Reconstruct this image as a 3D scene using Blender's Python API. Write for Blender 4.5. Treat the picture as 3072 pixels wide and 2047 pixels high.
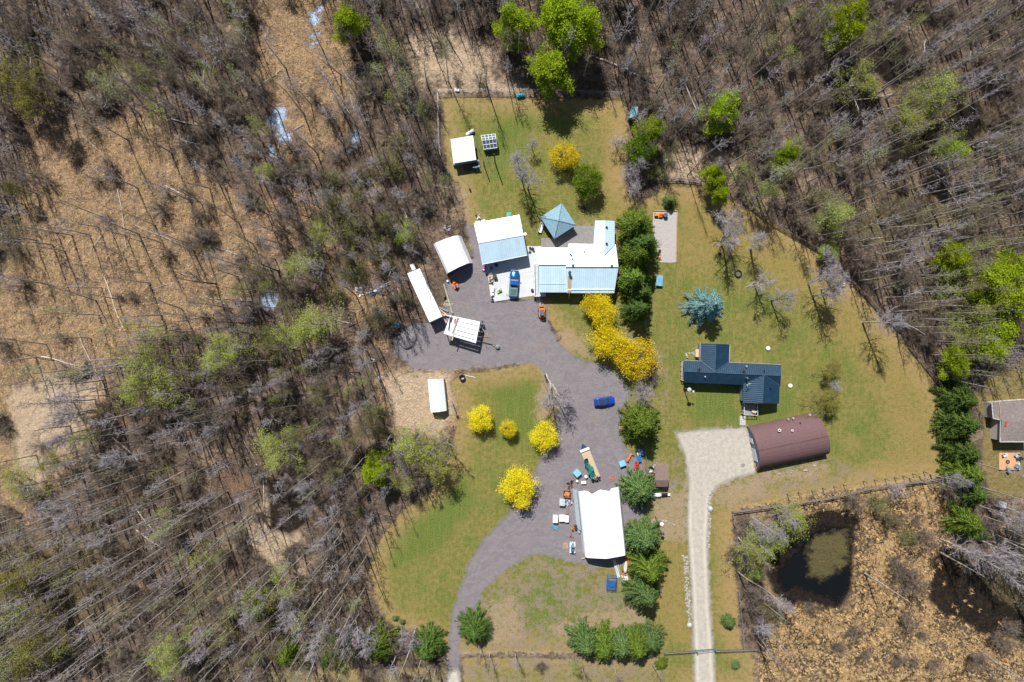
import bpy, math, random
import numpy as np
from mathutils import Vector, noise as mnoise
R = math.radians
for o in list(bpy.data.objects): bpy.data.objects.remove(o)
sc = bpy.context.scene
COL = sc.collection

# ------------------------------------------------------------------ camera
H = 140.0            # metres above the ground
PPM = 14.0           # source pixels per metre on the ground
cam = bpy.data.cameras.new('camera'); cam.sensor_width = 36; cam.lens = 36*H/(3072/PPM)
cam.clip_end = 6000; cam.clip_start = 1
co = bpy.data.objects.new('camera', cam); COL.objects.link(co); co.location = (0, 0, H); co.rotation_euler = (0, 0, 0)
sc.camera = co
# ------------------------------------------------------------------ world and sun
SUN_EL = R(52); SUN_AZ = R(19)     # sun stands up-left in the picture, shadows fall down and to the right
sd = Vector((-math.sin(SUN_AZ)*math.cos(SUN_EL), math.cos(SUN_AZ)*math.cos(SUN_EL), math.sin(SUN_EL)))
w = bpy.data.worlds.new('World'); sc.world = w; w.use_nodes = True
nt = w.node_tree; nt.nodes.clear()
sky = nt.nodes.new('ShaderNodeTexSky'); sky.sky_type = 'NISHITA'; sky.sun_disc = False
sky.sun_elevation = SUN_EL; sky.sun_rotation = math.atan2(sd.x, sd.y)
bg = nt.nodes.new('ShaderNodeBackground'); bg.inputs[1].default_value = 0.055
ow = nt.nodes.new('ShaderNodeOutputWorld'); nt.links.new(sky.outputs[0], bg.inputs[0]); nt.links.new(bg.outputs[0], ow.inputs[0])
sl = bpy.data.lights.new('sun', 'SUN'); sl.energy = 5.0; sl.angle = R(0.5); sl.color = (1, 0.95, 0.87)
so = bpy.data.objects.new('sun', sl); COL.objects.link(so); so.rotation_euler = sd.to_track_quat('Z', 'Y').to_euler(); so.location = sd*200
sc.view_settings.view_transform = 'Standard'; sc.view_settings.look = 'None'
sc.view_settings.exposure = 0.42; sc.view_settings.gamma = 1
sc.render.engine = 'CYCLES'

# ------------------------------------------------------------------ survey frames: measured points -> metres
FR = {'S': (0, 0, 1), 'W': (0, 0, .76593), 'A': (1200, 240, 3.361), 'B': (1200, 620, 4.9), 'C': (1560, 560, 4.126),
      'D': (1120, 880, 3.919), 'E': (1600, 1260, 5.2275), 'F': (1600, 1420, 4.3545), 'G': (1980, 980, 3.409),
      'H': (1560, 860, 3.92), 'I': (2740, 1100, 3.41), 'J': (2100, 1380, 2.3508), 'K': (0, 0, 3.0154),
      'K2': (700, 0, 3.0154), 'K3': (1400, 0, 3.0154), 'K4': (2292, 0, 3.0154), 'M1': (0, 500, 3.0154),
      'M2': (0, 1000, 3.0154), 'M3': (0, 1527, 3.0154), 'M4': (700, 1527, 3.0154), 'N1': (600, 580, 3.0154),
      'N2': (600, 1100, 3.0154), 'L': (1380, 1650, 3.0167), 'Y': (1960, 500, 3.0154), 'Q': (2400, 500, 2.613)}
def P(f, x, y, h=0.0):
    a, b, s = FR[f]
    k = (H-h)/H/PPM
    return Vector(((a+x/s-1536)*k, (1023.5-(b+y/s))*k, h))
def XY(f, pts): return [tuple(P(f, *p)[:2]) for p in pts]

# ------------------------------------------------------------------ materials
MATS = {}
class NT:
    def __init__(s, name):
        s.m = bpy.data.materials.new(name); s.m.use_nodes = True; s.t = s.m.node_tree; s.t.nodes.clear()
        s.out = s.t.nodes.new('ShaderNodeOutputMaterial')
    def n(s, typ, **kw):
        nd = s.t.nodes.new(typ)
        for k, v in kw.items():
            if k.startswith('i_'):
                key = k[2:]; key = int(key) if key.isdigit() else key.replace('_', ' ')
                s.put(nd.inputs[key], v)
            else: setattr(nd, k, v)
        return nd
    def put(s, inp, v):
        if isinstance(v, bpy.types.NodeSocket): s.t.links.new(v, inp)
        elif isinstance(v, (tuple, list)) and inp.type == 'RGBA' and len(v) == 3: inp.default_value = (*v, 1)
        else: inp.default_value = v
    def pos(s, scale=(1, 1, 1), rot=0.0, obj=False):
        g = s.n('ShaderNodeTexCoord').outputs['Object'] if obj else s.n('ShaderNodeNewGeometry').outputs['Position']
        if scale == (1, 1, 1) and rot == 0: return g
        return s.n('ShaderNodeMapping', i_Vector=g, i_Scale=scale, i_Rotation=(0, 0, rot)).outputs[0]
    def noise(s, vec, scale, det=4, rough=.6, dist=0.0, col=False):
        nd = s.n('ShaderNodeTexNoise', i_Vector=vec, i_Scale=scale, i_Detail=det, i_Roughness=rough, i_Distortion=dist)
        return nd.outputs['Color' if col else 'Fac']
    def math(s, op, a, b=0.0, c=None, clamp=False):
        nd = s.n('ShaderNodeMath', operation=op); nd.use_clamp = clamp
        s.put(nd.inputs[0], a); s.put(nd.inputs[1], b)
        if c is not None: s.put(nd.inputs[2], c)
        return nd.outputs[0]
    def mr(s, v, a, b, c=0.0, d=1.0, smooth=True):
        nd = s.n('ShaderNodeMapRange', interpolation_type='SMOOTHSTEP' if smooth else 'LINEAR')
        for i, q in enumerate((v, a, b, c, d)): s.put(nd.inputs[i], q)
        return nd.outputs[0]
    def mix(s, f, a, b, mode='MIX'):
        nd = s.n('ShaderNodeMix', data_type='RGBA', blend_type=mode)
        s.put(nd.inputs[0], f); s.put(nd.inputs[6], a); s.put(nd.inputs[7], b)
        return nd.outputs[2]
    def attr(s, name): return s.n('ShaderNodeAttribute', attribute_name=name).outputs['Fac']
    def finish(s, col, rough=.8, metal=0.0, bump=None, bd=.1, bs=.5, spec=.3, **kw):
        b = s.n('ShaderNodeBsdfPrincipled')
        s.put(b.inputs['Base Color'], col); s.put(b.inputs['Roughness'], rough); s.put(b.inputs['Metallic'], metal)
        s.put(b.inputs['Specular IOR Level'], spec)
        for k, v in kw.items(): s.put(b.inputs[k.replace('_', ' ')], v)
        if bump is not None:
            bn = s.n('ShaderNodeBump', i_Strength=bs, i_Distance=bd, i_Height=bump); s.t.links.new(bn.outputs[0], b.inputs['Normal'])
        s.t.links.new(b.outputs[0], s.out.inputs[0]); return s.m
def M(name, col, rough=.7, metal=0.0, var=.25, scale=2.0, spec=.3, bump=0.0, stain=None, **kw):
    if name in MATS: return MATS[name]
    t = NT(name); v = t.pos(obj=True)
    n1 = t.noise(v, scale, 5, .65)
    c = t.mix(t.mr(n1, .3, .7), tuple(x*(1-var) for x in col), tuple(min(1, x*(1+var)) for x in col))
    if stain: c = t.mix(t.mr(t.noise(v, scale*.35, 6, .7, 1.0), .55, .75), c, stain)
    c = t.mix(t.mr(t.n('ShaderNodeObjectInfo').outputs['Random'], 0, 1, 0, .18, False), c, tuple(x*.6 for x in col))
    MATS[name] = t.finish(c, rough, metal, n1 if bump else None, bump or .1, .6, spec, **kw); return MATS[name]
def M_roof(name, col, rough, metal, line=.6, period=.45, var=.08, dirt=(.3, .3, .3), dirtf=.25):
    if name in MATS: return MATS[name]
    t = NT(name)
    uv = t.n('ShaderNodeUVMap').outputs[0]; sp = t.n('ShaderNodeSeparateXYZ', i_Vector=uv)
    fr = t.math('FRACT', t.math('DIVIDE', sp.outputs[0], period))
    ln = t.math('MULTIPLY', t.mr(fr, .0, .16, 1, 0), t.mr(fr, .84, 1.0, 0, 1))
    rib = t.math('MAXIMUM', t.mr(fr, 0, .16, 1, 0), t.mr(fr, .84, 1, 0, 1))
    p = t.pos(); n1 = t.noise(p, .8, 6, .65)
    sheet = t.noise(t.n('ShaderNodeCombineXYZ', i_X=t.math('FLOOR', t.math('DIVIDE', sp.outputs[0], .9))).outputs[0], 1.7, 0)
    c = t.mix(t.mr(n1, .35, .7), tuple(x*(1-var) for x in col), tuple(min(1, x*(1+var)) for x in col))
    c = t.mix(t.math('MULTIPLY', t.mr(t.noise(t.pos((1, 1, 1)), 2.2, 6, .75, .6), .5, .8), dirtf), c, dirt)
    c = t.mix(t.math('MULTIPLY', t.mr(sheet, .3, .7), .18), c, tuple(x*.6 for x in col))
    c = t.mix(t.math('MULTIPLY', rib, 1-line), c, tuple(x*.35 for x in col))
    MATS[name] = t.finish(c, rough, metal, rib, .03, .7, .4); return MATS[name]
def M_leaf(name, c1, c2, trans=.35, scale=1.2):
    if name in MATS: return MATS[name]
    t = NT(name); v = t.pos(obj=True)
    rnd = t.n('ShaderNodeObjectInfo').outputs['Random']
    f = t.mr(t.noise(v, scale, 3, .7), .32, .68)
    c = t.mix(f, c1, c2)
    hs = t.n('ShaderNodeHueSaturation', i_Hue=t.mr(rnd, 0, 1, .487, .513, False), i_Value=t.mr(rnd, 0, 1, .82, 1.15, False), i_Color=c).outputs[0]
    d = t.n('ShaderNodeBsdfDiffuse', i_Color=hs); tr = t.n('ShaderNodeBsdfTranslucent', i_Color=hs)
    mx = t.n('ShaderNodeMixShader', i_0=trans); t.t.links.new(d.outputs[0], mx.inputs[1]); t.t.links.new(tr.outputs[0], mx.inputs[2])
    t.t.links.new(mx.outputs[0], t.out.inputs[0]); MATS[name] = t.m; return t.m

# ------------------------------------------------------------------ mesh helpers
class MB:
    def __init__(s): s.v = []; s.f = []; s.uv = None
    def add(s, vs, fs):
        b = len(s.v); s.v += [tuple(p) for p in vs]; s.f += [tuple(i+b for i in f) for f in fs]; return s
    def box(s, c, d, rz=0.0, taper=1.0, tilt=0.0):
        # c = centre of the underside, d = sizes
        cs, sn = math.cos(rz), math.sin(rz); vs = []
        for z, k in ((0, 1), (d[2], taper)):
            for sx, sy in ((-1, -1), (1, -1), (1, 1), (-1, 1)):
                x, y = sx*d[0]/2*k, sy*d[1]/2*k; zz = z+tilt*x
                vs.append((c[0]+x*cs-y*sn, c[1]+x*sn+y*cs, c[2]+zz))
        return s.add(vs, [(3, 2, 1, 0), (4, 5, 6, 7), (0, 1, 5, 4), (1, 2, 6, 5), (2, 3, 7, 6), (3, 0, 4, 7)])
    def prism(s, poly, z0, z1):
        n = len(poly)
        ar = sum(poly[i][0]*poly[(i+1) % n][1]-poly[(i+1) % n][0]*poly[i][1] for i in range(n))
        if ar < 0: poly = poly[::-1]
        vs = [(p[0], p[1], z0) for p in poly]+[(p[0], p[1], z1) for p in poly]
        fs = [tuple(range(n-1, -1, -1)), tuple(range(n, 2*n))]+[(i, (i+1) % n, n+(i+1) % n, n+i) for i in range(n)]
        return s.add(vs, fs)
    def tube(s, pts, rad, k=6, cap=True):
        pts = [Vector(p) for p in pts]; n = len(pts)
        if not hasattr(rad, '__len__'): rad = [rad]*n
        vs = []; 
        for i, p in enumerate(pts):
            d = (pts[min(i+1, n-1)]-pts[max(i-1, 0)]).normalized()
            a = d.orthogonal().normalized() if i == 0 else (a-d*a.dot(d)).normalized()
            b = d.cross(a)
            for j in range(k):
                an = 2*math.pi*j/k; vs.append(p+(a*math.cos(an)+b*math.sin(an))*rad[i])
        fs = [(i*k+j, i*k+(j+1) % k, (i+1)*k+(j+1) % k, (i+1)*k+j) for i in range(n-1) for j in range(k)]
        if cap: fs += [tuple(range(k-1, -1, -1)), tuple((n-1)*k+j for j in range(k))]
        return s.add(vs, fs)
    def bar(s, a, b, w_, h_):
        a = Vector(a); b = Vector(b); d = (b-a).normalized(); u = Vector((0, 0, 1))
        if abs(d.z) > .95: u = Vector((1, 0, 0))
        x = d.cross(u).normalized()*w_/2; y = x.cross(d).normalized()*h_/2
        vs = [a-x-y, a+x-y, a+x+y, a-x+y, b-x-y, b+x-y, b+x+y, b-x+y]
        return s.add(vs, [(3, 2, 1, 0), (4, 5, 6, 7), (0, 1, 5, 4), (1, 2, 6, 5), (2, 3, 7, 6), (3, 0, 4, 7)])
    def lathe(s, c, prof, k=16):
        vs = []; n = len(prof)
        for r_, z in prof:
            for j in range(k): an = 2*math.pi*j/k; vs.append((c[0]+r_*math.cos(an), c[1]+r_*math.sin(an), c[2]+z))
        fs = [(i*k+j, i*k+(j+1) % k, (i+1)*k+(j+1) % k, (i+1)*k+j) for i in range(n-1) for j in range(k)]
        fs += [tuple(range(k-1, -1, -1)), tuple((n-1)*k+j for j in range(k))]
        return s.add(vs, fs)
    def loft(s, rings):
        k = len(rings[0]); n = len(rings); vs = [p for r_ in rings for p in r_]
        fs = [(i*k+j, i*k+(j+1) % k, (i+1)*k+(j+1) % k, (i+1)*k+j) for i in range(n-1) for j in range(k)]
        fs += [tuple(range(k-1, -1, -1)), tuple((n-1)*k+j for j in range(k))]
        return s.add(vs, fs)
    def blob(s, c, r3, seed=0, amp=.3, k=12, m=7, dome=False):
        vs = []
        for i in range(m+1):
            th = (math.pi/2 if dome else math.pi)*i/m
            for j in range(k):
                ph = 2*math.pi*j/k; d = Vector((math.sin(th)*math.cos(ph), math.sin(th)*math.sin(ph), math.cos(th)))
                q = 1+amp*mnoise.noise(d*1.6+Vector((seed*3.1, seed*1.7, seed)))*1.6
                vs.append((c[0]+d.x*r3[0]*q, c[1]+d.y*r3[1]*q, c[2]+d.z*r3[2]*q))
        fs = [(i*k+j, (i+1)*k+j, (i+1)*k+(j+1) % k, i*k+(j+1) % k) for i in range(m) for j in range(k)]
        return s.add(vs, fs)
    def build(s, name, mat, parent=None, smooth=False, off=None, bevel=0.0):
        me = bpy.data.meshes.new(name)
        vs = s.v if off is None else [(p[0]-off[0], p[1]-off[1], p[2]-off[2]) for p in s.v]
        me.from_pydata(vs, [], s.f)
        if s.uv:
            l = me.uv_layers.new(name='UVMap'); i = 0
            for fi, f in enumerate(s.f):
                for v in range(len(f)):
                    l.data[i].uv = s.uv[fi][v] if fi < len(s.uv) else (0, 0); i += 1
        me.materials.append(mat); me.update()
        if smooth: me.shade_smooth()
        o = bpy.data.objects.new(name, me); COL.objects.link(o)
        if parent: o.parent = parent
        if bevel: 
            b = o.modifiers.new('bevel', 'BEVEL'); b.width = bevel; b.segments = 2; b.limit_method = 'ANGLE'
        return o
def tag(o, label, cat, group=None, kind=None):
    o['label'] = label; o['category'] = cat
    if group: o['group'] = group
    if kind: o['kind'] = kind
    return o
def thing(name, label, cat, loc=(0, 0, 0), rz=0.0, group=None):
    o = bpy.data.objects.new(name, None); COL.objects.link(o); o.location = loc; o.rotation_euler = (0, 0, rz); o.empty_display_size = .5
    return tag(o, label, cat, group)
def copy_thing(src, loc, rz=0.0, scale=1.0, label=None, group=None, tilt=(0, 0), mats=None):
    r = src.copy(); COL.objects.link(r); r.location = loc; r.rotation_euler = (tilt[0], tilt[1], rz)
    r.scale = (scale, scale, scale) if not hasattr(scale, '__len__') else scale
    if label: r['label'] = label
    if group: r['group'] = group
    elif 'group' in r: del r['group']
    for ch in src.children:
        c = ch.copy(); COL.objects.link(c); c.parent = r
        for g in ch.children:
            d = g.copy(); COL.objects.link(d); d.parent = c
    return r
def npmesh(name, V, T, mat, smooth=False):
    me = bpy.data.meshes.new(name); V = np.asarray(V, np.float32); T = np.asarray(T, np.int32); n, k = T.shape
    me.vertices.add(len(V)); me.vertices.foreach_set('co', V.ravel())
    me.loops.add(n*k); me.loops.foreach_set('vertex_index', T.ravel())
    me.polygons.add(n); me.polygons.foreach_set('loop_start', np.arange(0, n*k, k, dtype=np.int32)); me.polygons.foreach_set('loop_total', np.full(n, k, np.int32))
    me.update(calc_edges=True); me.materials.append(mat)
    if smooth: me.shade_smooth()
    return me
def link(name, me, parent=None):
    o = bpy.data.objects.new(name, me); COL.objects.link(o)
    if parent: o.parent = parent
    return o
# ================================================================== THE GROUND
Z = {}
Z['lawn'] = [[('W', p) for p in [(1016, 222), (1100, 224), (1435, 228), (1442, 300), (1436, 420), (1470, 470), (1530, 424), (1612, 430), (1700, 470), (1790, 520), (1885, 583), (1990, 690), (2080, 790), (2150, 880),
    (2172, 930), (2178, 1095), (2000, 1115), (1850, 1138), (1700, 1168), (1682, 1195), (1690, 1300), (1702, 1480), (1730, 1495), (1735, 1580), (1505, 1580), (1490, 1500), (1300, 1500), (1100, 1500), (1058, 1500), (1040, 1580),
    (1010, 1580), (1015, 1480), (960, 1455), (895, 1430), (865, 1385), (850, 1310), (870, 1240), (925, 1170), (985, 1130), (1035, 1050), (1045, 1000), (1050, 935), (1032, 880), (1062, 858), (1150, 845), (1225, 830), (1290, 780), (1262, 740), (1200, 690), (1090, 600), (1075, 560), (1068, 500), (1055, 430), (1030, 400), (1020, 330)]]]
Z['lawn'] += [[('W', p) for p in [(1062, 1508), (1300, 1512), (1500, 1512), (1592, 1500), (1592, 1600), (1062, 1600)]], [('W', p) for p in [(600, 1540), (1020, 1530), (1020, 1600), (600, 1600)]]]
Z['lawn2'] = [[('W', p) for p in [(2240, 900), (2275, 860), (2400, 800), (2400, 1150), (2330, 1140), (2280, 1150), (2255, 1060), (2262, 980)]]]
Z['drive'] = [[('W', p) for p in [(1100, 520), (1108, 560), (1113, 612), (1125, 640), (1130, 692), (1228, 686), (1247, 690), (1258, 715), (1263, 745), (1285, 790), (1325, 822), (1362, 834), (1390, 838), (1425, 866), (1450, 900), (1432, 945), (1425, 1000),
    (1440, 1030), (1478, 1060), (1484, 1180), (1462, 1200), (1445, 1195), (1442, 1270), (1432, 1300), (1360, 1302), (1300, 1290), (1240, 1272), (1195, 1288), (1150, 1320), (1115, 1350), (1095, 1395), (1068, 1425), (1056, 1480), (1060, 1580), (1024, 1580),
    (1028, 1480), (1040, 1400), (1078, 1290), (1110, 1240), (1165, 1182), (1200, 1130), (1228, 1090), (1248, 1040), (1268, 980), (1285, 940), (1272, 890), (1245, 850), (1222, 832), (1150, 842), (1080, 846), (1045, 850), (950, 852), (935, 830), (905, 812), (900, 780), (918, 765), (955, 740), (1000, 742), (1022, 715), (1025, 680), (1022, 650), (1050, 620), (1085, 590), (1078, 545), (1070, 515)]]]
Z['road'] = [[('W', p) for p in [(1550, 992), (1640, 984), (1716, 979), (1732, 1020), (1742, 1088), (1690, 1100), (1648, 1118), (1634, 1150), (1628, 1250), (1634, 1400), (1642, 1500), (1646, 1580), (1594, 1580), (1592, 1500), (1586, 1350), (1576, 1200), (1580, 1100), (1572, 1050), (1560, 1020)]],
             [('W', p) for p in [(1036, 1538), (1054, 1536), (1062, 1580), (1020, 1580), (1026, 1560)]]]
Z['marsh'] = [[('W', p) for p in [(592, -20), (785, -20), (800, 90), (812, 200), (790, 300), (740, 350), (700, 400), (650, 360), (610, 250), (596, 120)]],
              [('W', p) for p in [(70, 300), (250, 290), (340, 260), (420, 330), (500, 420), (600, 470), (640, 430), (720, 470), (700, 540), (610, 600), (545, 640), (560, 700), (450, 745), (380, 800), (300, 830), (230, 850), (245, 960), (170, 1000), (180, 1090), (120, 1170), (60, 1200), (-30, 1130), (-30, 700), (60, 560), (55, 430)]],
              [('W', p) for p in [(870, 855), (960, 860), (1045, 850), (1048, 960), (1010, 1000), (925, 990), (885, 930)]],
              [('W', p) for p in [(760, 560), (900, 640), (880, 800), (800, 700), (740, 620)]],
              [('W', p) for p in [(1700, 1165), (1900, 1130), (2130, 1095), (2170, 1110), (2190, 1240), (2250, 1380), (2400, 1460), (2400, 1600), (1740, 1600), (1740, 1450), (1800, 1400), (1760, 1350), (1950, 1400), (1960, 1200), (1800, 1170)]]]
Z['pale'] = [[('W', p) for p in [(2085, 1125), (2140, 1105), (2170, 1170), (2165, 1230), (2125, 1225)]],
             [('W', p) for p in [(1740, 1510), (2300, 1440), (2400, 1480), (2400, 1600), (1740, 1600)]],
             [('W', p) for p in [(940, 90), (1020, 70), (1130, 130), (1130, 205), (1030, 200), (960, 170)]],
             [('W', p) for p in [(1010, 200), (1200, 180), (1210, 212), (1010, 212)]],
             [('W', p) for p in [(872, 858), (1000, 852), (1045, 858), (1045, 955), (1010, 1005), (925, 990), (885, 930)]],
             [('W', p) for p in [(620, 1130), (690, 1180), (700, 1320), (600, 1310), (550, 1240)]],
             [('W', p) for p in [(1040, 1480), (1280, 1470), (1300, 1495), (1060, 1500)]],
             [('W', p) for p in [(1530, 350), (1700, 340), (1700, 410), (1540, 415)]],
             [('W', p) for p in [(1660, 1150), (1760, 1110), (2000, 1095), (2180, 1075), (2180, 1110), (1900, 1135), (1700, 1165)]],
             [('W', p) for p in [(20, 900), (180, 830), (240, 900), (150, 1080), (30, 1140)]]]
Z['wet'] = [[('J', p) for p in [(470, 780), (520, 600), (480, 480), (640, 420), (760, 380), (860, 350), (1040, 350), (1130, 430), (1090, 540), (1085, 720), (1060, 950), (980, 1060), (850, 1030), (700, 1000), (620, 1040), (520, 940)]],
            [('J', p) for p in [(1740, 600), (1840, 640), (1960, 780), (2060, 940), (2230, 1060), (2340, 1120), (2300, 1290), (2120, 1220), (1980, 1240), (1830, 1120), (1700, 1090), (1590, 960), (1640, 800), (1620, 700)]],
            [('N2', p) for p in [(555, 280), (700, 240), (850, 260), (930, 420), (900, 560), (760, 600), (640, 700), (560, 690)]],
            [('N2', p) for p in [(600, 1010), (740, 990), (900, 1080), (1090, 1090), (1050, 1200), (940, 1260), (960, 1420), (820, 1540), (640, 1460)]],
            [('N2', p) for p in [(1380, 800), (1560, 700), (1740, 600), (1790, 620), (1700, 760), (1600, 860), (1450, 930), (1360, 880)]],
            [('K3', p) for p in [(1330, 60), (1560, 60), (1540, 380), (1440, 430), (1340, 380)]],
            [('K4', p) for p in [(950, 420), (1260, 300), (1440, 700), (1180, 800), (960, 640)]],
            [('K4', p) for p in [(560, 760), (760, 700), (1060, 900), (1000, 1100), (760, 1130), (600, 1000)]],
            [('K4', p) for p in [(1560, 1120), (1900, 900), (2000, 1000), (1900, 1260), (1700, 1420), (1300, 1400), (1300, 1240)]]]
Z['water'] = [[('J', p) for p in [(560, 760), (700, 640), (770, 520), (900, 470), (1020, 480), (1072, 560), (1062, 760), (1040, 930), (965, 1010), (860, 960), (700, 900), (600, 930), (550, 860)]]]
Z['algae'] = [[('J', p) for p in [(770, 620), (820, 540), (930, 510), (1040, 520), (1052, 640), (1030, 740), (960, 780), (880, 840), (790, 820), (765, 740)]]]
Z['track'] = [[('M2', p) for p in [(-60, 560), (0, 640), (50, 740), (90, 880), (120, 1020), (118, 1180), (155, 1180), (152, 1020), (125, 870), (85, 720), (20, 620), (-60, 500)]]]
Z['pool'] = [[('K2', p) for p in pp] for pp in ([(790, -20), (830, -20), (820, 20), (800, 10)], [(680, 110), (730, 100), (790, 50), (820, 60), (790, 120), (745, 130), (790, 150), (795, 180), (745, 230), (710, 210), (690, 160)],
             [(690, 320), (790, 280), (800, 295), (740, 330), (700, 340)], [(690, 380), (780, 355), (775, 395), (720, 400), (685, 435)], [(290, 1080), (350, 1020), (370, 970), (470, 965), (480, 1060), (450, 1110), (480, 1180), (530, 1200), (520, 1280), (400, 1300), (380, 1180), (310, 1140)],
             [(320, 1310), (350, 1300), (390, 1400), (320, 1420)], [(1060, 1200), (1120, 1180), (1150, 1240), (1120, 1310), (1060, 1380)])]+[[('N1', p) for p in [(570, 870), (640, 850), (700, 940), (690, 1040), (600, 1050), (560, 960)]]]
Z['sand'] = [[('W', p) for p in [(1500, 1150), (1580, 1110), (1580, 1245), (1500, 1235)]], [('W', p) for p in [(1640, 1120), (1750, 1090), (1760, 1130), (1680, 1160), (1640, 1160)]], [('D', p) for p in [(960, 860), (1100, 835), (1280, 815), (1330, 850), (1270, 895), (1080, 940), (985, 935)]],
             [('H', p) for p in [(240, 970), (330, 960), (400, 1080), (470, 1220), (560, 1300), (420, 1560), (200, 1560), (190, 1380), (250, 1200)]],
             [('W', p) for p in [(1125, 1390), (1180, 1370), (1200, 1470), (1130, 1480), (1100, 1440)]],
             [('W', p) for p in [(1265, 1440), (1400, 1400), (1480, 1410), (1485, 1450), (1300, 1465)]],
             [('H', p) for p in [(420, 600), (560, 480), (760, 640), (870, 850), (680, 830), (540, 730)]],
             [('C', p) for p in [(700, 440), (900, 440), (920, 490), (720, 490)]],
             [('A', p) for p in [(420, 1100), (640, 1080), (660, 1400), (500, 1420), (420, 1300)]],
             [('G', p) for p in [(1000, 1500), (1700, 1410), (1740, 1450), (1500, 1560), (980, 1600)]]]
Z['dirt'] = [[('C', p) for p in [(1170, 320), (1320, 300), (1280, 700), (1330, 1180), (1380, 1560), (1240, 1560), (1200, 1420), (1180, 900), (1190, 600)]],
             [('F', p) for p in [(560, 640), (620, 680), (640, 1060), (580, 1080)]], [('F', p) for p in [(1130, 160), (1210, 170), (1260, 760), (1240, 1560), (1160, 1300), (1140, 700)]],
             [('F', p) for p in [(1440, 540), (1560, 600), (1600, 720), (1230, 720), (1240, 640)]],
             [('M2', p) for p in [(980, 680), (1200, 740), (1120, 900), (1000, 860)]], [('N2', p) for p in [(150, 960), (460, 980), (440, 1120), (250, 1150)]]]
Z['green'] = [[('W', p) for p in [(1095, 350), (1130, 300), (1210, 250), (1230, 290), (1180, 320), (1150, 400)]], [('W', p) for p in [(1065, 540), (1080, 510), (1098, 545), (1110, 600), (1095, 620)]],
              [('W', p) for p in [(1140, 900), (1220, 880), (1235, 990), (1150, 1020)]], [('W', p) for p in [(1215, 1320), (1290, 1330), (1300, 1430), (1225, 1440), (1200, 1380)]],
              [('W', p) for p in [(880, 1250), (960, 1180), (1060, 1100), (1090, 1150), (1000, 1260), (900, 1300)]], [('W', p) for p in [(2270, 1020), (2360, 990), (2360, 1110), (2290, 1130)]],
              [('D', p) for p in [(130, 560), (230, 480), (310, 560), (250, 640)]], [('W', p) for p in [(1600, 900), (1680, 890), (1690, 960), (1600, 965)]],
              [('W', p) for p in [(1720, 945), (1800, 935), (1800, 900), (1830, 950), (1730, 970)]]]
Z['dry'] = [[('W', p) for p in [(1620, 430), (1720, 475), (1885, 590), (2080, 795), (2178, 950), (2180, 1095), (1950, 1110), (2060, 1000), (1990, 850), (1860, 720), (1700, 590), (1560, 640), (1560, 440)]], [('W', p) for p in [(1640, 1160), (1690, 1200), (1700, 1480), (1640, 1480)]], [('W', p) for p in [(1500, 1230), (1575, 1230), (1590, 1480), (1490, 1480)]], [('W', p) for p in [(1370, 230), (1440, 240), (1440, 700), (1400, 690), (1380, 450)]]]
Z['patchy'] = [[('W', p) for p in [(1040, 1490), (1500, 1490), (1500, 1620), (1040, 1620)]], [('W', p) for p in [(560, 1500), (1030, 1510), (1030, 1620), (560, 1620)]], [('W', p) for p in [(1060, 1420), (1120, 1330), (1240, 1270), (1440, 1310), (1485, 1400), (1490, 1505), (1050, 1505)]], [('W', p) for p in [(1020, 400), (1070, 480), (1090, 560), (1040, 620), (990, 560)]], [('W', p) for p in [(1440, 760), (1530, 820), (1530, 960), (1450, 930)]], [('W', p) for p in [(1490, 1060), (1560, 1060), (1580, 1240), (1490, 1240)]], [('W', p) for p in [(1650, 1100), (1900, 1060), (2000, 1090), (1700, 1165)]]]
Z['moss'] = [[('W', p) for p in [(0, 500), (100, 380), (140, 430), (60, 620), (0, 640)]], [('W', p) for p in [(0, 30), (90, 60), (110, 230), (0, 260)]], [('W', p) for p in [(2100, 180), (2353, 260), (2353, 330), (2120, 300)]],
             [('W', p) for p in [(1900, 500), (2100, 420), (2250, 500), (2150, 560), (1950, 560)]], [('W', p) for p in [(2220, 1330), (2353, 1300), (2353, 1500), (2280, 1480)]], [('W', p) for p in [(0, 1300), (200, 1200), (330, 1300), (200, 1420), (0, 1450)]]]
PLAY = XY('C', [(1650, 300), (1945, 300), (1930, 940), (1730, 940), (1640, 500)])

GX0, GX1, GY0, GY1, GD = -122., 122., -86., 86., .5
xs = np.arange(GX0, GX1+.01, GD); ys = np.arange(GY0, GY1+.01, GD)
gx, gy = np.meshgrid(xs, ys); nx, ny = len(xs), len(ys)
def sdf(poly, px, py):
    d = np.full(px.shape, 1e9); ins = np.zeros(px.shape, bool); n = len(poly)
    for i in range(n):
        ax, ay = poly[i]; bx, by = poly[(i+1) % n]
        ex, ey = bx-ax, by-ay; L = ex*ex+ey*ey+1e-9
        t = np.clip(((px-ax)*ex+(py-ay)*ey)/L, 0, 1)
        d = np.minimum(d, (px-ax-t*ex)**2+(py-ay-t*ey)**2)
        c = (ay > py) != (by > py)
        ins ^= c & (px < (bx-ax)*(py-ay)/(by-ay+1e-12)+ax)
    return np.where(ins, 1, -1)*np.sqrt(d)
ZW = {k: [[tuple(P(f, *p)[:2]) for f, p in poly] for poly in v] for k, v in Z.items()}
ZW['play'] = [PLAY]
def zone(k, px, py):
    r = np.full(px.shape, -8.0)
    for poly in ZW[k]:
        a = np.array(poly); m = (px > a[:, 0].min()-8) & (px < a[:, 0].max()+8) & (py > a[:, 1].min()-8) & (py < a[:, 1].max()+8)
        if m.any():
            r[m] = np.maximum(r[m], sdf(poly, px[m], py[m]))
    return np.clip(r, -8, 8)
SD = {k: zone(k, gx, gy) for k in ZW}

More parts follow.
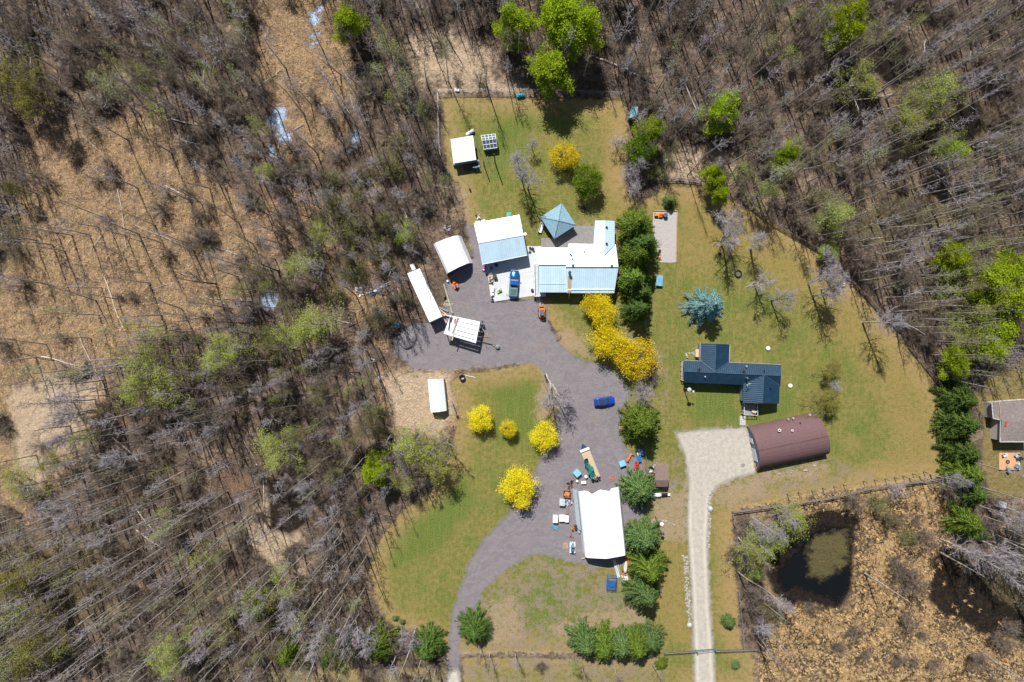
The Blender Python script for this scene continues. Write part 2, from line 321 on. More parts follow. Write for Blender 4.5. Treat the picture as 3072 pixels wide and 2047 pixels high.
# ---- one material for the whole ground, driven by the surveyed zones
t = NT('ground'); p = t.pos()
nA = t.noise(p, .22, 5, .6); nB = t.noise(p, 1.1, 6, .65); nC = t.noise(p, 4.5, 5, .7); nD = t.noise(p, 14, 3, .7)
wob = t.math('MULTIPLY', t.math('SUBTRACT', t.noise(p, .55, 6, .7), .5), 1.0)
def mask(k, soft=.5, amp=3.0, off=0.0):
    return t.mr(t.math('MULTIPLY_ADD', wob, amp, t.attr('z_'+k)), off-soft, off+soft)
# woodland floor: leaf litter, bleached grass, sticks
c = t.mix(t.mr(nB, .3, .7), (.068, .052, .046), (.215, .158, .122))
c = t.mix(t.mr(nC, .46, .76), c, (.34, .25, .18))
c = t.mix(t.mr(t.noise(t.pos((1, 2.6, 1), .7), 2.6, 6, .75, .8), .52, .68), c, (.055, .038, .032))
c = t.mix(t.math('MULTIPLY', t.mr(nA, .50, .62), t.mr(nB, .35, .6, .1, .75)), c, (.42, .315, .22))
c = t.mix(t.math('MULTIPLY', mask('moss', 2.5, 6), .5), c, t.mix(t.mr(nC, .4, .7), (.12, .11, .03), (.22, .19, .07)))
wood = c
# flattened straw-coloured marsh grass
wv = t.noise(p, .45, 3, .6, 0, True)
pw = t.n('ShaderNodeVectorMath', operation='MULTIPLY_ADD'); t.put(pw.inputs[0], wv); pw.inputs[1].default_value = (5.5, 5.5, 0); t.put(pw.inputs[2], p)
mp = t.n('ShaderNodeMapping', i_Vector=pw.outputs[0], i_Scale=(.8, 3.4, 1), i_Rotation=(0, 0, .25)).outputs[0]
st = t.noise(mp, 1.25, 6, .68, .7); st2 = t.noise(mp, 3.8, 4, .7, .5)
m = t.mix(t.mr(st, .3, .62), (.20, .130, .080), (.46, .325, .20))
m = t.mix(t.mr(st2, .45, .75), m, (.62, .44, .26))
m = t.mix(t.mr(st, .42, .33, 0, .9), m, (.06, .038, .027))  # shade between the flattened grass streaks, put into the colour
m = t.mix(t.math('MULTIPLY', t.mr(nB, .54, .66), .65), m, (.15, .105, .062))
m = t.mix(t.math('MULTIPLY', t.mr(t.noise(p, .4, 5, .65, .6), .52, .64), .55), m, (.27, .155, .085))
m = t.mix(t.math('MULTIPLY', t.mr(nA, .52, .66), .5), m, (.33, .235, .095))
c = t.mix(t.math('MULTIPLY', mask('marsh', 2.2, 9), t.mr(t.noise(p, .17, 5, .65), .40, .52, .35, 1)), c, m)
c = t.mix(t.math('MULTIPLY', mask('pale', 2.0, 8), t.mr(nB, .25, .6, .5, 1)), c, t.mix(t.mr(st2, .35, .65), (.44, .335, .235), (.72, .56, .40)))
tr_ = t.mr(t.attr('z_track'), -.6, .5)
c = t.mix(t.math('MULTIPLY', tr_, .6), c, (.13, .13, .045))
c = t.mix(mask('dirt', .8, 3), c, t.mix(t.mr(nC, .35, .7), (.17, .11, .075), (.30, .20, .14)))
# black water and cattail clumps
pv = t.n('ShaderNodeVectorMath', operation='MULTIPLY_ADD'); t.put(pv.inputs[0], t.noise(p, 1.3, 4, .7, 0, True)); pv.inputs[1].default_value = (1.7, 1.7, 0); t.put(pv.inputs[2], p)
vo = t.n('ShaderNodeTexVoronoi', i_Vector=pv.outputs[0], i_Scale=1.25, feature='DISTANCE_TO_EDGE', i_Randomness=1.0)
clump = t.mr(t.math('ADD', t.math('MULTIPLY', t.math('SUBTRACT', nC, .5), .9), t.math('MULTIPLY_ADD', t.math('SUBTRACT', nA, .5), 1.0, vo.outputs['Distance'])), .07, .16)
inj = t.math('MULTIPLY', mask('marsh', 1.5, 3), t.mr(t.n('ShaderNodeSeparateXYZ', i_Vector=p).outputs[1], -24, -28))
inj = t.math('MULTIPLY', inj, t.mr(t.n('ShaderNodeSeparateXYZ', i_Vector=p).outputs[0], 38, 44))
cl = t.mix(t.mr(nB, .35, .65), (.38, .245, .11), (.60, .42, .22))
cl = t.mix(clump, (.035, .024, .013), cl)
c = t.mix(t.math('MULTIPLY', inj, t.mr(nA, .38, .5, .75, .95)), c, cl)
wetf = mask('wet', .7, 3.5)
c = t.mix(t.math('MULTIPLY', wetf, t.mr(nC, .60, .70, .97, .45)), c, t.mix(t.mr(nB, .4, .68), (.007, .006, .006), (.024, .015, .010)))
watf = mask('water', .5, 5)
c = t.mix(watf, c, (.006, .007, .008))
alg = t.mix(t.mr(nC, .35, .7), (.115, .095, .042), (.17, .145, .065))
alg = t.mix(t.mr(nD, .62, .7), alg, (.02, .018, .012))
algf = t.math('MULTIPLY', mask('algae', 1.0, 7), t.mr(nC, .66, .58))
c = t.mix(algf, c, alg)
poolf = t.math('MULTIPLY', mask('pool', .45, 3.0), t.mr(nC, .36, .46))
c = t.mix(poolf, c, t.mix(t.mr(nD, .4, .65), (.22, .32, .50), (.62, .74, .92)))  # pale blue sky reflection and glints on the water, put into the base colour
# mown grass
g = t.mix(t.mr(nB, .36, .66), (.115, .128, .030), (.215, .20, .055))
g = t.mix(t.math('MULTIPLY', t.mr(nC, .42, .68), .5), g, (.33, .275, .095))
g = t.mix(t.math('MULTIPLY', t.mr(t.noise(p, .13, 4, .55), .52, .68), .5), g, t.mix(t.mr(nC, .35, .7), (.23, .18, .06), (.34, .255, .095)))
gg = t.math('MAXIMUM', t.math('MULTIPLY', t.mr(t.noise(p, .19, 5, .62), .46, .64), .7), t.math('MAXIMUM', t.math('MULTIPLY', mask('green', 1.5, 9, -.5), .85), t.math('MULTIPLY', mask('lawn2', 1.5, 6, 1.0), t.mr(nA, .38, .55, .4, .9))))
g = t.mix(gg, g, t.mix(t.mr(nC, .3, .7), (.045, .10, .012), (.18, .225, .05)))
mow = t.noise(t.pos((1.6, .13, 1)), 1.3, 4, .65)
g = t.mix(t.math('MULTIPLY', t.mr(mow, .45, .65), .25), g, (.29, .24, .08))
g = t.mix(t.math('MULTIPLY', mask('dry', 2.5, 10), t.mr(nB, .25, .6, .2, .7)), g, t.mix(t.mr(nC, .35, .7), (.25, .18, .065), (.37, .265, .10)))
edge = t.mr(t.attr('z_lawn'), 1.0, 5.5, .75, 0)
g = t.mix(t.math('MULTIPLY', edge, t.mr(nB, .3, .6, .3, 1)), g, (.36, .245, .12))
spots = t.mr(t.noise(p, 2.1, 2, .5), .70, .73)
g = t.mix(t.math('MULTIPLY', spots, .7), g, (.07, .10, .02))
g = t.mix(t.math('MULTIPLY', t.mr(nD, .72, .76), .5), g, (.55, .50, .22))
pat = t.math('MULTIPLY', mask('patchy', 2, 8), t.mr(t.math('MULTIPLY_ADD', nB, .5, t.math('MULTIPLY', t.noise(p, .33, 4, .6), .6)), .48, .62))
g = t.mix(t.math('MULTIPLY', pat, .8), g, t.mix(t.mr(nC, .35, .7), (.205, .160, .125), (.335, .275, .205)))
c = t.mix(t.math('MAXIMUM', mask('lawn', .6, 2.4), mask('lawn2', .6, 2.0)), c, g)
c = t.mix(t.math('MULTIPLY', mask('sand', 1.3, 7), t.mr(nB, .25, .55, .25, .75)), c, t.mix(t.mr(nC, .3, .7), (.26, .185, .135), (.44, .33, .21)))
# crushed gravel yard
tw = t.n('ShaderNodeMapping', i_Vector=pw.outputs[0], i_Scale=(.35, 1.5, 1), i_Rotation=(0, 0, -.9)).outputs[0]
d = t.mix(t.mr(t.noise(tw, .9, 5, .6, .3), .35, .66), (.185, .170, .190), (.235, .217, .235))
d = t.mix(t.math('MULTIPLY', t.mr(nD, .45, .75), .4), d, (.30, .275, .275))
d = t.mix(t.math('MULTIPLY', t.mr(nA, .55, .7), .4), d, (.25, .20, .165))
d = t.mix(t.math('MULTIPLY', t.mr(nC, .62, .75), .6), d, (.13, .11, .11))
trk = t.noise(t.n('ShaderNodeCombineXYZ', i_X=t.math('MULTIPLY_ADD', nA, 4.5, t.math('MULTIPLY', t.attr('z_drive'), 1.1)), i_Y=t.math('MULTIPLY', nB, 1.2)).outputs[0], 1.0, 4, .7)
d = t.mix(t.math('MULTIPLY', t.mr(trk, .52, .72), .5), d, (.315, .275, .25))
d = t.mix(t.math('MULTIPLY', t.mr(trk, .44, .30), .3), d, (.13, .118, .13))
drvf = mask('drive', .5, 2.6)
c = t.mix(drvf, c, d)
# pale gravel road with wheel tracks
r_ = t.mix(t.mr(nB, .3, .7), (.40, .37, .33), (.52, .485, .43))
r_ = t.mix(t.mr(t.attr('z_road'), .1, .9, .8, 0), r_, t.mix(t.mr(nD, .4, .6), (.21, .19, .165), (.36, .33, .29)))
r_ = t.mix(t.math('MULTIPLY', t.mr(nD, .5, .8), .45), r_, (.62, .58, .52))
rut = t.math('MULTIPLY', t.mr(t.math('ABSOLUTE', t.math('SUBTRACT', t.attr('z_road'), .95)), .0, .55, .42, 0), t.mr(t.n('ShaderNodeSeparateXYZ', i_Vector=p).outputs[1], -31, -36))
r_ = t.mix(rut, r_, (.66, .62, .54))
r_ = t.mix(t.math('MULTIPLY', t.mr(nC, .58, .75), .5), r_, (.30, .27, .24))
c = t.mix(mask('road', .4, 2.2), c, r_)
pl = t.mix(t.mr(nC, .35, .65), (.40, .375, .38), (.52, .49, .48)); pl = t.mix(t.mr(nD, .60, .68), pl, (.12, .11, .13))
c = t.mix(mask('play', .08, .3), c, pl)
wetall = t.math('MAXIMUM', t.math('MULTIPLY', watf, t.math('SUBTRACT', 1.0, algf)), t.math('MULTIPLY', poolf, .7))
rough = t.mr(wetall, 0, 1, .95, .12)
soft = t.math('SUBTRACT', 1.0, t.math('MAXIMUM', t.math('MAXIMUM', drvf, mask('road', .3, 1)), t.math('MULTIPLY', mask('lawn', .5, 2), .75)))
hgt = t.math('ADD', t.math('MULTIPLY', nC, .5), t.math('MULTIPLY', t.math('MULTIPLY', st, t.mr(soft, 0, 1, .05, 1.3)), 1.0))
hgt = t.math('MULTIPLY', t.math('ADD', hgt, t.math('MULTIPLY', nD, .15)), t.mr(wetall, 0, 1, 1, .02))
M_GROUND = t.finish(c, rough, 0, hgt, .55, .9, .2)

# ---- the sheet, split only where one kind of ground meets another
fx, fy = (gx[:-1, :-1]+GD/2), (gy[:-1, :-1]+GD/2)
def mid(k): a = SD[k]; return (a[:-1, :-1]+a[1:, 1:]+a[1:, :-1]+a[:-1, 1:])/4
kind = np.zeros(fx.shape, int)
for i, k in enumerate(['marsh', 'lawn', 'lawn2', 'drive', 'road', 'play', 'water']): kind[mid(k) > 0] = i+1
for lst in ZW['pool']: kind[sdf(lst, fx, fy) > 0] = 8
idx = (np.arange(ny-1)[:, None]*nx+np.arange(nx-1)[None, :])
relief = np.zeros(gx.shape)
soft_m = (SD['lawn'] < -1.5) & (SD['lawn2'] < -1) & (SD['drive'] < -1) & (SD['road'] < -1) & (SD['water'] < 0)
rs = np.random.RandomState(5)
for s_ in (2, 4, 8):
    gxr = rs.rand(ny//s_+3, nx//s_+3)-.5
    iy = np.arange(ny)/s_; ix = np.arange(nx)/s_; y0 = iy.astype(int); x0 = ix.astype(int); ty = (iy-y0)[:, None]; tx = (ix-x0)[None, :]
    ty = ty*ty*(3-2*ty); tx = tx*tx*(3-2*tx)
    a = gxr[y0][:, x0]*(1-ty)*(1-tx)+gxr[y0+1][:, x0]*ty*(1-tx)+gxr[y0][:, x0+1]*(1-ty)*tx+gxr[y0+1][:, x0+1]*ty*tx
    relief += a*(.10+.025*s_)
relief = np.where(soft_m, relief*np.clip((-1.5-np.maximum.reduce([SD['lawn'], SD['lawn2'], SD['drive'], SD['road']]))/2, 0, 1), 0)
relief[0, :] = relief[-1, :] = 0; relief[:, 0] = relief[:, -1] = 0
def gheight(x, y):
    i = int(round((y-GY0)/GD)); j = int(round((x-GX0)/GD))
    return float(relief[i, j]) if 0 <= i < ny and 0 <= j < nx else 0.0
for kid, nm in ((0, 'ground'), (1, 'marsh'), (2, 'lawn'), (3, 'neighbour_lawn'), (4, 'gravel_yard'), (5, 'gravel_road'), (6, 'playground_gravel'), (7, 'pond_water'), (8, 'shallow_pools')):
    q = idx[kind == kid]
    T = np.stack([q, q+1, q+nx+1, q+nx], 1); used, inv = np.unique(T, return_inverse=True)
    V = np.stack([gx.ravel()[used], gy.ravel()[used], relief.ravel()[used]], 1); T = inv.reshape(T.shape)
    if kid == 0:   # the same sheet runs on to the horizon
        V = list(map(tuple, V)); b = len(V); E = 2500
        V += [(GX0, GY0, 0), (GX1, GY0, 0), (GX1, GY1, 0), (GX0, GY1, 0), (-E, -E, 0), (E, -E, 0), (E, E, 0), (-E, E, 0)]
        T = np.vstack([T, [[b+4, b+5, b+1, b], [b+5, b+6, b+2, b+1], [b+6, b+7, b+3, b+2], [b+7, b+4, b, b+3]]])
    me = npmesh(nm, V, T, M_GROUND, True)
    for k in SD:
        at = me.attributes.new('z_'+k, 'FLOAT', 'POINT'); a = SD[k].ravel()[used]
        if kid == 0: a = np.concatenate([a, np.full(8, -8.)])
        at.data.foreach_set('value', a.astype(np.float32))
    o = link(nm, me); o['kind'] = 'structure'
# ================================================================== TREES
M_BARK = M('pale_bark', (.40, .365, .34), .9, var=.35, scale=1.5)
M_TWIG = M('grey_twigs', (.32, .295, .32), .9, var=.3, scale=.7)
M_TWIG2 = M('brown_twigs', (.17, .14, .12), .9, var=.3, scale=.7)
M_TWIG3 = M('olive_twigs', (.20, .19, .11), .9, var=.3, scale=.7)
M_DBARK = M('dark_bark', (.13, .105, .09), .95, var=.35)
M_BUSH = M('brush_twigs', (.19, .155, .13), .95, var=.35, scale=.8)
M_WHITEBARK = M('bleached_wood', (.52, .47, .42), .85, var=.3, scale=1.2)
L_HAZE = M_leaf('opening_leaves', (.24, .30, .045), (.42, .46, .10), .3)
L_VIVID = M_leaf('spring_leaves', (.19, .28, .012), (.40, .50, .03), .4)
L_GREEN = M_leaf('dense_green_leaves', (.08, .16, .012), (.20, .32, .03), .3)
L_YEL = M_leaf('yellow_catkins', (.58, .475, .012), (.88, .74, .03), .3, 1.6)
L_OLIVE = M_leaf('olive_leaves', (.16, .15, .03), (.28, .25, .07), .3)
L_SPR = M_leaf('spruce_needles', (.07, .13, .02), (.21, .285, .045), .12, 1.5)
L_SPR2 = M_leaf('dark_spruce_needles', (.05, .105, .025), (.15, .23, .05), .12, 1.5)
L_GSPR = M_leaf('grey_spruce_needles', (.07, .135, .045), (.185, .28, .09), .12, 1.5)
L_BLUE = M_leaf('blue_spruce_needles', (.13, .28, .30), (.30, .50, .51), .1, 1.5)

class TB:   # numpy-free collector of triangles
    def __init__(s): s.v = []; s.t = []
    def tube(s, pts, rad, k=5):
        n = len(pts); b = len(s.v); a = None
        for i, p in enumerate(pts):
            d = pts[min(i+1, n-1)]-pts[max(i-1, 0)]; d = d/(np.linalg.norm(d)+1e-9)
            if a is None: a = np.cross(d, (0.3, .9, .1))
            a = a-d*a.dot(d); a = a/(np.linalg.norm(a)+1e-9); c = np.cross(d, a)
            for j in range(k):
                an = 2*math.pi*j/k; s.v.append(p+(a*math.cos(an)+c*math.sin(an))*rad[i])
        for i in range(n-1):
            for j in range(k):
                q0, q1 = b+i*k+j, b+i*k+(j+1) % k; s.t += [(q0, q1, q1+k), (q0, q1+k, q0+k)]
    def spike(s, p, q, r):
        b = len(s.v); d = q-p; a = np.cross(d, (.31, .2, .93)); a = a/(np.linalg.norm(a)+1e-9); c = np.cross(d, a); c = c/(np.linalg.norm(c)+1e-9)
        s.v += [p+a*r, p-a*r*.5+c*r*.87, p-a*r*.5-c*r*.87, q]; s.t += [(b, b+1, b+3), (b+1, b+2, b+3), (b+2, b, b+3)]
    def arr(s): return np.array(s.v, np.float32), np.array(s.t, np.int32)
def unit(v): return v/(np.linalg.norm(v)+1e-9)
def leaves(rs, pts, spread, n_each, size):
    pts = np.asarray(pts); n = len(pts)*n_each
    c = np.repeat(pts, n_each, 0)+rs.randn(n, 3)*spread
    a = rs.randn(n, 3); a /= np.linalg.norm(a, axis=1)[:, None]; b = np.cross(a, rs.randn(n, 3)); b /= np.linalg.norm(b, axis=1)[:, None]
    sz = size*(.6+.8*rs.rand(n, 1))
    V = np.stack([c-a*sz*.5, c+b*sz*.32, c+a*sz*.5, c-b*sz*.32], 1).reshape(-1, 3)
    q = np.arange(n)[:, None]*4
    return V, np.hstack([q, q+1, q+2, q+3])
def bare(seed, h=15., cs=.42, spread=2.6, n1=26, n2=5, n3=4, r0=.17, lean=.5, up=.9, forks=0, tw=.012, wander=.07, thick=1.0):
    rs = np.random.RandomState(seed); tr = TB(); br = TB(); tips = []
    n = 8; off = np.cumsum(rs.randn(n, 2)*wander*h/15, 0); off -= off[0]; la = rs.rand()*6.28
    tp = np.array([[off[i, 0]+lean*math.cos(la)*(i/(n-1))**2, off[i, 1]+lean*math.sin(la)*(i/(n-1))**2, h*i/(n-1)] for i in range(n)])
    tr.tube(tp, [r0*(1-.86*(i/(n-1))**.9)+.01 for i in range(n)], 6)
    def tat(u):
        f = u*(n-1); i = min(int(f), n-2); return tp[i]*(1-(f-i))+tp[i+1]*(f-i)
    stems = []
    for k in range(forks):
        u = .25+.2*rs.rand(); p0 = tat(u); az = rs.rand()*6.28; L = h*(1-u)*.85
        pts = [p0+np.array([math.cos(az)*L*.35*(s_**.8), math.sin(az)*L*.35*(s_**.8), L*s_]) for s_ in np.linspace(0, 1, 5)]
        tr.tube(pts, [r0*.6*(1-.8*s_) for s_ in np.linspace(0, 1, 5)], 5); stems.append(pts)
    for i in range(n1):
        if stems and rs.rand() < .55:
            st_ = stems[rs.randint(len(stems))]; f = .2+.8*rs.rand(); q = f*4; ii = min(int(q), 3); p0 = st_[ii]*(1-(q-ii))+st_[ii+1]*(q-ii); u = cs+(1-cs)*f
        else: u = cs+(1-cs)*((i+rs.rand())/n1)**.9*.985; p0 = tat(u)
        az = i*2.4+rs.randn()*.5; el = R(18)+up*R(42)*(u-cs)/(1-cs)+rs.randn()*.12
        L = spread*(1-.62*((u-cs)/(1-cs)))*(.65+.6*rs.rand())
        d = np.array([math.cos(az)*math.cos(el), math.sin(az)*math.cos(el), math.sin(el)])
        pts = [p0]; 
        for s_ in range(3):
            d = unit(d+np.array([rs.randn()*.16, rs.randn()*.16, .16+rs.randn()*.08])); pts.append(pts[-1]+d*L/3)
        rb = (.02+.022*L/spread*r0/.17)*thick
        br.tube(pts, [rb, rb*.75, rb*.5, rb*.2], 3)
        for j in range(n2):
            f = .25+.75*(j+rs.rand())/n2; q = min(f, .999)*3; ii = int(q); p1 = pts[ii]*(1-(q-ii))+pts[ii+1]*(q-ii)
            d2 = unit(d+rs.randn(3)*.62); L2 = L*(.28+.28*rs.rand())*(1.2-.5*f); p2 = p1+d2*L2
            br.spike(p1, p2, max(tw*1.1, rb*.42)); tips.append(p2)
            for k in range(n3):
                g = .2+.8*rs.rand(); p3 = p1+(p2-p1)*g; p4 = p3+unit(d2+rs.randn(3)*.7)*(.25+.5*rs.rand())*min(1., L2*1.2+.2)
                br.spike(p3, p4, tw); tips.append(p4)
    return tr.arr(), br.arr(), np.array(tips)
def bush(seed, h=2.6, r=1.7, n=20, tw=.012):
    rs = np.random.RandomState(seed); b = TB(); tips = []
    for i in range(n):
        az = rs.rand()*6.28; sp = r*math.sqrt(rs.rand()); p = np.array([math.cos(az)*.25*rs.rand(), math.sin(az)*.25*rs.rand(), 0.]); q = np.array([math.cos(az)*sp, math.sin(az)*sp, h*(.65+.4*rs.rand())*(1-.35*(sp/r)**2)])
        m_ = p*.5+q*.5+np.array([0, 0, .25*h*rs.rand()]); b.tube([p, m_, q], [.03, .02, .008], 3)
        for j in range(13):
            f = .25+.75*rs.rand(); a = (p*(1-2*f)+m_*2*f) if f < .5 else (m_*(2-2*f)+q*(2*f-1)); e = a+unit(q-p+rs.randn(3)*.9*h)*(.3+.6*rs.rand())
            b.spike(a, e, tw*1.1); tips.append(e)
            for k in range(2): e2 = a+(e-a)*rs.rand(); b.spike(e2, e2+unit(rs.randn(3)+(0, 0, .5))*.35, tw*.9)
    return b.arr(), np.array(tips)
SPN = []
def spruce(seed, h=8., rad=2.9, levels=17, w=.17, gap=.0, arms=13):
    rs = np.random.RandomState(seed); b = TB()
    for L in range(levels):
        u = L/(levels-1); z = h*(.05+.90*u**.95); rr = rad*(1-u)**.8+.18; na = max(5, int(arms*(1-.35*u))+rs.randint(2)); a0 = rs.rand()*6.28
        for k in range(na):
            az = a0+k*6.283/na+rs.randn()*.22; ln = rr*(.66+.46*rs.rand()); dx = np.array([math.cos(az), math.sin(az), 0.]); sx = np.array([-dx[1], dx[0], 0.])
            pr = np.array([0, 0, z+rs.randn()*.22]); drop = -.10-.22*(1-u)
            n = max(3, int(ln/.26)); pp = pr
            for i in range(1, n+1):
                f = i/n; q = pr+dx*ln*f+np.array([0, 0, ln*(drop*f*(1.6-f)*1.2)])
                if f > .22:
                    for sg in (-1, 1):
                        tl = (.20+.42*ln*.30*(1.25-f)*1.5)*(.7+.6*rs.rand()); e = q+unit(dx*.75+sx*sg*(.8+rs.rand()*.4))*tl+np.array([0, 0, -.10-.12*rs.rand()])
                        b.spike(q, e, w*.45*(.75+.5*rs.rand()))
                    b.spike(pp, q+dx*.12, w*.8)
                pp = q
            b.spike(pp, pp+dx*.35+np.array([0, 0, .04]), w*.9)
    b.spike(np.array([0, 0, h*.9]), np.array([0, 0, h*1.04]), .1)
    V, T = b.arr(); n0 = len(T); c_ = V[T[:, 0]]*.45+V[T[:, 2]]*.55; tipp = V[T[:, 2]]
    SPN.append((np.concatenate([c_, tipp]), seed))
    for k in range(5): a = k*1.256; b.spike(np.array([0, 0, h*.97]), np.array([.3*math.cos(a), .3*math.sin(a), h*.99]), .05)
    return b.arr()
def roundcrown(seed, h=6., rx=3.2, ry=2.9, nclump=105, per=74, size=.19, sp=.36, low=.35):
    rs = np.random.RandomState(seed); pts = []; tr = TB(); cz = h*(.5+low*.35)
    for i in range(6):
        az = i*1.05+rs.rand(); e = np.array([math.cos(az)*rx*.5, math.sin(az)*ry*.5, h*.72]); m_ = e*np.array([.35, .35, .55])
        tr.tube([np.array([math.cos(az)*.12, math.sin(az)*.12, 0]), m_, e], [.13, .09, .04], 5)
    for i in range(nclump):
        d = unit(rs.randn(3)+np.array([0, 0, .45])); q = (.62+.40*rs.rand())*(1+.16*math.sin(d[0]*5+seed)*math.cos(d[1]*4)) 
        pts.append([d[0]*rx*q, d[1]*ry*q, cz+d[2]*(h-cz)*q])
        if i % 1 == 0: tr.spike(np.array([d[0]*rx*.2, d[1]*ry*.2, h*.45]), np.array(pts[-1]), .04)
    return tr.arr(), leaves(rs, pts, (sp*rx/3, sp*rx/3, sp*.7), per, size)

HIDE = (0, 0, 0)
def proto(name, parts):    # parts: (child name, (V,T), material)
    return [(n_, npmesh(n_, a[0], a[1], m_)) for n_, a, m_ in parts]
def plant(pr, name, loc, rz, scale, label, cat, group=None, tilt=(0, 0)):
    t_ = thing(name, label, cat, loc, rz, group); t_.scale = scale if hasattr(scale, '__len__') else (scale,)*3
    t_.rotation_euler = (tilt[0], tilt[1], rz)
    for n_, me in pr: link(n_, me, t_)
    return t_
RND = random.Random(11)
BARE = []; BARE_RAW = []
for i in range(7):
    tr, br, tips = bare(100+i, 15, .40+.03*(i % 4), 2.3+.25*(i % 3), 27, 5, 4, .16+.01*i, .5, forks=i % 3 == 0, tw=.015, thick=1.25)
    BARE.append(proto('bare', [('trunk', tr, M_BARK if i % 2 else M_DBARK), ('crown', br, (M_TWIG, M_TWIG2, M_TWIG, M_TWIG3, M_TWIG2, M_TWIG, M_TWIG2)[i])])); BARE_RAW.append((tr, br))
HAZE2 = []; THIN = []; THIN_T = []
for i in range(4):
    tr, br, tips = bare(200+i, 14, .45, 1.9, 17, 4, 3, .17, .5, tw=.018, thick=1.4); THIN.append((tr, br)); rs = np.random.RandomState(i); V, T = leaves(rs, tips, .3, 2, .15); THIN_T.append((V, np.vstack([T[:, :3], T[:, [0, 2, 3]]])))
LONE = []
for i in range(5):
    tr, br, tips = bare(270+i, 15, .36, 4.0, 40, 7, 6, .22, .6, forks=i % 3, tw=.02, thick=1.7); LONE.append(proto('lone', [('trunk', tr, M_BARK), ('crown', br, M_TWIG)]))
BROAD = []
for i in range(3):
    tr, br, tips = bare(250+i, 9, .25, 3.6, 44, 7, 6, .17, .4, up=.6, forks=2, tw=.016); BROAD.append(proto('broad', [('trunk', tr, M_DBARK), ('crown', br, M_TWIG)]))
HAZE = []; VIV = []; OLV = []
for i in range(4):
    tr, br, tips = bare(300+i, 13, .30, 4.0, 34, 5, 4, .16, .6, forks=i % 2, thick=1.3)
    rs = np.random.RandomState(i); k = tips[rs.rand(len(tips)) < .75]
    if i < 3: HAZE2.append(proto('haze', [('trunk', tr, M_BARK), ('crown', br, M_TWIG3), ('foliage', leaves(rs, k, .26, 2, .14), L_HAZE if i < 2 else L_OLIVE)]))
    HAZE.append(proto('haze', [('trunk', tr, M_BARK), ('crown', br, M_TWIG), ('foliage', leaves(rs, k, .26, 7, .16), L_HAZE)]))
    VIV.append(proto('viv', [('trunk', tr, M_DBARK), ('crown', br, M_BUSH), ('foliage', leaves(rs, tips, .36, 22, .25), L_VIVID)]))
    OLV.append(proto('olv', [('trunk', tr, M_DBARK), ('crown', br, M_BUSH), ('foliage', leaves(rs, k, .24, 11, .16), L_OLIVE)]))
BUSH = []; GBUSH = []; BUSH_RAW = []
for i in range(5):
    b, tips = bush(400+i, 2.8+.3*i, 1.7+.2*i, 34, .015); BUSH_RAW.append(b); BUSH.append(proto('bush', [('stems', b, M_BUSH)]))
    rs = np.random.RandomState(i); GBUSH.append(proto('gbush', [('stems', b, M_BUSH), ('foliage', leaves(rs, tips, .16, 3, .11), L_OLIVE if i % 2 else L_HAZE)]))
YEL = [proto('yel', [('stems', a, M_BUSH), ('foliage', b, L_YEL)]) for a, b in (roundcrown(500+i) for i in range(3))]
GRN = [proto('grn', [('stems', a, M_BUSH), ('foliage', b, L_GREEN)]) for a, b in (roundcrown(520+i, 7, 2.7, 2.6, 80, 110, .2, .42) for i in range(2))]
TRK = lambda h: (lambda q: (q.tube([np.array([0, 0, 0.]), np.array([0, 0, h*.9])], [.16, .04], 6), q.arr())[1])(TB())
def needled(seed, h, rad, lv, w_, arms, size, mat, sp, each):
    a = spruce(seed, h, rad, lv, w_, 0, arms); pts_, _ = SPN[-1]; rs = np.random.RandomState(seed); pts_ = pts_[rs.permutation(len(pts_))[:7500]]
    V, T = leaves(rs, pts_+rs.randn(*pts_.shape)*.03, sp, each, size)
    return proto('spr', [('trunk', TRK(h), M_DBARK), ('boughs', a, mat), ('needles', (V, T), mat)])
SPR = [needled(600+i, 8, 3.15, 17, .15, 12, .15, (L_SPR, L_SPR2, L_GSPR)[i % 3], .09, 2) for i in range(6)]
BLU = needled(640, 9, 4.1, 13, .16, 9, .17, L_BLUE, .08, 2)

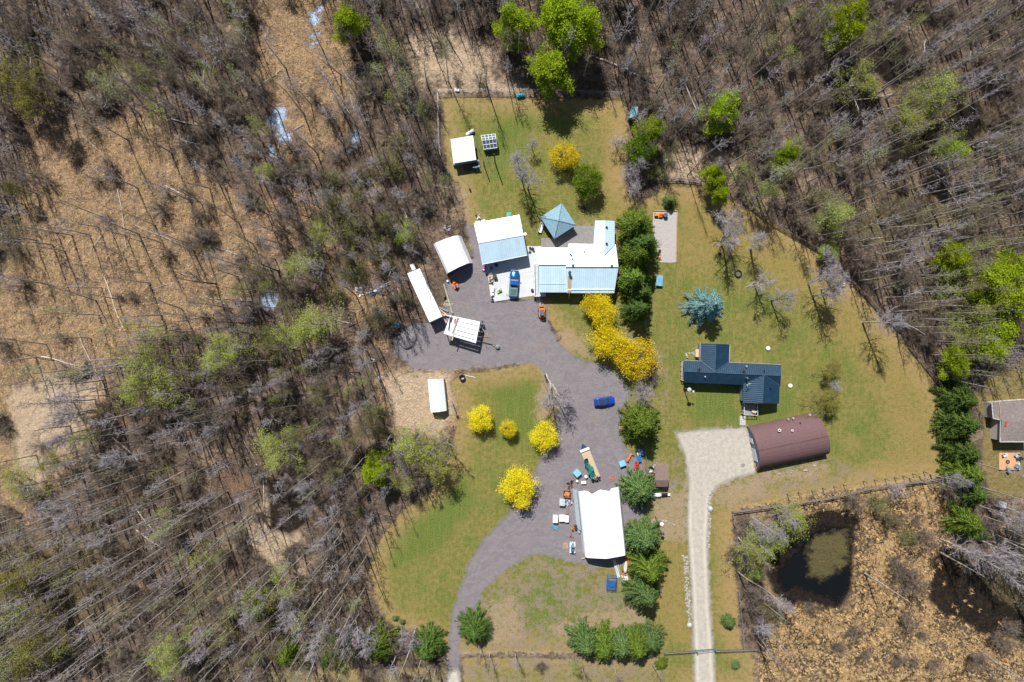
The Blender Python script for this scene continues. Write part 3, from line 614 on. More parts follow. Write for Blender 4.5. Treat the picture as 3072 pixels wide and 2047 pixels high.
# ---- trees and shrubs one can name one by one: (frame, x, y of the crown, height of that point, ...)
def top_at(f, x, y, hc): q = P(f, x, y, hc); return (q.x, q.y, gheight(q.x, q.y))
SP_LAB = [  # spruces
 ('W', 1467, 512, 11, 1.15, 0, 'bushy bright green spruce at the top end of the row beside the playground'),
 ('W', 1482, 562, 11.5, 1.05, 1, 'dense spruce second from the top in the row between house and playground'),
 ('W', 1468, 588, 12, 1.05, 0, 'spruce with a rusty brown tip halfway along the row by the house'),
 ('W', 1466, 640, 11.5, 1.12, 3, 'spruce east of the metal roofed house corner, above the lowest pair of its row'),
 ('W', 1478, 672, 10, .85, 1, 'small dark spruce squeezed in low in the row east of the house'),
 ('W', 1468, 708, 10.5, .85, 4, 'last spruce at the foot of the row, next to the yellow trees'),
 ('W', 1478, 978, 10, 1.22, 3, 'broad green spruce between the gravel yard and the dark roofed house'),
 ('W', 1474, 1130, 8.5, 1.12, 2, 'grey green spruce above the big white fabric building, by the brown shed'),
 ('W', 1483, 1243, 9, 1.18, 2, 'first spruce of the three beside the big white fabric building, nearest the lamp'),
 ('W', 1495, 1305, 9.5, 1.2, 3, 'middle spruce of the three beside the big white fabric building'),
 ('W', 1482, 1372, 9.5, 1.15, 5, 'lowest spruce of the three beside the big white fabric building'),
 ('W', 1090, 1452, 6.5, 1.05, 4, 'rounded dark spruce at the bend of the driveway, standing by itself'),
 ('W', 868, 1490, 8, 1.2, 0, 'tall yellow green spruce between bare poplars along the bottom edge'),
 ('W', 982, 1490, 7.5, 1.0, 4, 'dark spruce left of the driveway entrance'),
 ('W', 760, 1515, 7, 1.0, 1, 'spruce half hidden behind bare poplars at the bottom edge'),
 ('W', 655, 1512, 6, .9, 0, 'partly screened small spruce furthest left along the bottom edge'),
 ('W', 1345, 1482, 7, 1.0, 2, 'blue green spruce at the left end of the entrance clump'),
 ('W', 1388, 1492, 7.5, 1.2, 0, 'bright yellow green spruce with fanned boughs in the entrance clump'),
 ('W', 1428, 1490, 7, 1.0, 2, 'grey green spruce in the middle of the entrance clump'),
 ('W', 1462, 1490, 7.5, 1.1, 0, 'yellow green spruce right of centre in the entrance clump'),
 ('W', 1500, 1480, 6.5, .95, 5, 'rounded grey green spruce at the right end of the entrance clump'),
 ('W', 2220, 918, 9, 1.05, 1, 'top spruce of the hedge row left of the grey roofed house'),
 ('W', 2222, 978, 9.5, 1.15, 4, 'spruce beside the low deck of the grey roofed house'),
 ('W', 2228, 1040, 9.5, 1.15, 1, 'spruce level with the orange patio in the right hand row'),
 ('W', 2232, 1090, 9.5, 1.1, 3, 'spruce below the patio in the right hand row'),
 ('W', 2242, 1135, 7, .95, 1, 'last spruce of the right hand row, where the pond fence ends'),
 ('W', 2235, 1205, 8, 1.05, 0, 'yellow green spruce growing among leaning poplars at the right edge'),
 ('W', 1677, 1432, 2.6, .5, 2, 'young spruce on the grass beside the gravel road'),
 ('W', 1540, 463, 3, .42, 5, 'small round spruce at the top of the playground'),
 ('W', 1692, 1532, 1.2, .3, 2, 'tiny spruce near the road gate'),
 ('W', 1210, 1450, .8, .2, 5, 'knee high spruce seedling on the lower lawn'),
 ('W', 1521, 1528, 1.5, .42, 3, 'low spruce sapling under the entrance clump'),
 ('W', 1206, 1472, 1, .2, 5, 'second spruce seedling beside the lower lawn'),
 ('W', 2262, 1232, 3, .42, 2, 'small blue tinted spruce among the leaning poplars'),
]
TREE_CLEAR = []
for f, x, y, hc, s_, k, lab in SP_LAB:
    if lab.startswith(('knee', 'second spruce seed')):
        x, y = {'k': (1208, 1485), 's': (1142, 1475)}[lab[0]]; f = 'W'
        if lab[0] == 'k': x, y = 903+5, 1423
        else: x, y = 924, 1423+8
    q = top_at(f, x, y, hc*.62); TREE_CLEAR.append((q[0], q[1], 3.2*s_))
    vr = random.Random(int(x*y)); v1, v2, v3 = vr.uniform(.92, 1.14), vr.uniform(.9, 1.12), vr.uniform(.9, 1.15)
    plant(SPR[k], 'spruce_tree', q, RND.random()*6, (s_*1.16*v1, s_*1.16*v2, hc/8.2*v3), lab, 'spruce', None, (vr.gauss(0, .04), vr.gauss(0, .04)))
q = top_at('W', 1627, 702, 4); TREE_CLEAR.append((q[0], q[1], 5)); plant(BLU, 'blue_spruce', q, .3, (1.15, 1.15, 1.1), 'silvery blue spruce alone on the open lawn', 'spruce')
for f, x, y, hc, rx, ry, k, lab in [
 ('W', 1297, 357, 5, 1.0, .95, 0, 'round yellow tree on the back lawn behind the gazebo'),
 ('W', 1385, 722, 6, 1.35, .95, 1, 'upper yellow tree of the large trio, touching the house corner'),
 ('W', 1402, 785, 6, 1.35, 1.1, 2, 'middle yellow tree of the large trio by the gravel yard'),
 ('W', 1462, 822, 6, 1.38, 1.4, 0, 'widest and lowest yellow tree of the large trio'),
 ('W', 1360, 700, 5, .7, .7, 2, 'small yellow offshoot at the upper left of the large trio'),
 ('W', 1104, 963, 4.5, .88, .9, 1, 'yellow bush below the small metal shed on the lawn'),
 ('W', 1168, 986, 4, .58, .6, 0, 'smallest yellow bush between two others on the lawn'),
 ('W', 1252, 1000, 5, 1.0, .95, 2, 'yellow tree at the edge of the yard under bare grey branches'),
 ('W', 1190, 1122, 5.5, 1.3, 1.28, 1, 'round yellow tree left of the driveway, casting a broad shadow')]:
    q = top_at(f, x, y, hc*.75); TREE_CLEAR.append((q[0], q[1], 3.2*rx)); plant(YEL[k], 'yellow_tree', q, RND.random()*6, (rx, ry, hc/6*1.02), lab, 'yellow tree')
for f, x, y, hc, s_, pk, k, lab, cat in [
 ('W', 800, 50, 11, .8, 'V', 0, 'vivid green poplar at the edge of the straw coloured marsh', 'tree'),
 ('W', 1175, 50, 11, .95, 'V', 1, 'leafy green poplar left of the tallest green pair at the top', 'tree'),
 ('W', 1295, 35, 14, 1.25, 'V', 2, 'tall bright green poplar at the top edge above the back fence', 'tree'),
 ('W', 1335, 60, 14, 1.2, 'V', 3, 'tall bright green poplar right of its twin above the back fence', 'tree'),
 ('W', 1262, 160, 11, 1.1, 'V', 0, 'tapering green poplar standing just outside the back fence', 'tree'),
 ('W', 1650, 262, 9, .95, 'V', 1, 'round green tree right of the small blue shed', 'tree'),
 ('W', 1812, 352, 7, .6, 'V', 2, 'small lime green tree alone in the grey woods', 'tree'),
 ('W', 1952, 42, 12, 1.0, 'V', 3, 'lime green tree at the top of the right hand woods', 'tree'),
 ('W', 2190, 590, 8, .85, 'V', 0, 'lime green tree above the big green group at the right edge', 'tree'),
 ('W', 2285, 640, 11, 1.3, 'V', 1, 'large lime green tree at the right edge', 'tree'),
 ('W', 2330, 690, 12, 1.2, 'V', 2, 'lime green tree cut by the right edge of the picture', 'tree'),
 ('W', 2290, 765, 10, 1.2, 'V', 3, 'lime green tree near the grey roofed house, lowest of the bright group', 'tree'),
 ('W', 2215, 780, 8, 1.0, 'H', 0, 'half open green tree left of the bright group', 'tree'),
 ('W', 2200, 840, 7, .8, 'V', 1, 'low green tree above the right hand spruce row', 'tree'),
 ('W', 1500, 296, 8, .68, 'V', 2, 'bright green tree overhanging the small blue shed', 'tree'),
 ('W', 1472, 340, 8, .95, 'G', 0, 'dark green dense tree below the small blue shed', 'tree'),
 ('W', 1352, 410, 6, 1.0, 'G', 1, 'dense green tree next to the round yellow one on the back lawn', 'tree'),
 ('W', 1640, 400, 8, .6, 'V', 3, 'slim green tree at the bend of the plank fence', 'tree'),
 ('W', 1655, 445, 7, .5, 'V', 0, 'light green young tree inside the plank fence', 'tree'),
 ('W', 1905, 855, 4, .75, 'O', 1, 'olive yellow tree on the lawn above the brown arched hut', 'tree'),
 ('W', 1905, 920, 4.5, .9, 'O', 2, 'green brown bushy tree right of the brown arched hut', 'tree'),
 ('W', 640, 1045, 9, 1.25, 'H', 1, 'wide pale green tree above the dark pool in the left woods', 'tree'),
 ('W', 945, 1030, 11, 1.3, 'H', 2, 'pale green poplar at the corner of the left lawn', 'tree'),
 ('W', 985, 1045, 11, 1.2, 'H', 3, 'pale green poplar throwing its long shadow on the left lawn', 'tree'),
 ('W', 720, 740, 12, 1.35, 'H', 0, 'large opening poplar in the woods left of the lumber pile', 'tree'),
 ('W', 660, 770, 11, 1.1, 'H', 1, 'opening poplar beside the largest one in the left woods', 'tree'),
 ('W', 340, 850, 12, 1.35, 'H', 2, 'wide yellow green poplar in the lower left woods', 'tree'),
 ('W', 380, 900, 12, 1.2, 'H', 3, 'yellow green poplar just below the wide one', 'tree'),
 ('W', 310, 900, 12, 1.2, 'H', 0, 'yellow green poplar left of the dark snags in the lower left woods', 'tree'),
 ('W', 540, 800, 10, 1.1, 'H', 1, 'yellow green poplar in the middle of the left woods', 'tree'),
 ('W', 490, 830, 10, 1.0, 'H', 2, 'pale green poplar left of centre in the woods', 'tree'),
 ('W', 370, 1510, 12, 1.0, 'H', 3, 'greenest pale poplar at the bottom left', 'tree'),
 ('W', 400, 1490, 12, 1.1, 'H', 0, 'pale green poplar at the bottom left', 'tree'),
 ('W', 590, 1395, 8, .7, 'V', 1, 'narrow green tree between leaning bare poplars', 'tree'),
 ('W', 860, 1085, 9, .7, 'V', 2, 'slim green tree at the edge of the left lawn', 'tree'),
 ('W', 935, 1110, 8, .75, 'H', 1, 'small pale green tree at the edge of the left lawn', 'tree'),
 ('W', 740, 535, 9, .9, 'H', 2, 'pale green poplar above the junk pile', 'tree'),
 ('W', 935, 525, 8, .7, 'H', 3, 'pale green poplar near the two white boards', 'tree'),
 ('W', 890, 505, 8, .6, 'H', 0, 'thin opening poplar left of the arched white shelter', 'tree'),
 ('W', 700, 610, 9, .95, 'H', 1, 'pale green poplar behind the long white trailer', 'tree'),
 ('W', 1730, 1265, 11, 1.1, 'H', 2, 'spreading pale poplar leaning over the pond edge', 'tree'),
 ('W', 1760, 1235, 10, .95, 'H', 3, 'pale poplar with a white trunk beside the pond', 'tree'),
 ('W', 1735, 1315, 6, .6, 'H', 0, 'pale green willow at the left bank of the pond', 'tree'),
 ('W', 1825, 1195, 9, 1.1, 'H', 0, 'thin pale green poplar by the upper pond fence', 'tree'),
 ('W', 1970, 175, 11, 1.1, 'H', 1, 'pale opening tree in the right hand woods', 'tree'),
 ('W', 2150, 215, 12, 1.35, 'H', 2, 'large pale green tree in the top right woods', 'tree'),
 ('W', 2100, 240, 11, 1.1, 'H', 3, 'pale green tree below the dark hollow in the top right woods', 'tree'),
 ('W', 2190, 350, 9, .7, 'V', 1, 'small yellow green tree in the right woods', 'tree'),
 ('W', 1920, 490, 10, 1.1, 'H', 0, 'pale green tree above the long curved fence', 'tree'),
 ('W', 1750, 440, 9, .8, 'H', 1, 'green haze tree outside the plank fence', 'tree'),
 ('W', 1905, 580, 4, .5, 'V', 2, 'lime green bush growing on the curved fence', 'shrub'),
 ('W', 600, 395, 6, .6, 'H', 3, 'small pale green tree on the marsh edge', 'tree'),
 ('W', 1320, 1530, 5, .4, 'H', 3, 'low light green shrub by the bottom entrance clump', 'shrub'),
 ('W', 20, 175, 12, 1.3, 'O', 0, 'olive green tree at the left edge near the top', 'tree'),
 ('W', 70, 220, 12, 1.1, 'O', 1, 'olive tree beside the left edge', 'tree'),
 ('W', 15, 430, 8, .5, 'O', 3, 'olive shrub at the left edge', 'shrub'),
 ('W', 50, 1120, 9, 1.1, 'H', 3, 'pale olive tree by the curved track at the left', 'tree'),
 ('W', 110, 1070, 6, .8, 'O', 3, 'olive brown bush tree by the curved track', 'tree'),
 ('W', 30, 1330, 12, 1.4, 'O', 2, 'olive poplar at the left edge', 'tree'),
 ('W', 80, 1480, 12, 1.3, 'O', 3, 'olive poplar in the lower left corner', 'tree')]:
    q = top_at(f, x, y, hc*.78); TREE_CLEAR.append((q[0], q[1], 1.2*s_))
    pr = {'V': VIV, 'H': HAZE, 'O': OLV, 'G': GRN}[pk][k]; base = 7 if pk == 'G' else 13
    plant(pr, 'leafing_tree' if cat == 'tree' else 'green_shrub', q, RND.random()*6, (s_*1.18, s_*1.18, hc/base), lab, cat)
# single bare trees: foot, (top point, height) so that each leans as it does
def standing(f, x, y, h, s_, k, lab, lean=(0, 0), pr=None, cat='tree'):
    q = P(f, x, y); TREE_CLEAR.append((q.x, q.y, 1.5))
    pr0 = pr or (LONE if s_ >= .65 else BARE)
    return plant(pr0[k % len(pr0)], 'bare_tree', (q.x, q.y, -.05), RND.random()*6, (s_, s_, h/(15 if pr is None else 9)), lab, cat, tilt=lean)
for a in [
 ('Y', 876, 740, 10, .8, 0, 'forked bare poplar with two trunks by the curved fence, nearest the small spruce', (.02, .22)),
 ('Y', 886, 744, 9, .5, 1, 'thinner trunk growing beside the forked bare poplar', (-.12, .16)),
 ('Y', 903, 1055, 9, .8, 2, 'bare tree with a broken pale limb on the middle of the lawn', (-.05, .05)),
 ('Y', 1400, 1062, 13, .95, 3, 'white barked leaning poplar in the group of three on the lawn', (-.08, .05)),
 ('Y', 1440, 1172, 13, 1.0, 4, 'lowest poplar of the group of three on the lawn', (0, .02)),
 ('Y', 1515, 1110, 10, .8, 5, 'short stemmed poplar of the group of three on the lawn', (0, .02)),
 ('Y', 1472, 850, 7, .7, 6, 'small bare tree just inside the curved fence', (-.1, .02)),
 ('Y', 1890, 1412, 14, 1.0, 0, 'lone bare poplar near the bottom of the curved fence, leaning right', (0, .03)),
 ('Y', 615, 690, 12, .9, 1, 'bare poplar above the tyre ring on the lawn', (-.12, -.02)),
 ('Y', 612, 540, 11, .95, 2, 'bare poplar between the playground and the plank fence', (0, 0)),
 ('H', 360, 1150, 9, .9, 3, 'grey dead tree leaning over the gravel yard', (.35, .12)),
 ('H', 400, 1290, 9, .8, 4, 'second grey dead tree leaning over the gravel yard, below the first', (.22, .05)),
 ('A', 1205, 940, 12, .85, 5, 'pale bare larch behind the gazebo, left of its pair', (-.02, 0)),
 ('A', 1290, 1100, 12, .9, 6, 'pale bare larch behind the gazebo, nearest to the roof', (-.02, 0)),
 ('M4', 620, 735, 12, .8, 0, 'bare poplar in the bottom row, first by the clearing', (.1, 0)), ('M4', 590, 828, 12, .8, 1, 'bare poplar in the bottom row, leftmost of a close pair', (.1, 0)),
 ('M4', 620, 842, 12, .8, 2, 'bare poplar in the bottom row, right one of a close pair', (.1, 0)), ('M4', 892, 882, 12, .9, 3, 'bare poplar standing by itself right of the close pair', (.1, 0)),
 ('M4', 1150, 925, 12, .9, 4, 'bare poplar at the foot of the lower lawn', (.1, 0)), ('M4', 830, 1040, 13, 1., 5, 'large bare poplar in front of the screened spruce', (.05, 0)),
 ('M4', 1115, 1075, 12, .9, 6, 'bare poplar left of the tall yellow green spruce', (.03, 0)), ('M4', 1250, 1035, 12, .9, 0, 'bare poplar directly behind the tall yellow green spruce', (.06, 0)),
 ('M4', 1655, 1072, 9, .8, 1, 'small bare tree between the two bottom spruces', (.03, 0)), ('M4', 330, 705, 13, .9, 2, 'bare poplar above the row at the bottom left', (.05, 0)),
 ('M4', 300, 800, 13, .9, 3, 'bare poplar left of the bottom row', (.05, 0)), ('M4', 1360, 750, 6, .3, 4, 'thin dead stem casting a long shadow on the lower lawn', (0, 0)),
 ('M2', 862, 598, 14, .8, 0, 'dark bare poplar uppermost of the three on the left marsh'), ('M2', 868, 690, 14, .8, 1, 'dark bare poplar middle of the three on the left marsh'),
 ('M2', 880, 706, 14, .8, 2, 'dark bare poplar lowest of the three on the left marsh'), ('M2', 862, 900, 13, .8, 3, 'bare poplar below the three on the left marsh'), ('M2', 868, 930, 13, .8, 5, 'bare poplar paired with another below the marsh three'),
 ('M2', 1282, 1090, 14, .9, 5, 'tall bare poplar crossing the curved white log'), ('M2', 820, 1498, 14, .9, 1, 'bare poplar at the lower left standing beside its shadow'),
 ('M1', 1130, 815, 10, .4, 5, 'dark leaning snag with a spiky top in the marsh', (-.1, -.1)), ('M1', 1280, 678, 10, .4, 4, 'thin dark snag in the middle of the marsh'), ('M1', 1320, 970, 9, .35, 6, 'lowest dark snag in the marsh'),
 ('M1', 1115, 775, 9, .35, 3, 'dark snag left of the spiky one in the marsh'), ('M1', 1690, 690, 12, .6, 2, 'bare snag at the right side of the marsh'), ('M1', 1500, 760, 8, .4, 1, 'short crooked snag in the marsh'),
 ('N1', 1660, 1100, 11, .6, 4, 'dead forked tree above the blue bin', (.05, -.05)),
 ('J', 372, 410, 12, .9, 1, 'white trunked poplar inside the corner of the pond fence'), ('J', 340, 430, 12, .8, 3, 'white trunked poplar left of its neighbour in the pond fence corner'), ('J', 520, 330, 11, .8, 5, 'thin pale poplar on the pond fence'),
 ('J', 480, 930, 8, .8, 6, 'grey bare tree left of the pond, lower bank'), ('J', 400, 1120, 8, .8, 0, 'grey bare tree by the road fence below the pond'),
 ('J', 1545, 112, 12, .6, 1, 'white stemmed poplar where the tall fence posts end'), ('J', 1475, 125, 12, .6, 3, 'white stemmed poplar left of the last fence posts'), ('J', 1620, 100, 12, .7, 5, 'white stemmed poplar nearest the right hand spruces'),
 ('J', 1860, 640, 11, .9, 1, 'bare white poplar above the dark reeds'), ('J', 1700, 560, 11, .9, 3, 'bare grey poplar at the corner of the dark reeds'), ('J', 2040, 360, 13, .9, 5, 'bare white poplar below the grey utility box'),
 ('J', 2140, 330, 13, .8, 0, 'bare white poplar right of the grey utility box'), ('J', 1960, 560, 13, .9, 2, 'bare grey poplar above the right hand reeds'), ('J', 2010, 680, 13, .9, 4, 'bare grey poplar beside the right hand reeds'),
 ('L', 190, 885, 7, .5, 1, 'thin birch in the group below the lone dark spruce'), ('L', 270, 940, 7, .5, 3, 'white birch right of the group below the lone dark spruce'), ('L', 500, 940, 7, .5, 5, 'single white birch on the strip below the lower field'),
 ('L', 1100, 1040, 7, .5, 3, 'pale birch left under the entrance clump'), ('L', 1400, 1070, 7, .6, 1, 'pale birch right under the entrance clump'), ('L', 1730, 1020, 9, .4, 5, 'leaning pale birch at the foot of the entrance clump', (.1, .05))]:
    standing(*a)
for a in [('H', 1400, 1210, 6, .85, 0, 'round bare silver tree under the large yellow trio'), ('A', 1330, 690, 4.5, .6, 1, 'small dark fruit tree left of the round yellow tree'), ('A', 2170, 660, 4.5, .7, 2, 'small bare fruit tree at the right side of the back lawn'),
          ('W', 1452, 445, 6, .8, 1, 'grey bushy bare tree above the spruce row'), ('W', 1440, 405, 6, .8, 0, 'bare crooked tree beside the dark green tree'), ('Y', 1065, 1215, 9, .95, 2, 'spreading bare tree in the middle of the large lawn'),
          ('Y', 640, 620, 9, .8, 0, 'bare round headed tree above the tyre ring'), ('W', 1905, 890, 4, .6, 1, 'purple brown bare tree between the two olive ones'), ('N2', 1010, 1085, 7, 1.0, 2, 'large leaning silver tree over the dark pool'), ('J', 1310, 200, 5, .8, 0, 'bare bush tree inside the upper pond fence')]:
    standing(*a, pr=BROAD)

# ---- woodland: one tree at a time as far as they can be told apart, the rest as a mass
clear_w = [XY('W', p) for p in [
 [(1000, 205), (1440, 205), (1445, 420), (1520, 405), (1620, 412), (1715, 455), (1900, 570), (2000, 680), (2100, 790), (2180, 900), (2192, 1100), (2160, 1120), (1700, 1180), (1690, 1300), (1745, 1580), (1020, 1580), (1010, 1500), (880, 1440), (850, 1380), (840, 1300), (870, 1210), (920, 1140), (960, 1120), (1040, 1040), (1040, 1000), (930, 990), (880, 950), (870, 870), (890, 840), (890, 770), (930, 730), (985, 745), (930, 620), (950, 590), (1010, 650), (955, 530), (1005, 480), (1060, 480), (1030, 410), (1005, 330)],
 [(2180, 880), (2400, 820), (2400, 1200), (2290, 1160)]]]
sparse = [(XY('W', p), d) for p, d in [
 ([(595, -20), (795, -20), (810, 90), (815, 230), (760, 310), (700, 370), (640, 320), (605, 180)], .05),
 ([(70, 290), (250, 260), (330, 240), (420, 330), (500, 420), (620, 500), (540, 620), (550, 690), (440, 740), (380, 800), (300, 830), (0, 850), (-30, 600), (60, 560)], .15),
 ([(-30, 820), (230, 830), (245, 960), (180, 1090), (120, 1170), (-30, 1190)], .12),
 ([(930, 80), (1150, 70), (1150, 210), (1000, 210), (950, 170)], .15),
 ([(1730, 1180), (2180, 1120), (2280, 1250), (2290, 1350), (2400, 1440), (2400, 1600), (1740, 1600), (1760, 1380), (1700, 1300)], .02),
 ([(600, 1080), (700, 1080), (720, 1220), (610, 1240)], .2), ([(590, 400), (760, 380), (760, 460), (610, 470)], .5),
 ([(1500, 330), (1720, 330), (1720, 420), (1500, 410)], .35), ([(780, 560), (900, 620), (880, 820), (760, 760)], .5)]]
def zat0(k, x, y): return SD[k][min(ny-1, max(0, int(round((y-GY0)/GD)))), min(nx-1, max(0, int(round((x-GX0)/GD))))]
def dens(x, y):
    X = np.array([x]); Y = np.array([y])
    if any(sdf(c_, X, Y)[0] > -.3 for c_ in clear_w): return 0
    for poly, d_ in sparse:
        if sdf(poly, X, Y)[0] > 0: return d_
    if zat0('wet', x, y) > -.5: return .1
    return 1.
pts = []; cell = {}
MIN = 1.9
tries = 0
BX0, BX1, BY0, BY1 = -112, 112, -77, 84
while tries < 15000:
    tries += 1; x = RND.uniform(BX0, BX1); y = RND.uniform(BY0, BY1)
    cx, cy = int(x//MIN), int(y//MIN)
    if any((x-a)**2+(y-b)**2 < MIN*MIN*(.4+.9*RND.random()) for i in (-1, 0, 1) for j in (-1, 0, 1) for a, b in cell.get((cx+i, cy+j), [])): continue
    d_ = dens(x, y)
    if d_ == 0 or RND.random() > d_*(.66 if mnoise.noise(Vector((x*.06, y*.06, 3))) > .05 else .42 if mnoise.noise(Vector((x*.06, y*.06, 3))) > -.15 else .15): continue
    if any((x-a)**2+(y-b)**2 < r_*r_ for a, b, r_ in TREE_CLEAR): continue
    cell.setdefault((cx, cy), []).append((x, y)); pts.append((x, y))
pts.sort(key=lambda q: (q[0]/1.5)**2+q[1]**2)
vis = [q for q in pts if abs(q[0]) < 110 and abs(q[1]) < 74]
LM = [(1020, 300, 'left of the back lawn fence'), (980, 540, 'above the arched white shelter'), (900, 680, 'left of the long white trailer'), (850, 820, 'left of the gravel pile'), (880, 1030, 'below the straw patch with the metal shed'), (830, 1200, 'beside the long left lawn'), (640, 1200, 'around the lower dark pool'), (660, 960, 'around the upper dark pool'),
      (720, 640, 'around the woodland lumber pile'), (660, 400, 'near the blue marsh pools'), (860, 130, 'right of the straw coloured marsh strip'), (1080, 120, 'behind the left half of the back fence'), (1350, 120, 'behind the right half of the back fence'), (1540, 330, 'right of the small blue playhouse'), (1760, 360, 'above the bend of the plank fence'), (1950, 500, 'above the curved plank fence'),
      (2150, 700, 'beside the lime green group'), (1620, 100, 'right of the tall lime green pair at the top'), (1850, 150, 'near the dark hollow at the top right'), (2180, 400, 'at the right edge above the lime green group'), (520, 700, 'at the right edge of the open marsh'), (400, 980, 'below the wide yellow green poplar'), (500, 1300, 'around the bleached trunk in the lower left woods'), (760, 1420, 'at the foot of the long left lawn'),
      (1200, 1540, 'on the strip under the lower field'), (2250, 1350, 'right of the reeds'), (500, 250, 'above the open marsh'), (250, 500, 'in the open marsh'), (1000, 1500, 'among the spruces of the bottom row'), (780, 800, 'between the lumber pile and the upper dark pool')]
def near(x, y):
    px, py = (x*14+1536)/1.3056, (1023.5-y*14)/1.3056
    return min(LM, key=lambda q: (q[0]-px)**2+(q[1]-py)**2)[2]
ind = set(vis[:238])
acc = {k: [[], [], 0] for k in range(7)}
def accum(k, VT, x, y, rz, s_, hz, lx, ly):
    V, T = VT; c_, s2 = math.cos(rz), math.sin(rz)
    X = (V[:, 0]*c_-V[:, 1]*s2)*s_+x+lx*V[:, 2]; Y = (V[:, 0]*s2+V[:, 1]*c_)*s_+y+ly*V[:, 2]
    a = acc[k]; a[0].append(np.stack([X, Y, V[:, 2]*hz], 1)); a[1].append(T+a[2]); a[2] += len(V)
for x, y in pts:
    h = RND.uniform(10.5, 18.5); tl = (RND.gauss(0, .05), RND.gauss(0, .05))
    if (x, y) in ind:
        k = RND.randrange(7); w__ = near(x, y); lab = '%s bare %s poplar %s' % ('tall' if h > 15.5 else 'middling' if h > 12.8 else 'short', ('dark', 'pale')[k % 2], w__); grp = 'bare poplars '+w__
        hz = mnoise.noise(Vector((x*.045, y*.045, 21)))+(.12 if x < -8 and y < 15 else 0)
        if hz > .2 and RND.random() < .45: plant(HAZE2[k % 3], 'budding_tree', (x, y, gheight(x, y)-.05), RND.random()*6, (RND.uniform(.4, .7),)*2+(h/13,), '%s budding %s tree %s' % ('tall' if h > 15.5 else 'middling' if h > 12.8 else 'short', 'olive' if k % 3 == 2 else 'pale green', w__), 'tree', 'budding trees '+w__, tl)
        else: plant(BARE[k], 'bare_tree', (x, y, gheight(x, y)-.05), RND.random()*6, (RND.uniform(.55, .95),)*2+(h/15,), lab, 'tree', grp, tl)
    elif abs(x) < 112 and y > -77:
        accum(0, THIN[RND.randrange(4)][0], x, y, RND.random()*6, RND.uniform(.7, 1.15), h/14, tl[0], tl[1])
        k = RND.randrange(4); rz_, sc_ = RND.random()*6, RND.uniform(.8, 1.2); hz = mnoise.noise(Vector((x*.045, y*.045, 21)))+(.12 if x < -8 and y < 15 else 0)
        if hz > .12 and RND.random() < .5: accum(5 if RND.random() < .6 else 6, THIN_T[k], x, y, rz_, sc_, h/14, tl[0], tl[1])
        accum((1, 3, 4, 1, 3)[int((mnoise.noise(Vector((x*.05, y*.05, 11)))+.5)*5+RND.random()*2) % 5], THIN[k][1], x, y, rz_, sc_, h/14, tl[0], tl[1])
if acc[0][0]:
    fr = thing('bare_forest', 'dense bare grey woodland filling the left and right sides', 'woodland'); fr['kind'] = 'stuff'
    a = link('trunks', npmesh('trunks', np.concatenate(acc[0][0]), np.concatenate(acc[0][1]), M_BARK), fr); a['kind'] = 'stuff'
    for kk, mm in ((5, L_HAZE), (6, L_OLIVE)): a = link('buds', npmesh('buds', np.concatenate(acc[kk][0]), np.concatenate(acc[kk][1]), mm), fr); a['kind'] = 'stuff'
    for kk, mm in ((1, M_TWIG), (3, M_TWIG2), (4, M_TWIG3)): a = link('crowns', npmesh('crowns', np.concatenate(acc[kk][0]), np.concatenate(acc[kk][1]), mm), fr); a['kind'] = 'stuff'
print('trees', len(pts), 'visible', len(vis))
# brush
bpts = []
tries = 0
while len(bpts) < 1100 and tries < 12000:
    tries += 1; x = RND.uniform(-111, 111); y = RND.uniform(-75, 76); d_ = dens(x, y)
    if d_ == 0: continue
    if d_ < .3 and RND.random() > (.12 if (x > 38 and y < -24) or d_ == .1 else (.5 if mnoise.noise(Vector((x*.1, y*.1, 31))) > .12 else .07)): continue
    if mnoise.noise(Vector((x*.06+9, y*.06, 1))) < -.12 and RND.random() < .6: continue
    if sdf(ZW['water'][0], np.array([x]), np.array([y]))[0] > -1: continue
    bpts.append((x, y))
bpts.sort(key=lambda q: (q[0]/1.5)**2+q[1]**2)
for i, (x, y) in enumerate(bpts):
    big = RND.uniform(.7, 1.45); g_ = mnoise.noise(Vector((x*.05, y*.05, 7))) > .18 or RND.random() < .08
    if i < 190:
        k = RND.randrange(5); side = near(x, y); sz = 'large' if big > 1.2 else 'small' if big < .95 else 'mid sized'
        if g_: plant(GBUSH[k], 'shrub', (x, y, gheight(x, y)-.05), RND.random()*6, big, '%s greening shrub %s' % (sz, side), 'shrub', 'greening shrubs '+side)
        else: plant(BUSH[k], 'shrub', (x, y, gheight(x, y)-.05), RND.random()*6, big, '%s leafless brown shrub %s' % (sz, side), 'shrub', 'leafless shrubs '+side)
    else: accum(2, BUSH_RAW[RND.randrange(5)], x, y, RND.random()*6, big, big, 0, 0)
o = link('brushwood', npmesh('brushwood', np.concatenate(acc[2][0]), np.concatenate(acc[2][1]), M_BUSH)); tag(o, 'tangled low brushwood covering the woodland floor', 'brushwood', kind='stuff')
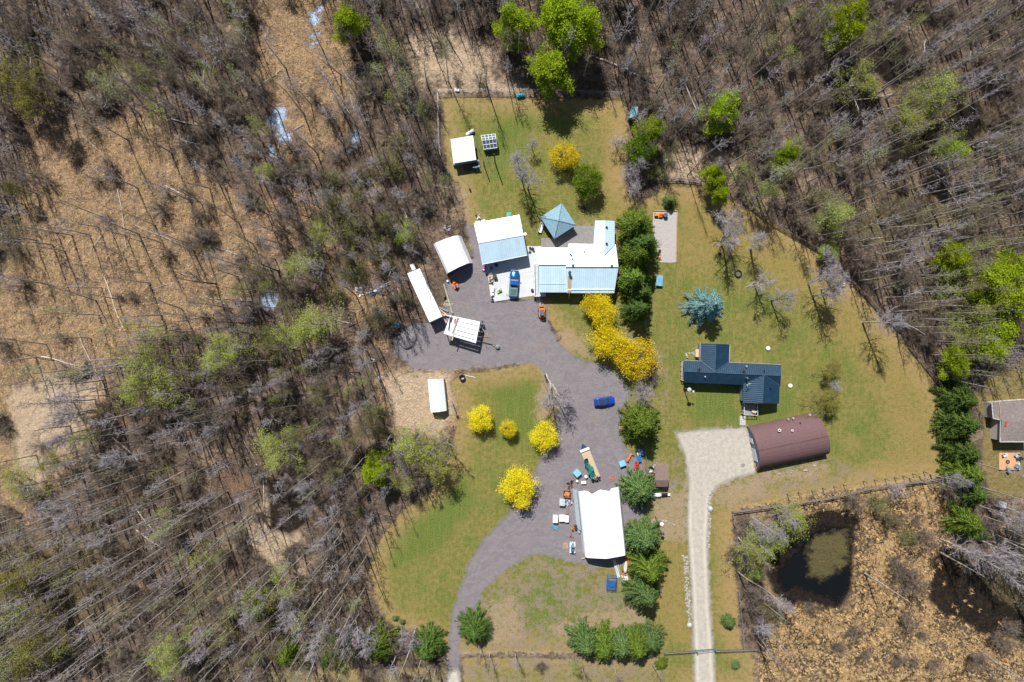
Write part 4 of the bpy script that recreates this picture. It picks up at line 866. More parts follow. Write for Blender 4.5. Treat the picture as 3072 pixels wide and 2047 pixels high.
for f, x, y, s_, g_, lab in [('J', 1060, 290, 1.7, 0, 'large grey bush inside the upper pond fence'), ('J', 1240, 300, 1.6, 1, 'dark green bush below the upper pond fence'), ('J', 1330, 420, 1.7, 1, 'brown green bush right of the pond'), ('J', 1460, 540, 1.5, 1, 'green bush at the edge of the pale reeds'),
    ('J', 1410, 790, 2.2, 0, 'wide grey bush in the middle of the reeds'), ('J', 1500, 860, 2.0, 0, 'grey bush right beside the wide one in the reeds'), ('J', 1380, 720, 1.2, 0, 'small grey bush above the wide one in the reeds'), ('J', 1930, 1400, 2.0, 0, 'grey bush at the lower right below the reeds'), ('J', 2100, 1250, 1.8, 0, 'grey bush near the lower right corner'),
    ('J', 380, 940, 1.9, 0, 'grey brown thicket left of the pond'), ('J', 340, 1060, 1.9, 0, 'grey thicket along the road fence'), ('J', 470, 1060, 1.9, 1, 'olive thicket on the lower left bank of the pond'), ('J', 420, 1190, 1.8, 0, 'lowest thicket along the road fence'), ('J', 250, 640, 1.6, 0, 'thicket beside the road above the young spruce'),
    ('K2', 560, 1330, 2.3, 0, 'wide dark bush beside the blue marsh pools'), ('K2', 860, 1050, 1.9, 0, 'blue grey bush right of the blue marsh pools'), ('K', 2250, 90, 2.2, 0, 'dark bush at the top of the marsh strip'), ('M1', 960, 480, 1.1, 0, 'round grey bush in the open marsh'), ('M1', 1180, 1160, 1.3, 0, 'round brown bush low in the open marsh'), ('M1', 1850, 450, .8, 1, 'small yellow green bush on the right edge of the marsh'),
    ('L', 730, 1060, 1.1, 0, 'round dark bush on the strip below the lower field'), ('H', 1560, 1060, 1.2, 0, 'brown bush under the widest yellow tree')]:
    q = P(f, x, y, 1.5); plant((GBUSH if g_ else BUSH)[RND.randrange(5)], 'shrub', (q.x, q.y, -.05), RND.random()*6, s_*.8, lab, 'shrub')

# fallen trunks
def log(f, a, b, r_, mat, lab, group=None, fork=True):
    A = P(f, *a); B = P(f, *b); m_ = MB(); n = 7; L = (B-A).length; rr = random.Random(int(a[0]*7+b[1])); sx = (B-A).normalized().cross(Vector((0, 0, 1)))
    mid_ = [A.lerp(B, i/(n-1))+sx*math.sin(i*1.1+a[0])*.05*L/4+Vector((0, 0, r_*.9+.25*i/(n-1))) for i in range(n)]
    o_ = (A+B)/2
    m_.tube(mid_, [r_*(1-.6*i/(n-1)) for i in range(n)], 7)
    for k in range(5 if fork else 0):
        p0 = mid_[2+k % 5]; d_ = ((B-A).normalized()+sx*rr.choice((-1, 1))*rr.uniform(.5, 1.1)+Vector((0, 0, .3))).normalized(); m_.tube([p0, p0+d_*rr.uniform(.5, 1.4)], [r_*.3, .01], 4)
    t_ = m_.build('fallen_log', mat, off=o_, smooth=False); t_.location = o_; return tag(t_, lab, 'log', group)
for f, a, b, r_, mt, lab in [('K', (1700, 590), (1950, 915), .13, M_WHITEBARK, 'long white fallen trunk in the top left woods'), ('K', (1545, 1080), (1970, 1165), .14, M_BARK, 'grey fallen trunk lying across the marsh edge'),
    ('K2', (205, 805), (450, 625), .12, M_WHITEBARK, 'pale fallen pole slanting across the lower end of the marsh strip'), ('K2', (545, 1180), (640, 1120), .12, M_WHITEBARK, 'short pale log beside the blue pools'),
    ('K3', (1165, 520), (1690, 745), .2, M_BARK, 'longest fallen trunk behind the back fence'), ('K3', (1980, 760), (2130, 1170), .15, M_WHITEBARK, 'pale fallen trunk left of the round green tree'),
    ('M1', (1070, 200), (1150, 720), .09, M_WHITEBARK, 'thin bleached pole lying down the middle of the marsh'), ('M1', (940, 1000), (1150, 1530), .14, M_WHITEBARK, 'bleached trunk at the bottom of the marsh'), ('M1', (1225, 530), (1600, 690), .08, M_WHITEBARK, 'thin pale pole under the dark snags'), ('M1', (1500, 180), (1825, 330), .12, M_WHITEBARK, 'white fallen trunk at the upper right of the marsh'),
    ('M2', (710, 0), (990, 590), .14, M_BARK, 'long grey trunk lying beside the dark heap'), ('M2', (1020, 930), (1430, 1320), .17, M_WHITEBARK, 'curved white trunk in the lower left woods'), ('M2', (380, 210), (760, 305), .17, M_WHITEBARK, 'white trunk pointing at the dark heap'), ('M2', (160, 175), (480, 240), .12, M_DBARK, 'dark fallen trunk left of the white one'), ('M2', (540, 400), (1020, 350), .13, M_DBARK, 'dark trunk lying over the dark heap'),
    ('N1', (90, 465), (650, 690), .14, M_BARK, 'long grey leaning trunk in the left woods'), ('N1', (540, 800), (550, 1300), .12, M_DBARK, 'brown trunk lying straight up and down in the left woods'), ('N1', (1600, 1040), (1680, 850), .12, M('brown_wood', (.33, .21, .13), .8), 'brown log below the junk pile'),
    ('N1', (1340, 1200), (1640, 1110), .12, M_DBARK, 'log lying left of the dead forked tree'), ('K4', (780, 840), (850, 990), .1, M_WHITEBARK, 'crooked white limb in the dark hollow'), ('K4', (810, 910), (1350, 830), .09, M_BARK, 'thin pale log across the dark hollow'), ('K4', (2000, 1285), (2130, 1370), .13, M_WHITEBARK, 'short broken trunk near the right edge'), ('K4', (1450, 1420), (1550, 1568), .12, M_WHITEBARK, 'pale trunk in the right hand woods'), ('K4', (1930, 710), (2260, 640), .17, M_DBARK, 'dark fallen trunk near the top right corner'),
    ('Q', (1020, 0), (1250, 320), .17, M_WHITEBARK, 'wide tan trunk lying across the right hand woods'), ('Q', (380, 415), (540, 340), .13, M_BARK, 'broken log above the curved fence'), ('Q', (460, 580), (640, 555), .12, M_WHITEBARK, 'pale log near the curved fence'), ('Q', (920, 750), (1030, 705), .12, M_BARK, 'short log left of the lime green trees'),
    ('N2', (1210, 1110), (1490, 820), .17, M_BARK, 'thick trunk slanting down into the dark pool'), ('N2', (580, 1020), (575, 1500), .13, M_BARK, 'straight grey log along the edge of the lower dark pool'), ('Y', (390, 70), (600, 250), .1, M_WHITEBARK, 'crooked white limb beside the plank fence bend'), ('Y', (840, 1095), (900, 1055), .08, M_WHITEBARK, 'short pale broken limb on the lawn'),
    ('H', (300, 1020), (370, 1170), .16, M_WHITEBARK, 'bleached log beside the driveway post'), ('H', (378, 1150), (440, 1265), .26, M('weathered_timber', (.42, .40, .36), .85), 'thick squared timber beside the gravel yard'), ('M3', (1230, 0), (1400, 200), .12, M_WHITEBARK, 'pale log in the lower left woods'), ('M3', (1230, 190), (1500, 370), .14, M_BARK, 'grey log crossing the paler one in the lower left woods')]:
    log(f, a, b, r_, mt, lab)
for i in range(70):
    for _ in range(60):
        x = RND.uniform(-105, 105); y = RND.uniform(-68, 70)
        if dens(x, y) > .1: break
    an = RND.random()*6.28; L = RND.uniform(2, 6.5); a = (x*14+1536, 1023.5-y*14); b = (a[0]+math.cos(an)*L*14, a[1]+math.sin(an)*L*14)
    log('S', a, b, RND.uniform(.06, .13), (M_BARK, M_DBARK, M_WHITEBARK)[i % 3], ('white', 'grey', 'dark')[(i+2) % 3]+' fallen branch lying '+near(x, y), 'fallen branches '+near(x, y))

# ---- ground growth nobody could count
def tufts(name, lab, n, test, h, w_, nb, mat, lean=.7, seed=1):
    rs = np.random.RandomState(seed); X = rs.uniform(-111, 111, n*6); Y = rs.uniform(-75, 75, n*6)
    ok = test(X, Y); X, Y = X[ok][:n], Y[ok][:n]; n = len(X)
    i = np.clip(((Y-GY0)/GD).round().astype(int), 0, ny-1); j = np.clip(((X-GX0)/GD).round().astype(int), 0, nx-1); Zz = relief[i, j]
    base = np.repeat(np.stack([X, Y, Zz-.02], 1), nb, 0); N_ = len(base); az = rs.rand(N_)*6.283; d_ = np.stack([np.cos(az), np.sin(az), np.zeros(N_)], 1); s_ = np.stack([-d_[:, 1], d_[:, 0], np.zeros(N_)], 1)
    hh = (h*(.5+rs.rand(N_)))[:, None]; ww = (w_*(.6+.8*rs.rand(N_)))[:, None]; b0 = base+d_*.06
    mid_ = b0+d_*hh*lean*.45+np.array([0, 0, 1.])*hh*.75; tip = b0+d_*hh*lean*1.2+np.array([0, 0, 1.])*hh*.65
    V = np.stack([b0-s_*ww, b0+s_*ww, mid_+s_*ww*.7, mid_-s_*ww*.7, tip], 1).reshape(-1, 3); q = np.arange(N_)[:, None]*5
    T = np.vstack([np.hstack([q, q+1, q+2]), np.hstack([q, q+2, q+3]), np.hstack([q+3, q+2, q+4])])
    o = link(name, npmesh(name, V, T, mat)); return tag(o, lab, name.replace('_', ' '), kind='stuff')
def zat(k, X, Y):
    i = np.clip(((Y-GY0)/GD).round().astype(int), 0, ny-1); j = np.clip(((X-GX0)/GD).round().astype(int), 0, nx-1); return SD[k][i, j]
G_STRAW = M('dry_straw', (.50, .345, .195), .9, var=.4, scale=.5); G_LIT = M('dead_grass', (.27, .19, .125), .95, var=.45, scale=.4)
G_CAT = M('cattail_straw', (.52, .36, .18), .9, var=.35, scale=.6)
hole = lambda X, Y: (zat('wet', X, Y) < -.3) & (zat('water', X, Y) < -.3) & (zat('pool', X, Y) < 0)
tufts('marsh_grass', 'flattened straw coloured marsh grass', 9000, lambda X, Y: (zat('marsh', X, Y) > -1.0) & (zat('pale', X, Y) < 0) & hole(X, Y) & ((X < 35) | (Y > -25)), .5, .024, 8, G_STRAW, 1.1, 3)
tufts('woodland_grass', 'dead grass and litter on the woodland floor', 9000, lambda X, Y: (zat('lawn', X, Y) < -.8) & (zat('drive', X, Y) < -1) & (zat('road', X, Y) < -.5) & (zat('lawn2', X, Y) < -.5) & (zat('pale', X, Y) < -.5) & (zat('sand', X, Y) < -.3) & hole(X, Y), .42, .028, 6, G_LIT, 1.0, 4)
tufts('cattails', 'pale cattail clumps around the pond', 4200, lambda X, Y: (zat('marsh', X, Y) > .4) & (X > 40) & (Y < -26) & (zat('water', X, Y) < .4) & ((zat('wet', X, Y) < .2) | (np.sin(X*9.1+Y*7.7) > .86)), .6, .03, 12, G_CAT, .8, 6)
# ================================================================== BUILDINGS
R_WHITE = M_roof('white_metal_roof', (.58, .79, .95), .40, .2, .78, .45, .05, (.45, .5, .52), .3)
R_NAVY = M_roof('navy_metal_roof', (.016, .050, .095), .42, .25, .62, .40, .15, (.05, .07, .1), .25)
R_BROWN = M('brown_shingles', (.145, .085, .09), .85, var=.14, scale=4.0)
R_BROWN2 = M('dark_brown_shingles', (.19, .135, .125), .9, var=.25, scale=5.0)
R_GREY = M('weathered_grey_shingles', (.20, .17, .165), .9, var=.22, scale=2.5, stain=(.13, .11, .11))
R_SHINGLE = M('blue_grey_shingles', (.20, .34, .43), .75, var=.3, scale=5)
F_WHITE = M('white_fabric', (.80, .83, .88), .6, var=.07, scale=.6, stain=(.62, .66, .72))
F_WHITEM = M('white_painted_metal', (.80, .86, .90), .5, 0, .06, .8, stain=(.55, .62, .68))
TRIM = M('white_trim', (.70, .74, .78), .5, var=.06); SIDING = M('pale_siding', (.50, .50, .48), .7, var=.08); SIDING_B = M('blue_grey_siding', (.17, .23, .29), .7, var=.1)
DOORM = M('painted_door', (.35, .36, .38), .5, var=.06); GLASS = M('window_glass', (.03, .045, .06), .08, var=.1, spec=.9)
PLANK = M('grey_planks', (.25, .245, .245), .9, var=.18, scale=3); WOOD = M('raw_lumber', (.40, .27, .17), .85, var=.25, scale=2); WOODL = M('pale_lumber', (.55, .45, .34), .85, var=.2)
BLACKM = M('black_plastic', (.012, .013, .018), .5, var=.2); STEEL = M('galvanised_steel', (.42, .45, .48), .4, .6, .15); DARKM = M('dark_metal', (.05, .055, .065), .5, .3, .2)
RUST = M('rusted_steel', (.24, .09, .045), .9, var=.35, scale=3); ORANGE = M('orange_paint', (.62, .17, .03), .5, var=.15); RED = M('red_paint', (.45, .045, .03), .5, var=.15)
BLUE = M('blue_paint', (.02, .14, .42), .45, var=.15); TEAL = M('teal_plastic', (.02, .20, .20), .5, var=.25, scale=3); LBLUE = M('light_blue_plastic', (.20, .47, .66), .5, var=.12)
CONC = M('poured_concrete', (.50, .53, .55), .85, var=.07, scale=.35, stain=(.40, .42, .44)); RUBBER = M('tyre_rubber', (.02, .02, .022), .8, var=.2); STONE = M('field_stone', (.34, .32, .30), .85, var=.3, scale=1.5)
WHITEP = M('white_plastic', (.75, .78, .82), .5, var=.08); GREENP = M('green_plastic', (.03, .16, .10), .5, var=.2); PINKB = M('pink_beige_fabric', (.45, .30, .27), .8, var=.4, scale=4)

def slab(name, faces, th, mat, root, off, ridge=None):
    m_ = MB(); key = {}; vs = []
    def vid(p):
        k = tuple(round(q, 3) for q in p)
        if k not in key: key[k] = len(vs); vs.append(Vector(p))
        return key[k]
    F = []; uv = []
    for f in faces:
        f = [Vector(p) for p in f]; nn = Vector((0, 0, 0))
        for i in range(len(f)): nn += f[i].cross(f[(i+1) % len(f)])
        if nn.z < 0: f = f[::-1]; nn = -nn
        F.append([vid(p) for p in f]); nn.normalize()
        u = Vector((0, 0, 1)).cross(nn); u = u.normalized() if u.length > .02 else Vector((1, 0, 0)); v = nn.cross(u)
        uv.append([(p.dot(u), p.dot(v)) for p in f])
    n = len(vs); allv = vs+[p-Vector((0, 0, th)) for p in vs]; edges = {}
    for f in F:
        for i in range(len(f)):
            e = (f[i], f[(i+1) % len(f)]); edges[e] = 1
    G = list(F)+[[i+n for i in f[::-1]] for f in F]+[[b, a, a+n, b+n] for (a, b) in edges if (b, a) not in edges]
    m_.add(allv, G); m_.uv = uv
    return m_.build(name, mat, root, off=off)
def inset_line(a, b, c_, d):   # move a towards the centre by d metres
    return a+(c_-a).normalized()*d
def house_root(name, lab, cat, pts):
    c_ = sum((Vector((p[0], p[1], 0)) for p in pts), Vector())/len(pts); return thing(name, lab, cat, c_), c_
def gable(A, Rd, B, over=.3, wall=SIDING, root=None, off=None, name='wall'):
    """A, B: eave lines (2 points each), Rd: ridge line; walls under a gable roof"""
    a0, a1 = A; b0, b1 = B; r0, r1 = Rd
    ax = (r1-r0); ax.z = 0; ax.normalize(); cr = (b0-a0); cr.z = 0; cr.normalize()
    q = [a0+ax*over+cr*over, a1-ax*over+cr*over, b1-ax*over-cr*over, b0+ax*over-cr*over]
    k = over/max(.5, ((r0-a0).dot(cr))); zr0 = r0.z-.14; rr0 = Vector((r0.x, r0.y, zr0))+ax*over; rr1 = Vector((r1.x, r1.y, r1.z-.14))-ax*over
    tp = [Vector((p.x, p.y, p.z-.14+over*.25)) for p in q]; bt = [Vector((p.x, p.y, -.05)) for p in q]
    m_ = MB(); m_.add(bt+tp+[rr0, rr1], [(0, 1, 5, 4), (1, 2, 6, 9, 5), (2, 3, 7, 6), (3, 0, 4, 8, 7), (4, 5, 9, 8), (8, 9, 6, 7), (3, 2, 1, 0)])
    m_.build(name, wall, root, off=off); return q
def panel(root, off, a, b, f, wd, z0, z1, name, mat, out=.03, frame=True, th=.06):
    a = Vector((a[0], a[1], 0)); b = Vector((b[0], b[1], 0)); d = (b-a).normalized(); n = Vector((d.y, -d.x, 0)); c_ = a.lerp(b, f)
    def bx(w_, h0, h1, o_):
        m_ = MB(); p0 = c_-d*w_/2+n*o_; p1 = c_+d*w_/2+n*o_; m_.add([(p.x, p.y, z) for z in (h0, h1) for p in (p0, p1, p1-n*th, p0-n*th)], [(3, 2, 1, 0), (4, 5, 6, 7), (0, 1, 5, 4), (1, 2, 6, 5), (2, 3, 7, 6), (3, 0, 4, 7)]); return m_
    if frame:
        fo = bx(wd+.16, z0-.08 if z0 > .2 else z0, z1+.08, out).build(name, TRIM, root, off=off)
        bx(wd, z0, z1, out+.02).build('pane' if name == 'window' else 'leaf', mat, fo)
        for c in fo.children:
            c.data.transform(__import__('mathutils').Matrix.Translation(-off))
        return fo
    return bx(wd, z0, z1, out).build(name, mat, root, off=off)
def lvl(f, pts, h): return [P(f, x, y, h) for x, y in pts]
def vent(root, off, p, r_=.16, h=.45, mat=DARKM, name='vent_pipe'):
    m_ = MB(); m_.tube([p-Vector((0, 0, .3)), p+Vector((0, 0, h))], r_*.7, 8); m_.tube([p+Vector((0, 0, h*.7)), p+Vector((0, 0, h))], r_*1.3, 8); return m_.build(name, mat, root, off=off)

# --- two-pitch garage
A = lvl('B', [(1090, 245), (1755, 120)], 3.0); Rg = lvl('B', [(1150, 535), (1815, 415)], 4.4); B_ = lvl('B', [(1205, 850), (1870, 715)], 3.0)
rt, off = house_root('garage', 'garage with one white and one pale blue metal roof pitch behind the blue pickup', 'garage', A+B_)
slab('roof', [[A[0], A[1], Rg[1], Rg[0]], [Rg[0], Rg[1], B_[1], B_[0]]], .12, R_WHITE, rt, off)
q = gable(A, Rg, B_, .35, SIDING, rt, off)
m_ = MB(); m_.bar(Rg[0]+Vector((0, 0, .03)), Rg[1]+Vector((0, 0, .03)), .3, .06); m_.build('ridge_cap', TRIM, rt, off=off)
m_ = MB(); m_.bar(B_[0]+Vector((0, 0, -.05)), B_[1]+Vector((0, 0, -.05)), .14, .14); m_.build('gutter', TRIM, rt, off=off)
panel(rt, off, q[3], q[2], .3, 2.7, 0, 2.3, 'garage_door', TRIM); panel(rt, off, q[3], q[2], .7, 2.7, 0, 2.3, 'garage_door', TRIM); panel(rt, off, q[2], q[1], .5, 1.0, 1, 2, 'window', GLASS)
for x, y in ((1700, 200), (1722, 240), (1578, 197)): vent(rt, off, P('B', x, y, 3.3), .1, .3)
m_ = MB(); p = P('B', 1838, 402, 4.4); m_.lathe(p-off, [(.05, 0), (.3, .1), (.34, .13), (.3, .12), (.03, .05)], 14); m_.build('dish', TRIM, rt); 

# --- main house
h1, h2 = 3.1, 4.5
nl = P('C', 232, 755, h1); sl_ = P('C', 228, 1310, h1); rl0 = P('C', 232, 974, 4.3); rl1 = P('C', 568, 974, 4.3); n1_ = P('C', 600, 757, h1); s1_ = P('C', 585, 1310, h1)
rt, off = house_root('farmhouse', 'large house with white metal roofs beside the concrete pad and the long spruce row', 'house', lvl('C', [(230, 755), (1185, 715), (1165, 1318), (228, 1310)], 0))
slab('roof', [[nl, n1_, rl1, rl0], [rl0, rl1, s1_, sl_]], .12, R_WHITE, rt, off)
gable((nl, n1_), (rl0, rl1), (sl_, s1_), .3, SIDING, rt, off)
A0 = P('C', 600, 707, h1); A1 = P('C', 1185, 715, h1); R0 = P('C', 570, 1001, h2+.15); R1 = P('C', 1218, 1001, h2+.15); B0 = P('C', 585, 1318, h1); B1 = P('C', 1165, 1320, h1)
wr0 = P('C', 1048, 420, 4.0); wr1 = P('C', 1048, 848, 4.0); wl0 = P('C', 930, 420, h1+.05); wl1 = P('C', 912, 712, h1+.05); wq0 = P('C', 1172, 425, h1+.05); wq1 = P('C', 1172, 715, h1+.05)
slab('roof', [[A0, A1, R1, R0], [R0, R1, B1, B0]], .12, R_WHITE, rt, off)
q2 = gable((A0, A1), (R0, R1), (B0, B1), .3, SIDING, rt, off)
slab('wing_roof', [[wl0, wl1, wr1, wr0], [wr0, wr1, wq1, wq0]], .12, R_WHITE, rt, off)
q3 = gable((wl0, wl1), (wr0, wr1), (wq0, wq1), .25, SIDING, rt, off)
for a, b, w_ in ((rl0, rl1, .18), (R0, R1, .2), (wr0, wr1, .16)): MB().bar(a+Vector((0, 0, .04)), b+Vector((0, 0, .04)), w_, .07).build('ridge_cap', DARKM if w_ > .17 else TRIM, rt, off=off)
for a, b in ((P('C', 910, 710, h1+.14), P('C', 1048, 848, 4.08)), (P('C', 1176, 716, h1+.14), P('C', 1048, 848, 4.08))): MB().bar(a, b, .12, .05).build('valley_flashing', STEEL, rt, off=off)
MB().bar(P('C', 612, 1105, 4.3), P('C', 612, 1312, 3.2), .75, .05).build('tan_roof_strip', M('tan_metal', (.42, .34, .22), .6, var=.1), rt, off=off)
MB().bar(P('C', 590, 1275, 3.42), P('C', 1165, 1275, 3.42), .22, .06).build('snow_guard', TRIM, rt, off=off)
MB().bar(P('C', 235, 1205, 3.52), P('C', 565, 1208, 3.52), .08, .05).build('snow_guard', STEEL, rt, off=off)
m_ = MB(); p = P('C', 612, 1070, 4.4); m_.tube([p-Vector((0, 0, .6)), p+Vector((0, 0, .9))], .24, 10); m_.tube([p+Vector((0, 0, .8)), p+Vector((0, 0, 1.05))], .32, 10); m_.build('chimney', DARKM, rt, off=off)
for x, y, z in ((655, 975, 4.6), (1135, 985, 4.6), (1070, 508, 3.7), (1070, 712, 3.7), (792, 808, 3.6), (622, 840, 3.8), (635, 855, 3.8), (648, 898, 4)): vent(rt, off, P('C', x, y, z), .2 if y > 900 or x > 1000 else .12, .35)
panel(rt, off, q2[3], q2[2], .35, 1.6, 1, 2.1, 'window', GLASS); panel(rt, off, q2[3], q2[2], .75, 1.6, 1, 2.1, 'window', GLASS); panel(rt, off, q2[2], q2[1], .5, 1.4, 1, 2.1, 'window', GLASS); panel(rt, off, q3[0], q3[3], .5, 1.2, 0, 2.1, 'door', DOORM)
pc = XY('C', [(170, 960), (222, 960), (222, 1312), (308, 1318), (308, 1362), (178, 1366)])
MB().prism(pc, .55, .72).build('porch_deck', M('pale_grey_deck', (.44, .46, .49), .8, var=.1), rt, off=off)
m_ = MB()
for i in range(len(pc)):
    if i in (0, 1, 2): continue
    a, b = Vector((*pc[i], 1.6)), Vector((*pc[(i+1) % 6], 1.6)); m_.bar(a, b, .12, .08)
    for k in range(5): c_ = a.lerp(b, k/4); m_.bar(Vector((c_.x, c_.y, 0)), c_, .1, .1)
m_.build('porch_railing', TRIM, rt, off=off)
m_ = MB()
for k in range(4): a = P('C', 218, 1370+k*13); m_.box(a+Vector((0, 0, .5-.13*k)), (1.5, .24, .05))
for s_ in (-1, 1): a = P('C', 218+s_*38, 1368, .55); b = P('C', 218+s_*38, 1425, .05); m_.bar(a, b, .06, .2)
m_.build('porch_steps', DARKM, rt, off=off)
m_ = MB(); m_.bar(P('C', 610, 1325, 3), P('C', 606, 1385, .2), .1, .08); m_.build('downspout', TRIM, rt, off=off)
# deck behind the house, gazebo
dk = XY('C', [(265, 640), (400, 640), (400, 492), (925, 492), (925, 712), (600, 712), (600, 757), (262, 757)])
rt, off = house_root('wooden_deck', 'grey plank deck between the gazebo and the house wing', 'deck', [Vector((*q, 0)) for q in dk])
m_ = MB(); xs_ = sorted(q[0] for q in dk); x = xs_[0]
while x < xs_[-1]:
    xa, xb = x+.012, x+.21; y0, y1 = (dk[7][1], dk[1][1]) if x < dk[1][0] else ((dk[6][1] if x < dk[5][0] else dk[5][1]), dk[2][1])
    m_.add([(xx, yy, z) for z in (.38, .45) for xx, yy in ((xa, y0), (xb, y0), (xb, y1), (xa, y1))], [(3, 2, 1, 0), (4, 5, 6, 7), (0, 1, 5, 4), (1, 2, 6, 5), (2, 3, 7, 6), (3, 0, 4, 7)]); x += .22
m_.build('planks', PLANK, rt, off=off)
m_ = MB()
for y_ in (dk[7][1]+.2, dk[1][1]-.2): m_.bar((xs_[0], y_, .3), (xs_[-1], y_, .3), .1, .15)
for k in range(7):
    for y_ in (dk[5][1]+.3, dk[2][1]-.1): x = dk[2][0]+k*(dk[3][0]-dk[2][0])/6.2+.1; m_.bar((x, y_, 0), (x, y_, .38), .1, .1)
m_.build('frame', WOOD, rt, off=off)
cr = lvl('C', [(520, 205), (693, 478), (425, 650), (250, 380)], 2.7); ap = P('C', 478, 425, 3.9)
rt, off = house_root('gazebo', 'square gazebo with a blue grey shingled hip roof turned corner to the house', 'gazebo', cr)
slab('roof', [[cr[i], cr[(i+1) % 4], ap] for i in range(4)], .12, R_SHINGLE, rt, off)
m_ = MB()
for i in range(4): m_.bar(cr[i]+Vector((0, 0, .03)), ap+Vector((0, 0, .03)), .16, .05)
m_.build('hip_cap', M('slate_edge', (.12, .19, .24), .7), rt, off=off)
for c_ in cr: p = c_.lerp(ap, .12); MB().bar((p.x, p.y, 0), (p.x, p.y, 2.75), .15, .15).build('post', WOOD, rt, off=off)
base = [((c_.lerp(ap, .06)).x, (c_.lerp(ap, .06)).y) for c_ in cr]; MB().prism(base, .0, .5).build('floor', M('red_brown_boards', (.20, .09, .065), .85, var=.2), rt, off=off)
m_ = MB()
for i in range(4):
    if i == 1: continue
    a, b = cr[i].lerp(ap, .12), cr[(i+1) % 4].lerp(ap, .12); a.z = b.z = 1.4; m_.bar(a, b, .08, .08); a.z = b.z = .8; m_.bar(a, b, .06, .06)
m_.build('railing', WOOD, rt, off=off)

# --- navy roofed house
hn, hr = 2.9, 4.1
A0, A1 = P('G', 248, 347, hn), P('G', 1237, 390, hn); R0, R1 = P('G', 246, 458, hr), P('G', 1237, 502, hr); B0, B1 = P('G', 245, 572, hn), P('G', 1232, 612, hn)
rt, off = house_root('bungalow', 'long bungalow with a navy ribbed metal roof and two cross gables', 'house', [A0, A1, B0, B1])
slab('roof', [[A0, A1, R1, R0], [R0, R1, B1, B0]], .12, R_NAVY, rt, off); q2 = gable((A0, A1), (R0, R1), (B0, B1), .3, SIDING_B, rt, off)
w0, w1, w2 = (P('G', 415, 170, hn+.03), P('G', 412, 350, hn+.03)), (P('G', 570, 176, hr), P('G', 562, 462, hr)), (P('G', 712, 183, hn+.03), P('G', 706, 364, hn+.03))
slab('wing_roof', [[w0[0], w0[1], w1[1], w1[0]], [w1[0], w1[1], w2[1], w2[0]]], .12, R_NAVY, rt, off); gable(w0, w1, w2, .25, SIDING_B, rt, off)
w0, w1, w2 = (P('G', 848, 777, hn+.04), P('G', 852, 592, hn+.04)), (P('G', 1046, 785, hr-.03), P('G', 1062, 497, hr-.03)), (P('G', 1218, 790, hn+.04), P('G', 1224, 602, hn+.04))
slab('wing_roof', [[w0[0], w0[1], w1[1], w1[0]], [w1[0], w1[1], w2[1], w2[0]]], .12, R_NAVY, rt, off); q4 = gable(w0, w1, w2, .25, SIDING_B, rt, off)
NCAP = M('navy_trim', (.04, .08, .13), .5)
up = Vector((0, 0, .05))
for a, b in ((R0, R1), (P('G', 570, 176, hr), P('G', 562, 462, hr)), (P('G', 1046, 785, hr), P('G', 1062, 497, hr)), (P('G', 412, 348, hn+.1), P('G', 560, 462, hr)), (P('G', 700, 363, hn+.1), P('G', 562, 462, hr)), (P('G', 850, 594, hn+.1), P('G', 1060, 497, hr)), (P('G', 1222, 602, hn+.1), P('G', 1064, 497, hr))): MB().bar(a+up, b+up, .14, .05).build('flashing', NCAP, rt, off=off)
for a, b in ((A0, A1), (P('G', 413, 170, hn), P('G', 411, 350, hn)), (P('G', 715, 183, hn), P('G', 708, 364, hn))): MB().bar(a-up, b-up, .12, .1).build('gutter', M('pale_trim', (.4, .42, .44), .6), rt, off=off)
for x, y, r_ in ((398, 440, .26), (853, 462, .26), (1067, 452, .12), (460, 512, .1), (883, 405, .1), (1128, 618, .14)): vent(rt, off, P('G', x, y, 4.0), r_, .3, DARKM if r_ > .11 else TRIM)
m_ = MB(); p = P('G', 884, 590, 3.7); m_.tube([p, p+Vector((0, 0, 1.5))], .05, 6); m_.tube([p+Vector((-.5, 0, 1.4)), p+Vector((.5, .2, 1.4))], .04, 6); m_.tube([p+Vector((-.3, -.3, 1.2)), p+Vector((.3, .35, 1.2))], .04, 6); m_.build('aerial', STEEL, rt, off=off)
m_ = MB(); p = P('G', 882, 525, 4.0); m_.tube([p-up*6, p+Vector((0, 0, .9))], .13, 8); m_.build('stove_pipe', STEEL, rt, off=off)
panel(rt, off, q2[3], q2[2], .2, 1.6, 1, 2.1, 'window', GLASS); panel(rt, off, q2[3], q2[2], .45, 1.6, 1, 2.1, 'window', GLASS); panel(rt, off, q4[3], q4[0], .75, 1.8, 1, 2.1, 'window', GLASS); panel(rt, off, q4[3], q4[0], .2, .95, .6, 2.4, 'door', DOORM)
d2 = XY('G', [(838, 782), (972, 785), (972, 900), (834, 895)]); MB().prism(d2, .5, .62).build('porch_deck', PLANK, rt, off=off)
m_ = MB(); prs = [d2[3], d2[0]]
for a, b in ((d2[0], d2[3]), (d2[3], d2[2]), (d2[2], d2[1])):
    a, b = Vector((*a, 1.5)), Vector((*b, 1.5)); m_.bar(a, b, .09, .07)
    for k in range(4): c_ = a.lerp(b, k/3); m_.bar((c_.x, c_.y, 0), c_, .09, .09)
m_.build('porch_railing', M('white_railing', (.6, .62, .64), .6), rt, off=off)
d3 = XY('G', [(208, 352), (246, 352), (242, 545), (206, 545)]); MB().prism(d3, .4, .5).build('side_deck', R_GREY, rt, off=off)
m_ = MB(); a, b = Vector((*d3[0], 1.35)), Vector((*d3[3], 1.35)); m_.bar(a, b, .12, .08); m_.bar(b, Vector((*d3[2], 1.35)), .12, .08)
for k in range(5): c_ = a.lerp(b, k/4); m_.bar((c_.x, c_.y, 0), c_, .09, .09)
m_.build('side_railing', M('cream_railing', (.5, .42, .34), .7), rt, off=off)
